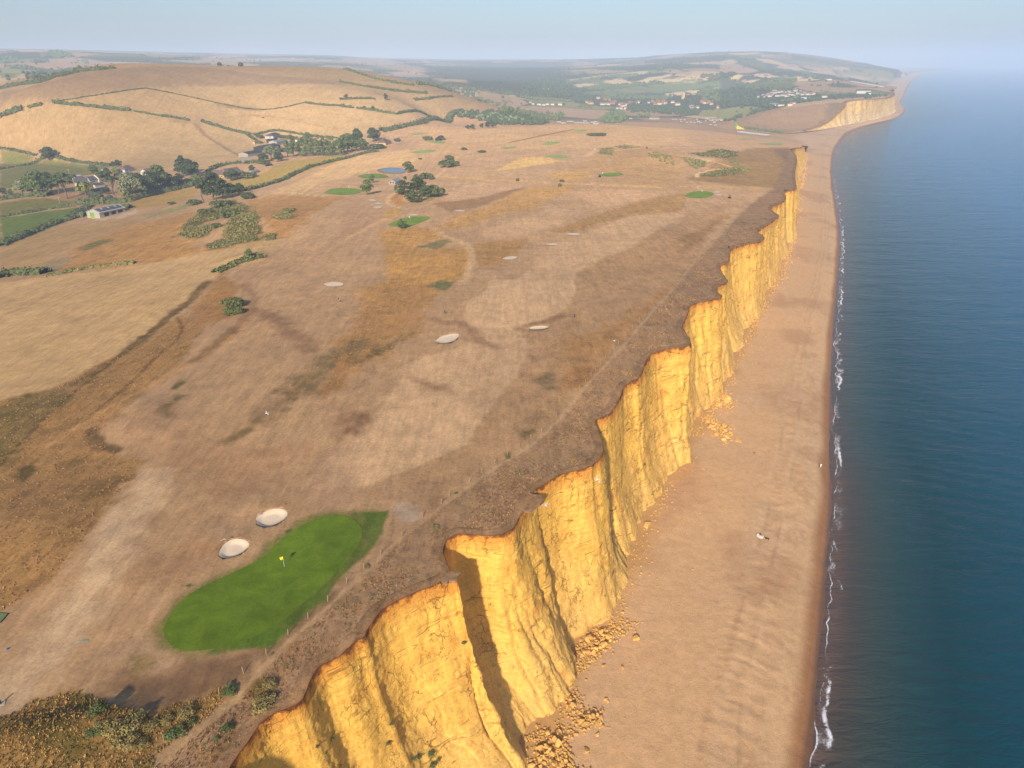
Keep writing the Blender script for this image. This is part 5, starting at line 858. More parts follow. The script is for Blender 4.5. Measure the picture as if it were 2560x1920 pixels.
for a in (('z1', [(0,835),(120,812),(240,772),(330,748)], 4, 2.6, 'hedge', 'dark hedge between the two upper left meadows'), ('z1', [(0,697),(150,722),(245,742)], 3.5, 2.4, 'hedge', 'hedge at the foot of the stubble hill, left edge'), ('z1', [(360,750),(480,778),(600,798),(720,810)], 5, 2.8, 'hedge', 'long hedge between stubble hill and meadow running to the hamlet'),
          ('c4', [(0,660),(150,640),(350,620),(560,615)], 9, 4, 'hedge', 'thick hedge below the grove at the left edge'), ('z1', [(0,1142),(150,1116),(330,1086),(480,1068)], 3.5, 1.8, 'hedge', 'low hedge between the two green lower left fields'), ('c4', [(0,1180),(150,1110),(330,1040),(520,960),(700,900),(780,880),(860,820),(950,760),(1000,730)], 7, 3.2, 'hedge', 'thick dark hedge along the bright green field'),
          ('c4', [(780,870),(850,850),(960,840)], 8, 4, 'hedge', 'scrub left of the grey barn'), ('c4', [(860,710),(1000,700),(1100,705),(1250,695),(1400,690),(1560,640),(1700,600),(1900,560),(2100,510),(2212,480)], 8, 4, 'hedge', 'tall hedge along the lane below the hamlet'), ('c4', [(1500,600),(1700,560),(1900,520),(2100,470),(2212,430)], 9, 5, 'hedge', 'upper thick hedge of the wooded lane'),
          ('c4', [(1330,745),(1400,750),(1450,755)], 5, 2.5, 'hedge', 'bushes behind the grey barn'), ('z1', [(1335,848),(1430,805),(1560,792)], 5, 3, 'hedge', 'hedge up the farm lane'), ('c3', [(240,485),(330,470),(480,490),(500,510)], 6, 3, 'hedge', 'shrubs along the farm lane below the willow'), ('c3', [(235,790),(420,740),(620,680),(800,590),(1000,510),(1200,460),(1450,400),(1600,362),(1720,347)], 5, 2.6, 'hedge', 'long hedge dividing the valley pasture from the golf course'),
          ('z1', [(340,400),(480,415),(700,440),(850,455)], 7, 3.4, 'hedge', 'thick green hedge slanting down the stubble hill'), ('z1', [(860,458),(960,475),(1040,490)], 3, 1.2, 'hedge', 'thin low hedge continuing the hill hedge'), ('z1', [(1040,490),(1130,500),(1220,518)], 5, 2.6, 'hedge', 'short hedge by the field gate on the hill'), ('z1', [(1300,525),(1400,555),(1500,583),(1620,605)], 6, 3.2, 'hedge', 'hedge running from the hill gate down to the farm'),
          ('z1', [(340,400),(500,375),(700,345),(940,310)], 1.5, .5, 'hedge', 'faint boundary line across the upper hill'), ('z1', [(940,310),(1150,350),(1400,405),(1650,450),(1800,440),(1960,402)], 1.5, .5, 'hedge', 'curving boundary line across the middle of the hill'), ('z1', [(1970,405),(2100,420),(2212,425)], 5, 2.6, 'hedge', 'hedge at the right end of the curving hill boundary'), ('z1', [(0,495),(60,472),(140,445)], 8, 4, 'hedge', 'bushes at the left edge on the hill'), ('z1', [(180,437),(280,412)], 5, 3, 'hedge', 'short row of hill bushes left of the thick hedge'),
          ('z1', [(0,315),(200,275),(400,232),(560,202),(740,184)], 10, 5, 'hedge', 'dark tree line along the left shoulder of the hill'), ('c3', [(320,165),(480,130),(600,115),(760,140),(880,165),(1050,190),(1250,200)], 4, 2.2, 'hedge', 'hedge behind the bungalow and poplars'), ('c3', [(255,165),(330,210),(420,265)], 5, 2.4, 'hedge', 'short hedge left of the bungalow garden'), ('c3', [(0,95),(150,135),(310,160)], 4, 2.4, 'hedge', 'hedge corner above the farm'),
          ('z2', [(262,592),(400,560),(560,530),(700,490),(745,460)], 14, 5, 'hedge', 'broad dark hedge bank at the edge of the far course'), ('z2', [(20,430),(95,438)], 4, 2.5, 'hedge', 'short hedge piece on the lower hillside'), ('z2', [(110,440),(250,460),(400,485),(600,505)], 5, 3, 'hedge', 'lower hillside hedge running right to the dark bank'), ('z2', [(0,382),(120,378),(230,381)], 5, 3, 'hedge', 'middle hillside hedge left of the lone slim tree'), ('z2', [(480,385),(600,375),(730,365)], 5, 3, 'hedge', 'middle hillside hedge right of the lone slim tree'),
          ('z2', [(0,270),(150,300),(300,320),(450,335),(560,345)], 6, 3.5, 'hedge', 'upper hillside hedge dropping to the right'), ('z2', [(30,190),(150,230),(300,270),(480,295)], 6, 3.5, 'hedge', 'topmost hillside hedge just under the skyline'), ('z2', [(1870,218),(2000,215)], 4, 2, 'hedge', 'x'),
          ('z1', [(0,1535),(60,1512),(200,1500),(300,1500)], 7, 3, 'hedge', 'rough bushes at the left edge below the tan slope'), ('z1', [(300,1522),(500,1482),(700,1447),(865,1436)], 3, 1.1, 'brack', 'low green bank along the top of the pale field'), ('z1', [(1395,1495),(1480,1452),(1580,1412),(1695,1385)], 5, 1.7, 'gorse', 'gorse bank at the corner of the pale field')):
    if a[5] != 'x': hedge(*a)
# far woods: masses of trees nobody could count
def wood(name, pts, h, seed, col='hedge'):
    h = h*(.64 if np.hypot(*pts.mean(0)) > 1700 else .85)
    r = np.random.default_rng(seed); bm = bmesh.new(); bmesh.ops.create_icosphere(bm, subdivisions=1, radius=1); bv = np.array([v.co for v in bm.verts]); bf = np.array([[v.index for v in f.verts] for f in bm.faces]); bm.free(); n = len(pts)
    s = h*r.uniform(.65, 1.25, n); ang = r.uniform(0, 6.28, n); V = bv[None]*np.stack([s*r.uniform(.5, .75, n), s*r.uniform(.5, .75, n), s*.6], 1)[:, None]*(1+r.normal(0, .14, (n, len(bv), 1)))
    c, sn = np.cos(ang)[:, None], np.sin(ang)[:, None]; V = np.stack([V[..., 0]*c-V[..., 1]*sn, V[..., 0]*sn+V[..., 1]*c, V[..., 2]], 2); V += np.column_stack([pts, ground(pts[:, 0], pts[:, 1])+s*.45])[:, None]
    F = (bf[None]+(np.arange(n)*len(bv))[:, None, None]).reshape(-1, 3); me = mesh_from(name, V.reshape(-1, 3), F, False); me.materials.append(LEAF[col]); return link(name, me, kind='stuff')
def fill(fr, q, n, seed):
    P = H(fr, q)[:, :2]; r = np.random.default_rng(seed); lo, hi = P.min(0), P.max(0); out = np.zeros((0, 2))
    while len(out) < n: c = r.uniform(lo, hi, (n*3, 2)); out = np.vstack([out, c[inpoly(c[:, 0], c[:, 1], P)]])
    return out[:n]
WOODS = [('z2', [(500,290),(620,275),(760,290),(900,310),(1060,330),(1200,360),(1100,362),(900,330),(700,335),(640,310)], 330, 9), ('z2', [(740,490),(760,455),(900,470),(1000,468),(1120,480),(1200,500),(1340,535),(1280,548),(1000,545),(900,520),(800,505)], 330, 7), ('z2', [(1000,455),(1140,455),(1250,470),(1440,475),(1430,500),(1330,520),(1200,495)], 150, 7), ('z2', [(860,385),(900,370),(1000,400),(1060,395),(1130,400),(1100,415),(1020,430),(900,405)], 70, 8),
 ('c1', [(570,520),(720,510),(840,530),(830,600),(700,605),(580,575)], 110, 9), ('c1', [(880,540),(1000,500),(1300,520),(1560,540),(1640,560),(1600,590),(1350,575),(1100,570),(950,570)], 230, 9), ('c1', [(1960,510),(2050,480),(2212,480),(2212,600),(2080,600),(1990,560)], 190, 11), ('c1', [(1180,650),(1250,610),(1400,640),(1500,650),(1660,640),(1800,690),(1960,680),(2010,700),(1970,745),(1760,740),(1500,725),(1250,715),(1180,690)], 300, 10), ('c1', [(970,740),(1010,700),(1100,720),(1160,760),(1160,830),(1000,835),(900,830),(900,790)], 70, 10),
 ('c1', [(640,655),(700,625),(800,640),(790,670)], 22, 8), ('c2', [(0,500),(100,470),(250,440),(300,460),(380,470),(420,520),(500,570),(640,640),(560,680),(450,650),(250,640),(100,660),(0,650)], 420, 11), ('c2', [(60,340),(200,360),(280,385),(420,385),(560,350),(800,345),(840,370),(560,420),(420,450),(300,460),(150,420)], 280, 10), ('c2', [(440,450),(600,400),(780,395),(830,440),(700,470),(500,470)], 150, 8), ('c2', [(870,590),(960,560),(1060,535),(1180,570),(1000,605),(880,620)], 90, 9), ('c2', [(800,560),(860,540),(870,560),(820,575)], 14, 9), ('c2', [(660,590),(800,570),(800,582),(670,602)], 24, 6),
 ('c2', [(140,800),(180,740),(240,740),(250,770),(350,700),(490,680),(500,690),(330,745),(180,815),(60,820),(20,800)], 110, 7), ('c2', [(270,875),(420,895),(580,915),(720,935),(700,948),(520,930),(350,908),(260,890)], 120, 3), ('c2', [(1000,500),(1180,490),(1300,505),(1530,500),(1530,512),(1200,522),(1030,512)], 110, 6), ('c1', [(900,785),(960,745),(1010,705),(1060,715),(1000,830),(900,838)], 40, 10),
 ('c1', [(1300,740),(1450,745),(1460,775),(1310,775)], 18, 9), ('c1', [(0,535),(250,560),(560,580),(600,600),(250,575),(0,552)], 120, 7), ('c1', [(0,480),(300,470),(560,470),(720,500),(560,540),(250,545),(0,520)], 330, 10), ('c1', [(700,440),(900,410),(1250,400),(1300,385),(1560,370),(1620,395),(1350,420),(1200,440),(900,470),(750,470)], 260, 10), ('c1', [(500,370),(800,330),(900,340),(860,370),(640,380),(520,400)], 110, 9), ('c1', [(120,400),(220,330),(500,340),(520,440),(560,470),(230,470),(0,470)], 420, 11), ('c1', [(760,310),(1000,300),(1350,285),(1340,320),(1100,335),(950,325)], 130, 9), ('c1', [(1960,320),(2030,300),(2212,290),(2212,345),(2050,350)], 80, 10), ('c1', [(1500,200),(1570,190),(1580,260),(1500,240)], 50, 12), ('z1', [(0,120),(100,105),(130,120),(60,150),(0,150)], 80, 12), ('z1', [(0,165),(150,165),(320,205),(500,190),(560,195),(300,225),(220,195),(0,178)], 160, 10), ('z1', [(20,240),(150,235),(330,215),(380,235),(200,260),(0,260)], 90, 9), ('z1', [(250,110),(290,85),(360,72),(430,85),(480,108),(380,118)], 170, 14), ('z1', [(180,140),(250,118),(330,135),(240,152)], 70, 12), ('z1', [(1340,178),(1400,160),(1540,160),(1560,175)], 34, 11), ('z1', [(520,135),(560,132),(610,165),(580,168)], 30, 11),
 ('c2', [(190,140),(260,150),(500,180),(640,260),(720,300),(600,280),(420,250),(350,210)], 300, 12), ('c2', [(0,275),(60,290),(150,285),(170,310),(60,335),(0,325)], 60, 11), ('c2', [(880,255),(1000,280),(1120,340),(1000,320),(900,300)], 90, 9)]
for i, (f_, q, n, h) in enumerate(WOODS): wood('far_wood', fill(f_, q, n, 200+i), h, 300+i, ('hedge', 'dark', 'mid')[i % 3])
wood('far_wood', fill('z2', [(760,490),(780,465),(870,485),(960,480),(1100,500),(1200,520),(1180,530),(1000,530),(850,500)], 90, 280), 6.5, 281, 'pale')
# scattered far trees on field edges
_i = np.nonzero((FWOOD > 0) & (gD > 1900) & (gz > 6) & ~cut)[0]; _i = rng.choice(_i, 1700, replace=False); wood('far_wood', np.column_stack([gx[_i], gy[_i]])+rng.normal(0, 6, (len(_i), 2)), 9, 333, 'dark')
# ------------------------------------------------------------------ buildings
def P_(n, c, k=.8, **kw): return plain(n, lin(c)*k, **kw)
W = dict(white=P_('white_render', (214,208,196)), cream=P_('cream_render', (232,214,176)), yellow=P_('yellow_stone', (226,190,126)), stone=P_('grey_stone', (176,164,150)), brick=P_('red_brick', (178,122,96)), conc=P_('concrete_panel', (186,178,164)), timber=P_('dark_timber', (60,58,54)))
RF = dict(slate=P_('slate_roof', (92,94,102)), tile=P_('clay_tile_roof', (158,108,88)), brown=P_('brown_tile_roof', (128,108,98)), fibre=P_('fibre_cement_roof', (150,150,152)), dark=P_('dark_sheet_roof', (66,74,80)), pale=P_('pale_sheet_roof', (206,202,196)), thatch=P_('thatch_roof', (150,132,110)))
M_GLASS = plain('window_glass', (.03, .04, .05), .15, .05, 1, .5); M_WHITE = P_('white_paint', (222,222,218), .7, var=.04); M_DOOR = P_('green_door', (120,170,60)); M_DARK = P_('dark_paint', (40,40,42)); M_WOOD = P_('weathered_wood', (178,152,116))
def bx(bm, x0, x1, y0, y1, z0, z1):
    v = [bm.verts.new(c) for c in ((x0,y0,z0),(x1,y0,z0),(x1,y1,z0),(x0,y1,z0),(x0,y0,z1),(x1,y0,z1),(x1,y1,z1),(x0,y1,z1))]
    for f in ((3,2,1,0),(4,5,6,7),(0,1,5,4),(1,2,6,5),(2,3,7,6),(3,0,4,7)): bm.faces.new([v[i] for i in f])
def bm_mesh(name, fn, mat):
    bm = bmesh.new(); fn(bm); me = bpy.data.meshes.new(name); bm.to_mesh(me); bm.free(); me.materials.append(mat); return me
def wall_mesh(w, l, h, rise, hip):
    def f(bm):
        a = [bm.verts.new(c) for c in ((-w/2,-l/2,-.6),(w/2,-l/2,-.6),(w/2,l/2,-.6),(-w/2,l/2,-.6),(-w/2,-l/2,h),(w/2,-l/2,h),(w/2,l/2,h),(-w/2,l/2,h))]
        for q in ((0,1,5,4),(1,2,6,5),(2,3,7,6),(3,0,4,7)): bm.faces.new([a[i] for i in q])
        if not hip:
            t0 = bm.verts.new((0,-l/2,h+rise)); t1 = bm.verts.new((0,l/2,h+rise)); bm.faces.new((a[4],a[5],t0)); bm.faces.new((a[6],a[7],t1))
    return f
def roof_mesh(w, l, h, rise, hip, ov=.35, th=.14):
    def f(bm):
        W2 = w/2+ov; L2 = l/2+ov; e = h-rise*ov/(w/2); r = L2-(W2 if hip else 0); r = max(r, .3)
        lo = [(-W2,-L2,e),(W2,-L2,e),(W2,L2,e),(-W2,L2,e)]; top = [(0,-r,h+rise),(0,r,h+rise)]
        A = [bm.verts.new(c) for c in lo+top]; B = [bm.verts.new((c[0],c[1],c[2]+th)) for c in lo+top]
        fc = [(0,4,5,3),(1,2,5,4)]+([(0,1,4),(2,3,5)] if hip else [])
        for q in fc: bm.faces.new([B[i] for i in q]); bm.faces.new([A[i] for i in q][::-1])
        ed = [(0,1),(1,2),(2,3),(3,0)] if hip else [(0,3),(1,2),(0,4),(4,1),(2,5),(5,3)]
        for i, j in ed: bm.faces.new((A[i],A[j],B[j],B[i]))
        bmesh.ops.recalc_face_normals(bm, faces=bm.faces)
    return f
def house(p, rz, w, l, h, rise, wall, roof, label, cat='house', name='house', hip=False, chim=1, win=0, door=False, group=None):
    o = empty(name, tuple(p), rz, label=label, cat=cat, group=group)
    wl = link('wall', bm_mesh('wall', wall_mesh(w, l, h, rise, hip), W[wall] if isinstance(wall, str) else wall), parent=o)
    rf = link('roof', bm_mesh('roof', roof_mesh(w, l, h, rise, hip), RF[roof]), parent=o)
    for c in range(chim):
        y = (l/2-.8)*(1 if c == 0 else -1)*(0 if hip else 1); link('chimney', bm_mesh('chimney', lambda bm: bx(bm, -.35, .35, y-.35, y+.35, h+rise*.5, h+rise+1.0), W['brick']), parent=rf)
    def pane(x0, x1, z0, z1, side, off): # side 0: gable end towards -y, 1: long side +x, 2: long side -x
        d = .03
        if side == 0: return link('window', bm_mesh('window', lambda bm: bx(bm, x0, x1, -l/2-d, -l/2+.1, z0, z1), M_GLASS), parent=o)
        s = 1 if side == 1 else -1; return link('window', bm_mesh('window', lambda bm: bx(bm, s*w/2-.1, s*w/2+d, x0, x1, z0, z1) if s > 0 else bx(bm, s*w/2-d, s*w/2+.1, x0, x1, z0, z1), M_GLASS), parent=o)
    if win:
        for i in range(2): pane(-w*.3+i*w*.38, -w*.3+i*w*.38+1.1, 1.0, 2.1, 0, 0)
        for i in range(win):
            y = -l/2+(i+.6)*l/(win+.2)
            for s in (1, 2): pane(y, y+1.2, 1.0, 2.1, s, 0)
    if door: link('door', bm_mesh('door', lambda bm: bx(bm, -.5+w*.05, .45+w*.05, -l/2-.05, -l/2+.05, 0, 2.05), M_WOOD), parent=o)
    return o
def mpp(p): return math.hypot(math.hypot(p[0], p[1]), CAM_H-p[2])/CAM_F
def spot(fr, a, b): return H1(fr, a, b)
# the grey barn with the green door
p = spot('c4', 1180, 830)
barn = empty('barn', tuple(p), R(-22), label='grey concrete barn with green sliding door and pale roof in the yard', cat='barn')
link('wall', bm_mesh('wall', wall_mesh(13, 22, 4.2, 1.9, False), W['conc']), parent=barn); rf = link('roof', bm_mesh('roof', roof_mesh(13, 22, 4.2, 1.9, False, .6), RF['pale']), parent=barn)
link('roof_sheet', bm_mesh('roof_sheet', lambda bm: [bm.faces.new([bm.verts.new(c) for c in ((.6,-10,6.16),(6.3,-10,4.50),(6.3,10.6,4.50),(.6,10.6,6.16))])], RF['slate']), parent=rf)
for y in (-6, 0, 6): link('skylight', bm_mesh('skylight', lambda bm: [bm.faces.new([bm.verts.new(c) for c in ((1.4,y,5.98),(3.2,y,5.46),(3.2,y+1.6,5.46),(1.4,y+1.6,5.98))])], RF['pale']), parent=rf)
link('door', bm_mesh('door', lambda bm: bx(bm, -3.2, .9, -11.08, -10.95, 0, 3.7), M_DOOR), parent=barn)
for y in (-7, -1, 5): link('side_opening', bm_mesh('side_opening', lambda bm: bx(bm, 6.4, 6.56, y, y+4, 0, 3.2), M_DARK), parent=barn)
# hamlet in the valley
for f_, a, b, rz, w, l, h, rise, wl, rf_, lb, hip, wn in (('c4', 905, 500, 30, 8, 11, 3.4, 3.4, 'cream', 'slate', 'cream cottage with a tall gable and dark roof among the pines', False, 3), ('c4', 1040, 470, 60, 7, 11, 3.2, 2.8, 'stone', 'slate', 'grey roofed cottage right of the cream gable', False, 2), ('c4', 1120, 455, 75, 8, 13, 4.2, 3.2, 'cream', 'brown', 'brown tiled cottage with roof windows behind the grey one', False, 3), ('c4', 1395, 345, 80, 9, 15, 2.8, 2.6, 'white', 'brown', 'white bungalow with hipped brown roof below the stubble hill', True, 3), ('c4', 1650, 372, 70, 8, 14, 2.8, 2.6, 'white', 'brown', 'long low bungalow with a white gable near the cypress', False, 3), ('c4', 1400, 395, 80, 6, 12, 2.4, 1.2, 'stone', 'fibre', 'flat grey garage below the white bungalow', False, 0), ('c4', 1085, 585, 70, 8, 13, 2.4, 1.6, 'white', 'slate', 'low grey roofed outbuilding behind the yellow green tree', False, 0), ('c4', 1085, 520, 65, 6, 10, 2.4, 1.4, 'white', 'slate', 'white walled shed between cottages and outbuilding', False, 0), ('c4', 845, 425, 80, 5, 9, 2.2, .8, 'white', 'pale', 'pale shed left of the cottages by the meadow', False, 0),
        ('c3', 80, 600, 62, 8, 17, 3.0, 3.0, 'stone', 'brown', 'long cottage with pale grey brown roof below the farm lane', False, 4), ('z1', 1405, 885, 25, 7.5, 10, 3.4, 3.6, 'yellow', 'brown', 'yellow stone cottage with a steep gable by the lane', False, 2), ('c3', 330, 590, 70, 6, 10, 2.3, .9, 'stone', 'fibre', 'low grey shed right of the long cottage', False, 0),
        ('c3', 545, 190, 86, 11, 28, 2.8, 2.6, 'white', 'slate', 'long bungalow with dark hipped roof and white porch above the farm', True, 5), ('c3', 300, 395, 68, 14, 26, 3.6, 1.8, 'stone', 'dark', 'dark roofed barn with white front wall at the farm entrance', False, 0), ('c3', 480, 330, 74, 16, 34, 4.4, 2.0, 'timber', 'dark', 'largest dark barn in the middle of the farm', False, 0), ('c3', 600, 265, 74, 12, 24, 3.8, 1.6, 'conc', 'fibre', 'pale grey roofed shed behind the dark barns', False, 0), ('c3', 640, 350, 74, 8, 18, 3.0, 1.2, 'timber', 'slate', 'low dark lean-to right of the willow', False, 0), ('c3', 530, 238, 84, 6, 20, 2.6, 1.0, 'timber', 'dark', 'narrow dark shed below the long bungalow', False, 0), ('c3', 835, 230, 74, 5, 14, 2.6, .7, 'white', 'pale', 'white roofed shed behind the poplars', False, 0), ('c3', 340, 262, 80, 3, 5, 2, .7, 'yellow', 'tile', 'tiny orange field shelter at the edge of the stubble', False, 0),
        ('c3', 1770, 272, 78, 12, 20, 3.2, 3.4, 'yellow', 'brown', 'clubhouse with big brown hipped roof and yellow stone wall', True, 4), ('c3', 1895, 705, 70, 6, 10, 2.4, 1.4, 'stone', 'fibre', 'small stone hut left of the pine clump', False, 1), ('z2', 640, 638, 88, 6, 34, 2.2, .9, 'timber', 'dark', 'long dark shed alone on the far golf course', False, 0)):
    p = spot(f_, a, b); house(p, R(90-rz) if False else R(-(90-rz)), w, l, h, rise, wl, rf_, lb, hip=hip, chim=1 if wn >= 2 else 0, win=wn, door=wn >= 2, cat='house' if wn >= 2 else 'shed', name='house' if wn >= 2 else 'shed')
p = spot('c4', 1160, 345); sh = empty('shed', tuple(p), R(-10), label='small shed with a bright blue roof in the hamlet', cat='shed'); link('wall', bm_mesh('wall', lambda bm: bx(bm, -2, 2, -3, 3, -.3, 2.2), W['conc']), parent=sh); link('roof', bm_mesh('roof', lambda bm: bx(bm, -2.2, 2.2, -3.2, 3.2, 2.2, 2.4), P_('blue_sheet', (92, 128, 178))), parent=sh)
# the far village: houses too small for windows; each keeps wall, roof and chimney
ORD = 'first second third fourth fifth sixth seventh eighth ninth tenth eleventh twelfth thirteenth fourteenth fifteenth sixteenth seventeenth eighteenth nineteenth twentieth'.split()
def nth(i):
    if i < 20: return ORD[i]
    t = {2: 'twenty', 3: 'thirty', 4: 'forty', 5: 'fifty', 6: 'sixty', 7: 'seventy', 8: 'eighty'}[(i+1)//10]; return t+'-'+ORD[(i+1) % 10-1] if (i+1) % 10 else {'twenty': 'twentieth', 'thirty': 'thirtieth', 'forty': 'fortieth', 'fifty': 'fiftieth', 'sixty': 'sixtieth', 'seventy': 'seventieth'}[t]
rv = random.Random(12)
VIL = [('e1', a, b, c, w_, r_) for a, b, c, w_, r_ in ((190,575,50,'stone','brown'),(240,600,40,'white','slate'),(350,610,70,'white','slate'),(440,618,50,'white','slate'),(505,608,60,'cream','brown'),(600,612,60,'cream','brown'),(740,612,70,'cream','thatch'),(1300,592,90,'yellow','tile'),(1240,572,60,'cream','brown'),(1530,608,105,'white','tile'),(1630,608,60,'cream','tile'),(1710,592,85,'brick','tile'),(1740,562,55,'brick','tile'),(1880,612,110,'cream','tile'),(1890,640,80,'white','tile'),(1960,622,60,'cream','tile'),(2030,582,70,'brick','tile'),(2130,592,60,'cream','brown'),(2190,572,60,'cream','tile'),(1440,492,60,'cream','brown'),(1560,527,60,'brick','tile'),(1640,532,60,'brick','tile'),(1800,682,40,'white','slate'),(1860,684,46,'white','tile'),(1940,684,46,'white','tile'))]
VIL += [('e2', a, b, c, w_, r_) for a, b, c, w_, r_ in ((160,577,40,'white','slate'),(230,562,55,'brick','tile'),(300,602,60,'cream','tile'),(330,562,70,'brick','tile'),(380,602,70,'cream','tile'),(430,562,60,'brick','tile'),(470,592,55,'cream','tile'),(280,622,50,'white','tile'),(600,572,60,'cream','brown'),(690,612,80,'cream','thatch'),(950,640,75,'stone','slate'),(970,682,80,'cream','brown'),(1060,672,55,'cream','brown'),(1150,562,70,'brick','tile'),(1200,582,75,'cream','tile'),(1260,572,65,'brick','tile'),(1310,602,55,'yellow','brown'),(1430,667,36,'yellow','tile'),(2150,472,46,'white','slate'),(1230,112,46,'cream','slate'))]
for i, (f_, a, b, c, w_, r_) in enumerate(sorted(VIL, key=lambda q: FR[q[0]][0]+FR[q[0]][2]*q[1])):
    p = spot(f_, a, b); l = c*FR[f_][2]*mpp(p); house(p, R(90+rv.uniform(-25, 25)), l*.62, l, 4.2, 2.8, w_, r_, '%s village house from the left, %s walls under %s roof' % (nth(i), {'white': 'white', 'cream': 'cream', 'yellow': 'yellow stone', 'stone': 'grey stone', 'brick': 'reddish'}[w_], {'slate': 'grey', 'tile': 'red tiled', 'brown': 'brown', 'thatch': 'thatched'}[r_]), group='houses of the far village', chim=1)
WH = [(490,530),(520,515),(545,540),(575,505),(610,500),(640,535),(650,495),(680,490),(700,530),(725,520),(740,540),(770,520),(790,500),(810,525),(830,480),(850,470),(870,510),(890,505),(910,520),(930,500),(960,520),(990,520),(1020,515),(560,525),(480,545),(405,545),(600,482),(720,497),(760,490),(905,487)]
for i, (a, b) in enumerate(sorted(WH)): p = spot('c2', a, b); house(p, R(90+rv.uniform(-40, 40)), 7.5, 10+rv.uniform(0, 5), 3.4, 2.4, 'white', rv.choice(('slate', 'brown', 'tile')), '%s from the left of the small white houses on the slope behind the headland' % nth(i), group='white houses behind the headland', chim=0)
for f_, a, b, c, d, w_, r_, lb in (('c2', 600, 640, 95, .4, 'white', 'fibre', 'long white building below the white houses'), ('c2', 670, 642, 60, .6, 'cream', 'slate', 'cream house right of the long white building'), ('c2', 770, 640, 45, .6, 'cream', 'tile', 'lower tiled house by the tan paddock'), ('c2', 805, 622, 50, .6, 'white', 'brown', 'upper white house by the tan paddock'), ('c2', 940, 572, 80, .4, 'white', 'pale', 'white building among trees behind the headland field'), ('c2', 1150, 547, 50, .6, 'white', 'tile', 'white house right of the headland trees'), ('c2', 1200, 354, 55, .4, 'white', 'slate', 'white farmhouse alone on the hill ridge'), ('c2', 1640, 512, 40, .6, 'cream', 'slate', 'small cream house beside the white hotel'), ('e2', 260, 872, 170, .25, 'stone', 'brown', 'long low building left of the caravans')):
    p = spot(f_, a, b); l = c*FR[f_][2]*mpp(p); house(p, R(86), l*d, l, 3.6, 2.2, w_, r_, lb, chim=0)
p = spot('c2', 1580, 504); ht = house(p, R(80), 12, 34, 7, 3, 'white', 'slate', 'large white hotel at the end of the headland road', cat='hotel', name='hotel', chim=2)
p = spot('e2', 790, 500); ct = empty('church_tower', tuple(p), R(15), label='square pale stone church tower rising over the village trees', cat='church'); link('wall', bm_mesh('wall', lambda bm: bx(bm, -3.6, 3.6, -3.6, 3.6, -1, 17), W['yellow']), parent=ct); link('parapet', bm_mesh('parapet', lambda bm: [bx(bm, x-.5, x+.5, y-.5, y+.5, 17, 18.2) for x in (-3.1, -1, 1, 3.1) for y in (-3.1, 3.1)], W['yellow']), parent=ct); link('belfry_opening', bm_mesh('belfry_opening', lambda bm: bx(bm, -.7, .7, -3.66, -3.5, 11.5, 14.5), M_DARK), parent=ct)
# caravans and cars
def caravan(w=3.2, l=10, h=2.9, col=None):
    o = empty('caravan', (0, 0, 0)); link('body', bm_mesh('body', lambda bm: (bx(bm, -w/2, w/2, -l/2, l/2, .4, h), bmesh.ops.bevel(bm, geom=list(bm.edges), offset=.2, segments=1, affect='EDGES')), col or M_WHITE), parent=o)
    link('window_band', bm_mesh('window_band', lambda bm: bx(bm, -w/2-.02, w/2+.02, -l*.38, l*.38, 1.4, 2.1), M_GLASS), parent=o); link('skirt', bm_mesh('skirt', lambda bm: bx(bm, -w/2+.15, w/2-.15, -l/2+.2, l/2-.2, -.5, .42), M_DARK), parent=o); return o
def car(col):
    def f(bm):
        pr = [(-2.1,.35),(-2.1,.85),(-1.2,.95),(-.6,1.45),(.9,1.45),(1.5,.95),(2.15,.8),(2.15,.35)]; A = [bm.verts.new((-.85, y, z)) for y, z in pr]; B = [bm.verts.new((.85, y, z)) for y, z in pr]
        bm.faces.new(A); bm.faces.new(B[::-1])
        for i in range(len(pr)): j = (i+1) % len(pr); bm.faces.new((A[j], A[i], B[i], B[j]))
    o = empty('parked_car', (0, 0, 0)); link('body', bm_mesh('body', f, col), parent=o); link('glasshouse', bm_mesh('glasshouse', lambda bm: bx(bm, -.87, .87, -.7, 1.0, 1.0, 1.38), M_GLASS), parent=o)
    for x in (-.8, .8):
        for y in (-1.3, 1.35): link('wheel', bm_mesh('wheel', lambda bm: bmesh.ops.create_cone(bm, cap_ends=True, segments=10, radius1=.34, radius2=.34, depth=.2, matrix=Matrix.Translation((x, y, .34)) @ Matrix.Rotation(R(90), 4, 'Y')), M_DARK), parent=o)
    return o
CV = [caravan(), caravan(2.4, 6.2, 2.6), caravan(2.3, 5.4, 2.6, P_('cream_panel', (226,216,196)))]; CRS = [car(P_('car_'+n, c, .8, rough=.4, spec=.5)) for n, c in (('silver', (190,194,200)), ('blue', (58,92,158)), ('white', (232,232,232)), ('dark', (48,52,58)), ('red', (150,44,40)))]
CN_ = ['silver', 'blue', 'white', 'dark', 'red']; used = set()
def put(proto, p, rz, k=.72, **kw):
    o = proto if id(proto) not in used else copy_tree(proto); used.add(id(proto)); o.location = p; o.rotation_euler = (0, 0, rz); o.scale = (k, k, k); tag(o, **kw); return o
for i in range(22): f = i/21; p = spot('c2', 1455+345*f, 374+60*f**1.1); put(CV[0], (p[0], p[1], p[2]), R(70+rv.uniform(-8, 8)), label='%s white chalet from the left in the row running down to the far beach' % nth(i), cat='caravan', group='white chalets above the far beach')
for i in range(15): f = i/14; p = spot('c2', 212+305*f, 934+36*f); put(CV[0], (p[0], p[1], p[2]), R(95+rv.uniform(-5, 5)), label='%s white static caravan from the left in the row beside the cove stream' % nth(i), cat='caravan', group='static caravans beside the cove')
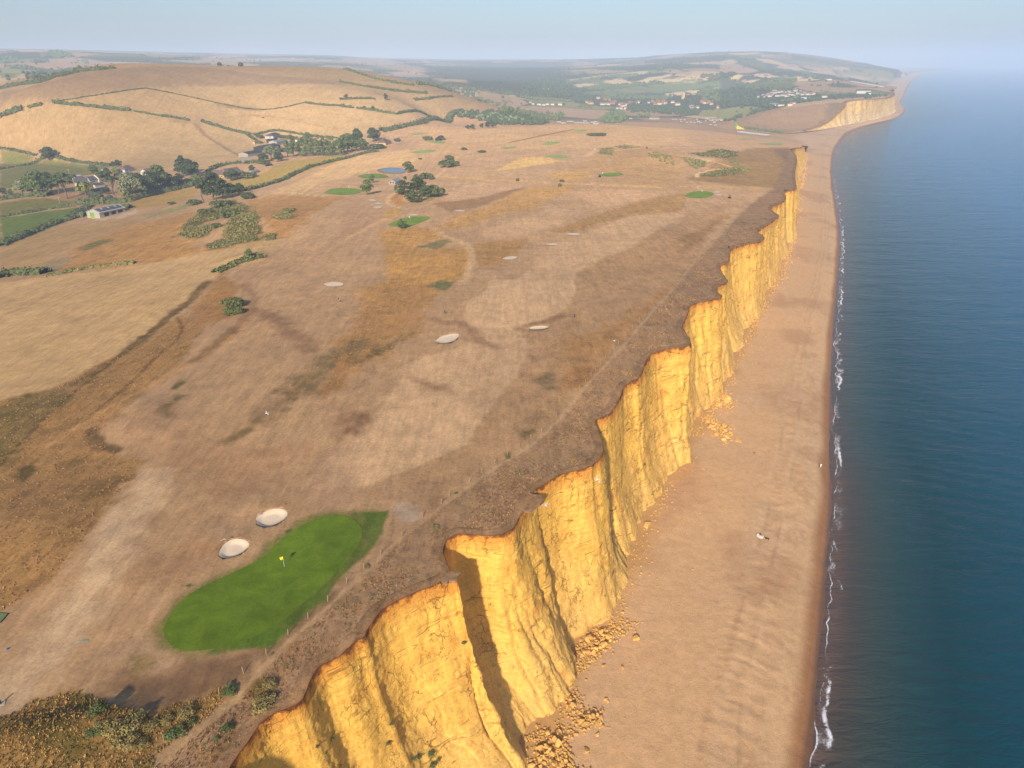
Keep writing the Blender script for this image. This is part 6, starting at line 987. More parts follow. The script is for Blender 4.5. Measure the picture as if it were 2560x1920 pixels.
for i, (a, b) in enumerate(sorted([(720,932),(800,952),(900,922),(960,922),(1040,947),(1100,947),(1160,952),(1200,912),(1240,952),(1340,937),(1390,927),(1400,967),(1930,862),(2040,867)])): p = spot('e1', a, b); put(CV[0], (p[0], p[1], p[2]), R(rv.uniform(60, 110)), label='%s caravan from the left in the tree lined site behind the course' % nth(i), cat='caravan', group='caravans in the tree lined site')
_pk = sorted([tuple(q) for q in fill('e2', [(600,880),(900,878),(1500,888),(1560,945),(1655,995),(1400,1020),(1200,968),(850,938),(640,910)], 46, 77)], key=lambda q: q[0]/q[1])
_nc = 0; _nk = 0
for i, (x, y) in enumerate(_pk):
    z = float(ground(np.array([x]), np.array([y]))[0])
    if i % 3 == 2: c = rv.randrange(5); put(CRS[c], (x, y, z), R(rv.uniform(0, 180)), label='%s parked %s car from the left among the campsite vans' % (nth(_nc), CN_[c]), cat='car', group='cars in the cove car park'); _nc += 1
    else: put(CV[1+i % 2], (x, y, z), R(rv.uniform(50, 130)), label='%s touring caravan from the left on the campsite behind the cove' % nth(_nk), cat='caravan', group='touring caravans on the campsite'); _nk += 1
p = spot('e2', 1830, 1050); sl_ = empty('inflatable_slide', tuple(p), R(75), label='yellow and green inflatable slide beside the campsite', cat='slide')
link('slide', bm_mesh('slide', lambda bm: [bm.faces.new([bm.verts.new(c) for c in q]) for q in (((-4,-9,.5),(4,-9,.5),(4,6,7),(-4,6,7)), ((-4,-9,0),(-4,-9,.5),(-4,6,7),(-4,6,0)), ((4,6,0),(4,6,7),(4,-9,.5),(4,-9,0)), ((-4,6,0),(-4,6,7),(4,6,7),(4,6,0)))], P_('yellow_vinyl', (232,200,60))), parent=sl_)
for x in (-4.6, 4.6): link('tower', bm_mesh('tower', lambda bm: (bx(bm, x-1, x+1, 5, 8, 0, 9.5), bmesh.ops.bevel(bm, geom=list(bm.edges), offset=.4, segments=2, affect='EDGES')), P_('green_vinyl', (90,170,80))), parent=sl_)
# ------------------------------------------------------------------ fence posts, poles, flags, golf bits
post_me = bm_mesh('fence_post', lambda bm: (bmesh.ops.create_cone(bm, cap_ends=True, segments=7, radius1=.05, radius2=.045, depth=1.5, matrix=Matrix.Translation((0, 0, .45)))), M_WOOD)
posts = px('b1', [(792,1655),(972,1498),(1143,1352),(1299,1222),(1444,1098),(1577,988),(1707,872),(1825,772),(1942,672)])+px('b2', [(40,562),(142,480),(240,397),(368,287),(489,175),(602,92)])+px('z5', [(652,1440),(702,1392),(832,1302),(914,1242),(995,1182),(1076,1132),(1154,1078),(1229,1022),(1298,980),(1390,884),(1468,785),(1543,704),(1580,664),(1613,618),(1641,582),(1676,547),(1708,500),(1735,472),(1762,445),(1790,410),(1834,365),(1880,312),(1925,262),(1960,232)])
pw = hit(posts)
for i, p in enumerate(pw):
    o = link('fence_post', post_me, loc=(p[0], p[1], p[2]), label='%s weathered post from the bottom in the row beside the cliff path' % nth(i), cat='post', group='fence posts beside the cliff path'); o.rotation_euler = (rr.uniform(-.1, .1), rr.uniform(-.1, .1), 0); o.scale = (1.1+np.hypot(p[0], p[1])*.002,)*2+(1,)
fw = px('z4', [(338,695),(403,690),(440,685),(508,640),(868,690)])
for i, p in enumerate(hit(fw)): link('fence_post', post_me, loc=tuple(p), scale=(1.3, 1.3, 1), label='%s pale post from the left at the edge of the stubble field' % nth(i), cat='post', group='posts at the stubble field edge')
def utility_pole(fr, a, b, top, label, arm=True):
    p = H1(fr, a, b); h = (b-top)*FR[fr][2]*mpp(p)*1.03; o = empty('utility_pole', tuple(p), 0, label=label, cat='utility pole')
    link('pole', bm_mesh('pole', lambda bm: bmesh.ops.create_cone(bm, cap_ends=True, segments=8, radius1=.24, radius2=.18, depth=h+1, matrix=Matrix.Translation((0, 0, h/2-.5))), M_WOOD), parent=o)
    if arm: link('crossarm', bm_mesh('crossarm', lambda bm: bx(bm, -1.3, 1.3, -.12, .12, h-.9, h-.65), M_WOOD), parent=o)
for a in (('c4', 335, 240, 160, 'bare utility pole in the upper left meadow'), ('c4', 775, 415, 340, 'utility pole behind the pale shed'), ('c4', 1140, 715, 645, 'utility pole with crossarm above the grey barn'), ('c4', 662, 700, 640, 'utility pole in the rough below the umbrella pine'), ('c3', 297, 490, 432, 'utility pole beside the farm lane'), ('c4', 1232, 380, 325, 'utility pole between the bungalow and the blue shed'), ('e1', 372, 520, 415, 'white topped mast among the far trees left of the village'), ('e1', 652, 90, 5, 'pale tower far up the wooded valley')): utility_pole(*a, arm='tower' not in a[4] and 'mast' not in a[4])
M_YEL = P_('yellow_cloth', (240, 222, 40), .9)
def flag(fr, a, b, label, h=2.2, s=1.0, col=None):
    p = H1(fr, a, b); o = empty('golf_flag', (p[0], p[1], p[2]+.05), 0, label=label, cat='flag', group='golf flags'); o.scale = (s, s, s)
    link('flagstick', bm_mesh('flagstick', lambda bm: bmesh.ops.create_cone(bm, cap_ends=True, segments=6, radius1=.028, radius2=.024, depth=h, matrix=Matrix.Translation((0, 0, h/2))), M_WHITE), parent=o)
    def f(bm):
        g = [[bm.verts.new((-.02-.62*i/5*(1-.1*j), .07*math.sin(i*1.5), h-.02-.55*j/3-.22*(i/5)**1.2)) for j in range(4)] for i in range(6)]
        for i in range(5):
            for j in range(3): bm.faces.new((g[i][j], g[i+1][j], g[i+1][j+1], g[i][j+1]))
    link('flag_cloth', bm_mesh('flag_cloth', f, col or M_YEL), parent=o)
    link('hole_cup', bm_mesh('hole_cup', lambda bm: bmesh.ops.create_cone(bm, cap_ends=True, segments=10, radius1=.055, radius2=.055, depth=.02, matrix=Matrix.Translation((0, 0, .03))), M_DARK), parent=o)
flag('b1', 1685, 470, 'yellow golf flag standing on the long near green')
for f_, a, b, lb in (('z2', 452, 1165, 'pale flag on the green with the lone pine'), ('z2', 1690, 872, 'thin flag beside the mower on the middle green'), ('z3', 143, 992, 'flag on the green with two white bunkers beside it'), ('z2', 188, 872, 'flag on the green below the pond'), ('z2', 60, 962, 'flag on the green by the bare-legged tree')): flag(f_, a, b, lb, 2.2, 1.2, M_WHITE)
def bar(name, fr, a, b, c, d, z, w, mat, label, cat, head=True):
    p, q = H1(fr, a, b), H1(fr, c, d); L = math.hypot(q[0]-p[0], q[1]-p[1]); o = empty(name, (p[0], p[1], p[2]+z), math.atan2(q[1]-p[1], q[0]-p[0]), label=label, cat=cat)
    link('handle', bm_mesh('handle', lambda bm: bx(bm, 0, L, -w/2, w/2, 0, w), mat), parent=o)
    if head: link('head', bm_mesh('head', lambda bm: bx(bm, L-.05, L+.05, -.3, .3, -.03, .05), mat), parent=o)
bar('bunker_rake', 'h7', 315, 980, 430, 1040, 1.2, .06, M_WHITE, 'white handled rake lying over the rim of the near bunker', 'rake'); bar('bunker_rake', 'h7', 1165, 330, 1200, 405, .95, .06, M_WHITE, 'rake lying in the upper of the two near bunkers', 'rake')
def mat_patch(fr, q, z, mat, name, label, frame=None):
    P = H(fr, q); c = P[:, :2].mean(0); o = empty(name, (0, 0, 0), label=label, cat='tee mat'); n = len(P); V = np.column_stack([P[:, :2], P[:, 2]+z])
    link('turf', mesh_from('turf', np.vstack([V, V-[0, 0, z+.05]]), [tuple(range(n))]+[(i, n+i, n+(i+1) % n, (i+1) % n) for i in range(n)], False), mat, parent=o)
    if frame: Vf = V.copy(); Vf[:, :2] = c+(V[:, :2]-c)*1.12; Vf[:, 2] -= .04; link('frame', mesh_from('frame', np.vstack([Vf, Vf-[0, 0, z+.1]]), [tuple(range(n))]+[(i, n+i, n+(i+1) % n, (i+1) % n) for i in range(n)], False), frame, parent=o)
mat_patch('b1', [(-70,760),(0,742),(48,746),(5,795),(-60,800)], .12, P_('mat_green', (110,130,84)), 'tee_mat', 'framed green tee mat at the left edge', M_DARK)
mat_patch('b1', [(484,898),(522,895),(525,907),(490,911)], .03, P_('mat_teal', (132,160,144)), 'tee_mat', 'pale teal mat lying on the dry turf')
mat_patch('b1', [(452,905),(474,902),(472,913),(450,914)], .03, P_('mat_pale', (176,176,150)), 'tee_mat', 'faded pale mat left of the teal one')
p = H1('b1', 42, 958); o = empty('tee_marker', tuple(p), 0, label='small bright blue tee marker near the left edge', cat='tee marker'); link('ball', bm_mesh('ball', lambda bm: bmesh.ops.create_icosphere(bm, subdivisions=2, radius=.16, matrix=Matrix.Translation((0, 0, .14))), P_('blue_plastic', (40,130,220))), parent=o); link('spike', bm_mesh('spike', lambda bm: bmesh.ops.create_cone(bm, cap_ends=True, segments=6, radius1=.02, radius2=.03, depth=.2, matrix=Matrix.Translation((0, 0, -.02))), M_DARK), parent=o)
p = H1('b1', 5, 1280); o = empty('tee_sign', tuple(p), R(20), label='low grey tee sign cut by the left edge', cat='sign'); link('base_slab', bm_mesh('base_slab', lambda bm: bx(bm, -.5, .5, -.35, .35, -.1, .08), W['conc']), parent=o); link('post', bm_mesh('post', lambda bm: bx(bm, -.1, .1, -.06, .06, .08, .9), M_DARK), parent=o)

# ------------------------------------------------------------------ people, dog, birds, beasts
SKIN = P_('skin', (205, 150, 120), .8); HAIR = P_('hair', (60, 44, 32), .8)
CL = dict(white=P_('white_cloth', (240, 240, 240), .9), dark=P_('dark_cloth', (44, 48, 60), .8), red=P_('red_cloth', (180, 50, 50), .8), blue=P_('blue_cloth', (60, 90, 150), .8), navy=P_('navy_cloth', (40, 46, 70), .8), beige=P_('beige_cloth', (190, 170, 140), .8), pink=P_('pink_cloth', (240, 200, 210), .9), yellow=P_('yellow_towel', (238, 216, 60), .9))
def skin_body(name, J, E_, mats, zsplit):
    """one continuous body grown from a skeleton; faces take skin or cloth by height"""
    me = bpy.data.meshes.new(name); me.from_pydata([j[:3] for j in J], [], E_); o = bpy.data.objects.new(name, me); COL.objects.link(o)
    sk = o.modifiers.new('skin', 'SKIN')
    for v, j in zip(me.skin_vertices[0].data, J): v.radius = (j[3], j[3]*(j[4] if len(j) > 4 else 1))
    me.skin_vertices[0].data[0].use_root = True; o.modifiers.new('sub', 'SUBSURF').levels = 1
    dg = bpy.context.evaluated_depsgraph_get(); out = bpy.data.meshes.new_from_object(o.evaluated_get(dg)); bpy.data.objects.remove(o)
    for m in mats: out.materials.append(m)
    for f in out.polygons:
        c = f.center; f.material_index = zsplit(c); f.use_smooth = True
    return out
def standing(top, legs, stride=.12, arms=.12, bend=0.0):
    J = [(0,0,.95,.14,.8),(0,0,1.2,.15,.75),(0,.02,1.42,.14,.7),(0,.02,1.52,.055),(0,.03,1.66,.095,1.1),(.09,stride,.5,.075),(.1,stride*1.6-.04,.08,.05),(.1,stride*1.6+.12,.03,.04),(-.09,-stride,.5,.075),(-.1,-stride*1.8,.08,.05),(-.1,-stride*1.8+.16,.03,.04),(.21,0,1.4,.06),(.26,-arms*.5,1.14,.045),(.27,arms,.9,.035),(-.21,0,1.4,.06),(-.26,arms*.5,1.14,.045),(-.27,-arms,.9,.035)]
    E_ = [(0,1),(1,2),(2,3),(3,4),(0,5),(5,6),(6,7),(0,8),(8,9),(9,10),(2,11),(11,12),(12,13),(2,14),(14,15),(15,16)]
    return skin_body('person_body', J, E_, [SKIN, CL[top], CL[legs], HAIR], lambda c: 3 if c.z > 1.68 else 0 if c.z > 1.5 or (abs(c.x) > .22 and c.z < 1.2) or c.z < .42 else 1 if c.z > .98 else 2)
def sitting(top):
    J = [(0,0,.14,.14,.8),(0,-.04,.38,.15,.75),(0,-.05,.6,.14,.7),(0,-.03,.7,.055),(0,-.01,.83,.095,1.1),(.1,.3,.36,.07),(.12,.5,.08,.05),(.12,.62,.04,.04),(-.1,.32,.3,.07),(-.12,.55,.08,.05),(-.12,.66,.04,.04),(.21,-.04,.56,.06),(.26,.1,.36,.045),(.18,.28,.36,.035),(-.21,-.04,.56,.06),(-.27,-.14,.3,.045),(-.28,-.2,.06,.035)]
    E_ = [(0,1),(1,2),(2,3),(3,4),(0,5),(5,6),(6,7),(0,8),(8,9),(9,10),(2,11),(11,12),(12,13),(2,14),(14,15),(15,16)]
    return skin_body('person_body', J, E_, [SKIN, CL[top], HAIR], lambda c: 2 if c.z > .85 and c.y < .05 else 0 if c.z > .66 or c.y > .2 or abs(c.x) > .23 else 1)
BOD = {}
def person(fr, a, b, kind, label, rz=0, z=0, on_beach=False):
    if kind not in BOD: BOD[kind] = sitting(kind[1]) if kind[0] == 'sit' else standing(kind[1], kind[2])
    p = beach_hit(px(fr, [(a, b)]))[0] if on_beach else H1(fr, a, b); zz = beach_z(p[0], p[1]) if on_beach else p[2]
    return link('person', BOD[kind], loc=(p[0], p[1], zz+z), rz=rz, label=label, cat='person')
for a in (('z4', 2178, 142, ('st', 'dark', 'beige'), 'golfer in dark top walking below the pale bunker', .5), ('z4', 2189, 146, ('st', 'beige', 'navy'), 'second golfer just right of the one in dark top', 2.0), ('z5', 675, 222, ('st', 'dark', 'dark'), 'dark clothed walker left of the large white bunker', 0), ('z5', 1505, 246, ('st', 'navy', 'dark'), 'dark clothed walker in the rough right of the long bunker', 1), ('z2', 1145, 708, ('st', 'red', 'dark'), 'golfer in red beside a thin far green', 0), ('z2', 1178, 708, ('st', 'white', 'dark'), 'golfer in white right of the one in red', 1), ('z2', 1250, 700, ('st', 'dark', 'beige'), 'rightmost of three golfers on the far fairway', 2), ('z2', 886, 684, ('st', 'red', 'navy'), 'left of two golfers near the pale path end', 1), ('z2', 908, 684, ('st', 'beige', 'dark'), 'right of two golfers near the pale path end', 0), ('z2', 842, 682, ('st', 'dark', 'navy'), 'golfer standing alone left of the pair near the pale path', 1)): person(*a[:3], a[3], a[4], a[5])
person('z6', 912, 1163, ('st', 'white', 'white'), 'person in white walking near the water line', 2.8, on_beach=True); person('z6', 478, 1112, ('sit', 'dark'), 'person in dark clothes sitting alone on the mid beach', 0, on_beach=True); person('z3', 852, 708, ('st', 'dark', 'dark'), 'dark figure far along the beach near the cove', 0, on_beach=True)
FR['h6'] = (1840, 1290, 160/2212)
person('h6', 850, 600, ('sit', 'navy'), 'person in navy sitting on the white blanket', 2.6, .03, True); person('h6', 930, 660, ('sit', 'pink'), 'person in pale pink sitting at the right edge of the blanket', .4, .03, True); person('h6', 760, 620, ('sit', 'white'), 'person in white sitting at the left edge of the blanket', -.6, .03, True)
def sheet(fr, q, mat, name, label, cat, dz):
    P = beach_hit(px(fr, q)); P = np.vstack([chaikin(np.vstack([P, P[:1]]), 1)[:-1]]); z = np.array([beach_z(x, y) for x, y in P[:, :2]])+dz+rng.uniform(0, .03, len(P)); n = len(P); V = np.column_stack([P[:, :2], z]); link(name, mesh_from(name, np.vstack([V, V-[0, 0, .04]]), [tuple(range(n))]+[(i, n+i, n+(i+1) % n, (i+1) % n) for i in range(n)], False), mat, label=label, cat=cat)
sheet('h6', [(720,630),(770,570),(830,560),(930,590),(975,630),(930,710),(870,700),(770,670)], CL['white'], 'beach_blanket', 'crumpled white blanket spread on the beach', 'blanket', .06); sheet('h6', [(770,680),(790,645),(830,660),(820,695)], CL['yellow'], 'yellow_towel', 'small yellow towel at the front corner of the white blanket', 'towel', .11)
def dog(fr, a, b, rz, label):
    J = [(0,0,.45,.11),(0,.22,.48,.12),(0,.40,.52,.09),(0,.52,.66,.065),(0,.62,.74,.075),(0,.76,.70,.04),(0,-.25,.46,.10),(0,-.45,.55,.03),(0,-.62,.66,.02),(.09,.24,.24,.045),(.09,.24,.03,.03),(-.09,.30,.24,.045),(-.09,.32,.03,.03),(.09,-.22,.30,.06),(.09,-.34,.18,.035),(.09,-.30,.03,.03),(-.09,-.22,.30,.06),(-.09,-.36,.18,.035),(-.09,-.33,.03,.03)]
    E_ = [(0,1),(1,2),(2,3),(3,4),(4,5),(0,6),(6,7),(7,8),(1,9),(9,10),(1,11),(11,12),(6,13),(13,14),(14,15),(6,16),(16,17),(17,18)]
    me = skin_body('dog_body', J, E_, [P_('black_fur', (26, 24, 24), .7)], lambda c: 0); p = beach_hit(px(fr, [(a, b)]))[0]; link('dog', me, loc=(p[0], p[1], beach_z(p[0], p[1])), rz=rz, label=label, cat='dog', scale=1.15)
dog('h6', 1090, 740, R(60), 'black dog standing right of the white blanket')
def gull():
    def f(bm):
        prof = [(-.30,.02),(-.18,.07),(0,.085),(.16,.06),(.26,.035),(.33,.01)]; rings = []
        for y, r in prof: rings.append([bm.verts.new((r*math.cos(t), y, r*.9*math.sin(t))) for t in [2*math.pi*i/8 for i in range(8)]])
        for i in range(5):
            for j in range(8): bm.faces.new((rings[i][j], rings[i][(j+1) % 8], rings[i+1][(j+1) % 8], rings[i+1][j]))
    def wing(s):
        def g(bm):
            sp = [(0.03,.12,-.10,.02),(.28,.14,-.06,.10),(.5,.06,-.10,.12),(.72,-.10,-.18,.06)]; A = [(bm.verts.new((s*x, y0, z+.012)), bm.verts.new((s*x, y1, z+.012)), bm.verts.new((s*x, y0, z-.006)), bm.verts.new((s*x, y1, z-.006))) for x, y0, y1, z in sp]
            for a, b in zip(A, A[1:]):
                for q in ((a[0],b[0],b[1],a[1]), (a[3],b[3],b[2],a[2]), (a[0],a[2],b[2],b[0]), (a[1],b[1],b[3],a[3])): bm.faces.new(q)
        return g
    o = empty('gull', (0, 0, 0)); link('body', bm_mesh('body', f, CL['white']), parent=o)
    for s in (-1, 1): link('wing', bm_mesh('wing', wing(s), P_('grey_feather', (214, 216, 222), .9)), parent=o)
    link('tail', bm_mesh('tail', lambda bm: bx(bm, -.07, .07, -.42, -.26, -.005, .012), CL['white']), parent=o); return o
G0 = gull()
for i, (f_, a, b, t, rz, lb) in enumerate((('z5', 1762, 390, .86, 1.0, 'gull gliding over the clifftop path, uppermost of the birds'), ('z5', 1655, 1285, .84, 1.9, 'gull flying in front of the cliff notch'), ('z5', 1320, 1445, .84, .6, 'gull flying in front of the near sunlit cliff face'), ('z4', 1715, 857, .9, 2.2, 'gull skimming over the dry fairway'))):
    o = G0 if i == 0 else copy_tree(G0); p = H1(f_, a, b)*t+np.array([0, 0, CAM_H])*(1-t); o.location = p; o.rotation_euler = (.15, .25*(-1)**i, rz); o.scale = (1.15,)*3; tag(o, lb, 'bird', 'gulls in flight')
def beast(col):
    J = [(0,0,.95,.33),(0,.55,1.0,.34),(0,.95,1.12,.20),(0,1.25,1.25,.16),(0,1.5,1.05,.11),(0,-.6,1.0,.32),(.2,.6,.5,.10),(.2,.6,.05,.07),(-.2,.66,.5,.10),(-.2,.68,.05,.07),(.2,-.6,.55,.14),(.2,-.68,.3,.08),(.2,-.64,.05,.07),(-.2,-.6,.55,.14),(-.2,-.7,.3,.08),(-.2,-.66,.05,.07)]
    E_ = [(0,1),(1,2),(2,3),(3,4),(0,5),(1,6),(6,7),(1,8),(8,9),(5,10),(10,11),(11,12),(5,13),(13,14),(14,15)]; return skin_body('cow_body', J, E_, [col], lambda c: 0)
cow_d, cow_w = beast(P_('dark_hide', (46, 36, 30), .8)), beast(P_('white_hide', (226, 216, 200), .8))
for i, (f_, a, b, m, lb) in enumerate((('c2', 325, 832, cow_d, 'uppermost dark cow on the headland pasture'), ('c2', 312, 867, cow_d, 'leftmost of the lower dark cows on the headland'), ('c2', 410, 860, cow_d, 'middle of the lower dark cows on the headland'), ('c2', 500, 870, cow_d, 'rightmost dark cow on the headland'), ('z1', 1628, 488, cow_w, 'left white cow on the stubble hill'), ('z1', 1640, 496, cow_w, 'lower white cow on the stubble hill'), ('z1', 1692, 503, cow_d, 'black cow right of the white ones on the hill'), ('z1', 1705, 474, cow_w, 'white cow highest on the stubble hill'))): p = H1(f_, a, b); link('cow', m, loc=tuple(p), rz=rr.uniform(0, 6), label=lb, cat='cow', group='cattle at pasture', scale=1.25)
def buggy(fr, a, b, rz, label, col='white'):
    p = H1(fr, a, b); o = empty('golf_buggy', tuple(p), rz, label=label, cat='buggy')
    link('body', bm_mesh('body', lambda bm: (bx(bm, -.6, .6, -1.2, 1.2, .3, .75), bmesh.ops.bevel(bm, geom=list(bm.edges), offset=.1, segments=1, affect='EDGES')), CL[col]), parent=o); link('seat', bm_mesh('seat', lambda bm: bx(bm, -.55, .55, -.35, .1, .75, 1.15), M_DARK), parent=o); link('canopy', bm_mesh('canopy', lambda bm: bx(bm, -.62, .62, -.9, .8, 1.85, 1.93), CL[col]), parent=o)
    for x in (-.55, .55):
        for y in (-.85, .75): link('canopy_post', bm_mesh('canopy_post', lambda bm: bx(bm, x-.025, x+.025, y-.025, y+.025, .7, 1.86), M_DARK), parent=o); link('wheel', bm_mesh('wheel', lambda bm: bmesh.ops.create_cone(bm, cap_ends=True, segments=10, radius1=.25, radius2=.25, depth=.16, matrix=Matrix.Translation((x*1.05, y, .25)) @ Matrix.Rotation(R(90), 4, 'Y')), M_DARK), parent=o)
buggy('z2', 1670, 882, .4, 'black utility buggy parked at the left edge of the middle green', 'dark'); buggy('z2', 1640, 710, 1.2, 'white golf buggy at the sandy path junction'); buggy('z2', 1972, 697, 1.5, 'dark golf buggy on the far track', 'dark'); buggy('z2', 2068, 692, 1.5, 'pale golf buggy farther right on the far track', 'beige'); buggy('z3', 318, 1018, .2, 'dark buggy on the path right of the seaward green', 'dark')
p = H1('c3', 392, 440); o = empty('farm_digger', tuple(p), .6, label='small yellow digger parked beside the farm lane', cat='digger'); YD = P_('digger_yellow', (236, 190, 40), .9)
link('body', bm_mesh('body', lambda bm: bx(bm, -1.1, 1.1, -2, 1.4, .8, 1.8), YD), parent=o); link('cab', bm_mesh('cab', lambda bm: bx(bm, -.9, .9, -1.2, .4, 1.8, 3.0), M_GLASS), parent=o); link('arm', bm_mesh('arm', lambda bm: bx(bm, -.2, .2, 1.2, 4.2, 1.6, 2.2), YD), parent=o)
for x in (-1, 1):
    for y in (-1.3, 1.0): link('wheel', bm_mesh('wheel', lambda bm: bmesh.ops.create_cone(bm, cap_ends=True, segments=10, radius1=.7, radius2=.7, depth=.4, matrix=Matrix.Translation((x, y, .7)) @ Matrix.Rotation(R(90), 4, 'Y')), M_DARK), parent=o)
for i, (a, b) in enumerate(((1860, 262), (1890, 270), (1925, 268), (1955, 262))):
    p = H1('c3', a, b); o = empty('terrace_table', tuple(p), rr.uniform(0, 3), label='%s white terrace table from the left beside the clubhouse' % ORD[i], cat='table', group='terrace tables by the clubhouse'); link('tabletop', bm_mesh('tabletop', lambda bm: bx(bm, -.9, .9, -.9, .9, .72, .8), M_WHITE), parent=o); link('leg', bm_mesh('leg', lambda bm: bx(bm, -.12, .12, -.12, .12, 0, .72), M_WHITE), parent=o); link('parasol', bm_mesh('parasol', lambda bm: bmesh.ops.create_cone(bm, cap_ends=False, segments=8, radius1=1.3, radius2=.05, depth=.6, matrix=Matrix.Translation((0, 0, 2.3))), M_WHITE), parent=o)
# ------------------------------------------------------------------ clifftop scrub, long grass, foam
def tuft_mat(name, stops):
    m, t, p = new_mat(name); N = NT(t); c = N.attr('col').outputs['Color']; P = N.pos(); N.l(N.mul(c, N.ramp(N.noise(P, .5, 3), ((.3, .8), (.7, 1.2)))), p.inputs['Base Color']); p.inputs['Roughness'].default_value = .9; p.inputs['Specular IOR Level'].default_value = .1; return m
M_TUFT = tuft_mat('dry_grass_blades', None)
def tufts(name, pts, blades, h, w, cols, seed, lean=.35):
    r = np.random.default_rng(seed); n = len(pts); z = ground(pts[:, 0], pts[:, 1]); k = n*blades; i = np.repeat(np.arange(n), blades); a = r.uniform(0, 6.283, k); hh = h*r.uniform(.55, 1.3, n)[i]*r.uniform(.75, 1.1, k); ww = w*r.uniform(.7, 1.3, k)*(1+np.hypot(pts[i, 0], pts[i, 1])/180)
    b = np.column_stack([pts[i]+r.normal(0, .09, (k, 2)), z[i]-.03]); wind = np.array([.35, .12]); tip = b+np.column_stack([np.cos(a)*hh*lean+wind[0]*hh*.5, np.sin(a)*hh*lean+wind[1]*hh*.5, hh]); s = np.column_stack([-np.sin(a)*ww, np.cos(a)*ww, np.zeros(k)]); mid = b*.45+tip*.55+np.column_stack([np.zeros((k, 2)), hh*.12])
    V = np.stack([b-s, b+s, mid+s*.8, tip, mid-s*.8], 1).reshape(-1, 3); me = bpy.data.meshes.new(name); F = np.arange(5*k).reshape(k, 5); me = mesh_from(name, V, F, False)
    cols = np.array([alb(c) for c in cols]); f = np.clip((fbm(pts[:, 0], pts[:, 1], 7, 3, seed)*.5+.5)*len(cols)+r.normal(0, .55, n), 0, len(cols)-1).astype(int); C = cols[f][i]*r.uniform(.75, 1.25, (k, 1)); col_attr(me, 'col', np.repeat(C, 5, 0)); return link(name, me, M_TUFT, kind='stuff')
def scatter(P, n, seed, noise=None):
    r = np.random.default_rng(seed); P = np.asarray(P)[:, :2]; lo, hi = P.min(0), P.max(0); out = np.zeros((0, 2))
    for _ in range(60):
        if len(out) >= n: break
        c = r.uniform(lo, hi, (n*2, 2)); m = inpoly(c[:, 0], c[:, 1], P); c = c[m]
        keep = r.uniform(0, 1, len(c)) < np.clip(90/np.hypot(c[:, 0], c[:, 1]), .08, 1)**1.3
        if noise: keep &= fbm(c[:, 0], c[:, 1], noise, 3, seed+1) > r.uniform(-.6, .5, len(c))
        out = np.vstack([out, c[keep]])
    return out[:n]
_near_strip = STRIP[np.hypot(STRIP[:, 0], STRIP[:, 1]) < 420]
pa = scatter(_near_strip, 15000, 1, 6); d_ = dist_line(pa[:, 0], pa[:, 1], PATH); e_ = dist_line(pa[:, 0], pa[:, 1], EDGE); pa = pa[(d_ > .9) & (e_ > .7)]
tufts('clifftop_grass', pa[::2], 5, .26, .022, [(196,154,114), (168,132,100), (146,114,88), (210,168,124), (134,116,82)], 2)
_bl = H('b1', [(-200,1450),(0,1360),(200,1260),(450,1200),(600,1250),(700,1310),(900,1340),(1050,1280),(1200,1250),(1300,1180),(1380,1200),(1250,1350),(950,1560),(900,1900),(-300,1900)])
pb = scatter(_bl, 6500, 3); tufts('long_grass', pb[::2], 6, .22, .04, [(212,170,108), (196,152,94), (158,134,76), (222,180,120), (140,126,70)], 4, .5)
# low heathy scrub: small leafy mounds
def scrub(name, pts, h, n, key, seed, size=.09):
    r = np.random.default_rng(seed); k = len(pts); z = ground(pts[:, 0], pts[:, 1]); i = np.repeat(np.arange(k), n); s = (h*r.uniform(.5, 1.4, k))[i]; d = r.normal(0, 1, (len(i), 3)); d /= np.linalg.norm(d, axis=1)[:, None]; d[:, 2] = np.abs(d[:, 2])
    P = np.column_stack([pts[i], z[i]])+d*np.column_stack([s*1.3, s*1.3, s])*r.uniform(.6, 1, (len(i), 1)); V, F = leaf_quads(P, d, size, r); me = mesh_from(name, V, F, False); me.materials.append(LEAF[key]); return link(name, me, kind='stuff')
LEAF['heath'] = leaf_mat('dry_heath', tuple(alb((156, 124, 98))), .35); LEAF['straw'] = leaf_mat('dead_stems', tuple(alb((186, 146, 106))), .3)
ps = scatter(_near_strip, 2600, 11, 12); e_ = dist_line(ps[:, 0], ps[:, 1], EDGE); d_ = dist_line(ps[:, 0], ps[:, 1], PATH); ps = ps[(e_ > .5) & (d_ > 1)]
scrub('clifftop_scrub', ps[::7], .22, 26, 'heath', 12, .065); scrub('clifftop_scrub', ps[1::12], .26, 26, 'brack', 13, .065)
for fr_, q in BRACKEN[:7]: scrub('bracken', fill(fr_, q, 260, 15), .7, 12, 'brack', 16, .42)
for fr_, q in BRACKEN[7:]: scrub('bracken', fill(fr_, q, 130, 17), .8, 10, 'brack', 18, .6)
make_tree('yellbush', 'yell', [(0, 0, .7, .9, .9, .65)]+ring_cl(5, .7, .55, .55, .5, 19, .2), 1.5, 620, .085, .04, (.55, 1.05)); make_tree('greenbush', 'mid', [(0, 0, .6, .9, .9, .55)]+ring_cl(4, .7, .5, .5, .45, 20, .2), 1.3, 620, .085, .04, (.55, 1.05))
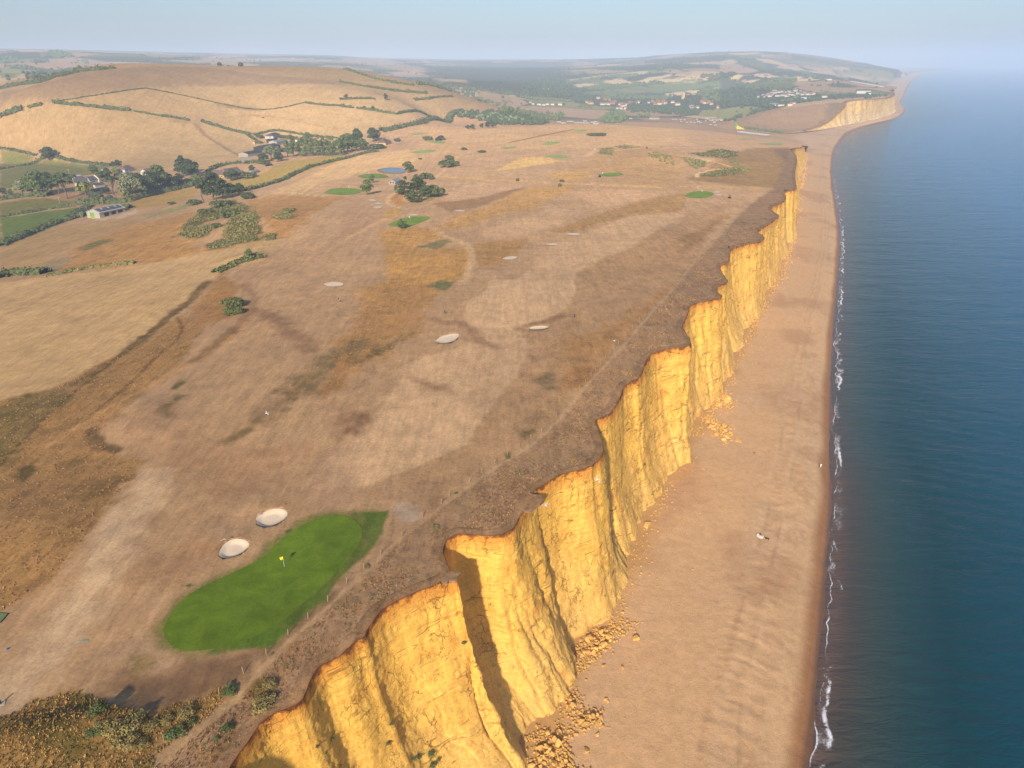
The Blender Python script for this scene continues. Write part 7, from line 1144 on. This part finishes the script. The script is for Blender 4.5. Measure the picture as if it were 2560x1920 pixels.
for a in (('g7', 1290, 1010, 898, 'yellbush', 1.3, 'big yellowing shrub in the middle of the near scrub'), ('g7', 1480, 940, 819, 'yellbush', 1.2, 'tallest bright yellow shrub of the near scrub'), ('g7', 1120, 960, 891, 'yellbush', 1.3, 'yellowing shrub left of the big one in the near scrub'), ('g7', 1390, 1140, 1028, 'yellbush', 1.4, 'lowest yellow shrub of the near scrub'), ('g7', 1680, 960, 891, 'yellbush', 1.3, 'pale yellow shrub right of the tallest one'), ('g7', 1850, 900, 831, 'yellbush', 1.2, 'yellow brown shrub behind the leaning post'), ('g7', 2060, 830, 743, 'yellbush', 1.3, 'rightmost yellow shrub above the near cliff path'), ('g7', 1940, 1060, 979, 'greenbush', 1.4, 'bright green shrub beside the near post'), ('g7', 1040, 1040, 978, 'greenbush', 1.4, 'dark green shrub at the left of the near scrub'), ('g7', 1080, 800, 713, 'greenbush', 1.1, 'green shrub on the crest of the near bank'), ('g7', 1580, 1160, 1085, 'yellbush', 1.2, 'brownish yellow shrub below the pale one'), ('g7', 2130, 920, 876, 'greenbush', 1.2, 'small green shrub at the foot of the near post'),
          ('b1', 1360, 1215, 1174, 'greenbush', 1.2, 'green bush beside a post above the near scrub'), ('b1', 1560, 1290, 1234, 'yellbush', 1.5, 'brown yellow bush between path and cliff brow'), ('b1', 1600, 1170, 1126, 'yellbush', 1.2, 'small yellow bush on the cliff strip'), ('b1', 1345, 1430, 1395, 'greenbush', 1.1, 'grey green bush by the fork of the path'), ('b1', 1285, 1490, 1468, 'greenbush', .9, 'tiny green bush just below the fork of the path'), ('b1', 1610, 985, 969, 'yellbush', .9, 'yellow weed clump beside a fence post'), ('z5', 745, 1372, 1359, 'greenbush', 1.4, 'green weeds along the fence above the pale circle'), ('z5', 1080, 1145, 1128, 'greenbush', 1.3, 'dark green bush against the fence half way up the path'), ('b2', 160, 470, 446, 'yellbush', 1.0, 'yellow weed by the fence at the end of the long green'), ('b2', 560, 240, 215, 'yellbush', 1.5, 'yellow weeds on the strip below the pale circle')): tree(*a, name='shrub')
for i_, (fr_, q, n_) in enumerate((('z2', [(230,1230),(420,1205),(620,1215),(700,1260),(520,1320),(560,1345),(830,1340),(840,1440),(760,1543),(640,1580),(300,1580),(310,1450),(290,1330)], 500), ('z2', [(620,1200),(760,1120),(950,1070),(1080,990),(1230,945),(1480,930),(1500,960),(1330,1030),(1250,1090),(1100,1100),(1000,1130),(850,1190),(700,1230)], 420), ('z2', [(1350,1230),(1500,1180),(1700,1110),(1850,1060),(2212,990),(2212,1100),(1900,1120),(1700,1170),(1500,1240)], 300), ('z5', [(150,60),(300,0),(560,0),(640,60),(560,170),(520,280),(350,420),(200,560),(50,620),(-60,660),(-60,480),(60,350),(120,200)], 500), ('z5', [(1460,350),(1700,330),(1900,200),(2060,60),(2180,0),(2050,140),(1750,480),(1560,700),(1400,720),(1430,560)], 420), ('z1', [(350,1500),(480,1330),(800,1200),(1100,1140),(1290,1090),(1200,1200),(1150,1250),(1320,1330),(1700,1250),(1900,1090),(2050,1060),(1900,1240),(1800,1290),(1300,1390),(900,1440),(700,1470)], 600), ('d', [(0,865),(110,845),(190,800),(300,745),(390,680),(430,690),(435,715),(380,790),(300,850),(215,935),(225,960),(305,995),(240,1095),(130,1230),(0,1330)], 1500))): scrub('rough_grass', fill(fr_, q, n_, 400+i_), .16, 12, 'straw', 420+i_, .10+.02*(i_ in (0, 1, 2, 5)))
# plants clinging to the cliff face
def on_cliff(fr, a, b):
    d = ray(px(fr, [(a, b)]))[0]; V = CV_.reshape(-1, 3)-np.array([0, 0, CAM_H]); t = V@d/(d@d); dist = np.linalg.norm(V-t[:, None]*d, axis=1)/np.maximum(t, 1); k = dist.argmin(); return CV_.reshape(-1, 3)[k]
for a, b, s, lb in ((605, 1415, .5, 'dark plant in the shaded near cliff face, upper left'), (490, 1475, .4, 'small green plant in the shaded near cliff'), (555, 1520, .3, 'tiny plant lowest left on the shaded cliff'), (1078, 1290, .5, 'green tuft beside a crack in the near cliff'), (1055, 1455, .6, 'dry brown bush on the lower near cliff'), (1260, 1575, .6, 'left plant of the group at the bottom of the cliff'), (1390, 1545, .9, 'largest green plant of the group low on the cliff'), (1450, 1570, .5, 'dark plant right of the largest low on the cliff'), (1410, 1630, .9, 'brown bush at the very bottom of the cliff'), (1300, 1560, .6, 'dry plant between two others low on the cliff'), (1655, 655, .6, 'dry bush on the edge of the near buttress')):
    p = on_cliff('g2', a, b); v = TREES['greenbush'][1][0]; o = empty('cliff_plant', tuple(p+np.array([.15, -.2, -.3])), rr.uniform(0, 6), s*.8, label=lb, cat='plant'); link('stem', v[0], parent=o); link('foliage', v[1], parent=o)
def foam():
    """lacy white swash along the water line"""
    s = resample(chaikin(SHORE[:, :2], 2), lambda x, y: max(.3, .0025*math.hypot(x, y))); s = s[np.hypot(s[:, 0], s[:, 1]) < 900]; k = len(s); T = np.gradient(smooth_line(s, 4), axis=0); T /= np.hypot(T[:, 0], T[:, 1])[:, None]; n = np.stack([T[:, 1], -T[:, 0]], 1); S = np.cumsum(np.concatenate([[0], np.hypot(*np.diff(s, axis=0).T)])); D = np.hypot(s[:, 0], s[:, 1])
    cus = .9*fbm(S, S*0, 13, 3, 160)+.4*fbm(S, S*0, 4.5, 2, 161); u = np.linspace(0, 1, 26); wid = 3.0+1.0*fbm(S, S*0, 19, 2, 162); V = np.zeros((26, k, 3))
    for q in (0, 1): V[..., q] = s[None, :, q]+n[None, :, q]*(cus[None]+1.4+(u[:, None]-.12)*wid[None])
    U = u[:, None]*np.ones((1, k)); SS = np.broadcast_to(S, U.shape)
    front = np.exp(-((U-.08-.05*fbm(SS, U*0, 2.2, 2, 170))/.035)**2)*(.62+.55*fbm(SS, U*0, 5, 3, 166)); gate = sstep(-.25, .45, fbm(S, S*0, 15, 3, 164))[None]
    brk = np.exp(-((U-.60-.16*fbm(SS, U*3, 5, 3, 163))/.15)**2)*gate*(.75+.5*fbm(SS, U*4, 1.8, 3, 171)); lace = (.30+.30*fbm(SS, U*5, 2.6, 3, 172))*sstep(.04, .16, U)*sstep(1, .5, U)*(.35+.65*sstep(-.4, .5, fbm(S, S*0, 21, 2, 165))[None])
    a = np.clip(front+brk+lace, 0, 1.4)
    V[..., 2] = .05+.16*np.clip(brk, 0, 1)+.03*front+.06*sstep(.2, 0, u)[:, None]; me = mesh_from('swash_foam', V.reshape(-1, 3), grid_faces(26, k)); f_attr(me, 'foam', a.ravel())
    m, t, p = new_mat('sea_foam'); N = NT(t); P = N.pos(); f = N.attr('foam').outputs['Fac']; nz = N.noise(P, 2.2, 7, .78, .8); al = N.ramp(N.math('ADD', f, N.ramp(nz, ((.2, -.62), (.8, .62)))), ((.30, 0), (.85, .95)))
    p.inputs['Base Color'].default_value = (.80, .80, .84, 1); p.inputs['Roughness'].default_value = .7; N.l(N.math('MULTIPLY', al, 1.0, True), p.inputs['Alpha']); link('swash_foam', me, m, kind='stuff')
foam()
# ------------------------------------------------------------------ haze: the summer air between here and the far hills
def haze():
    x0, x1, y0, y1, z0, z1 = -30000, 32000, -3000, 30000, -60, 330
    V = [(x, y, z) for z in (z0, z1) for y in (y0, y1) for x in (x0, x1)]
    me = mesh_from('haze', V, [(0,2,3,1), (4,5,7,6), (0,1,5,4), (2,6,7,3), (0,4,6,2), (1,3,7,5)], False)
    m = bpy.data.materials.new('hazy_air'); m.use_nodes = True; t = m.node_tree; t.nodes.remove(t.nodes['Principled BSDF'])
    v = t.nodes.new('ShaderNodeVolumePrincipled'); v.inputs['Color'].default_value = HAZE_COL+(1,); v.inputs['Density'].default_value = HAZE_D; v.inputs['Anisotropy'].default_value = HAZE_G
    t.links.new(v.outputs[0], t.nodes['Material Output'].inputs['Volume'])
    link('haze', me, m, kind='stuff')
HAZE_D, HAZE_G, HAZE_COL = 1.75e-4, -0.15, (.62, .77, 1.0)
haze()
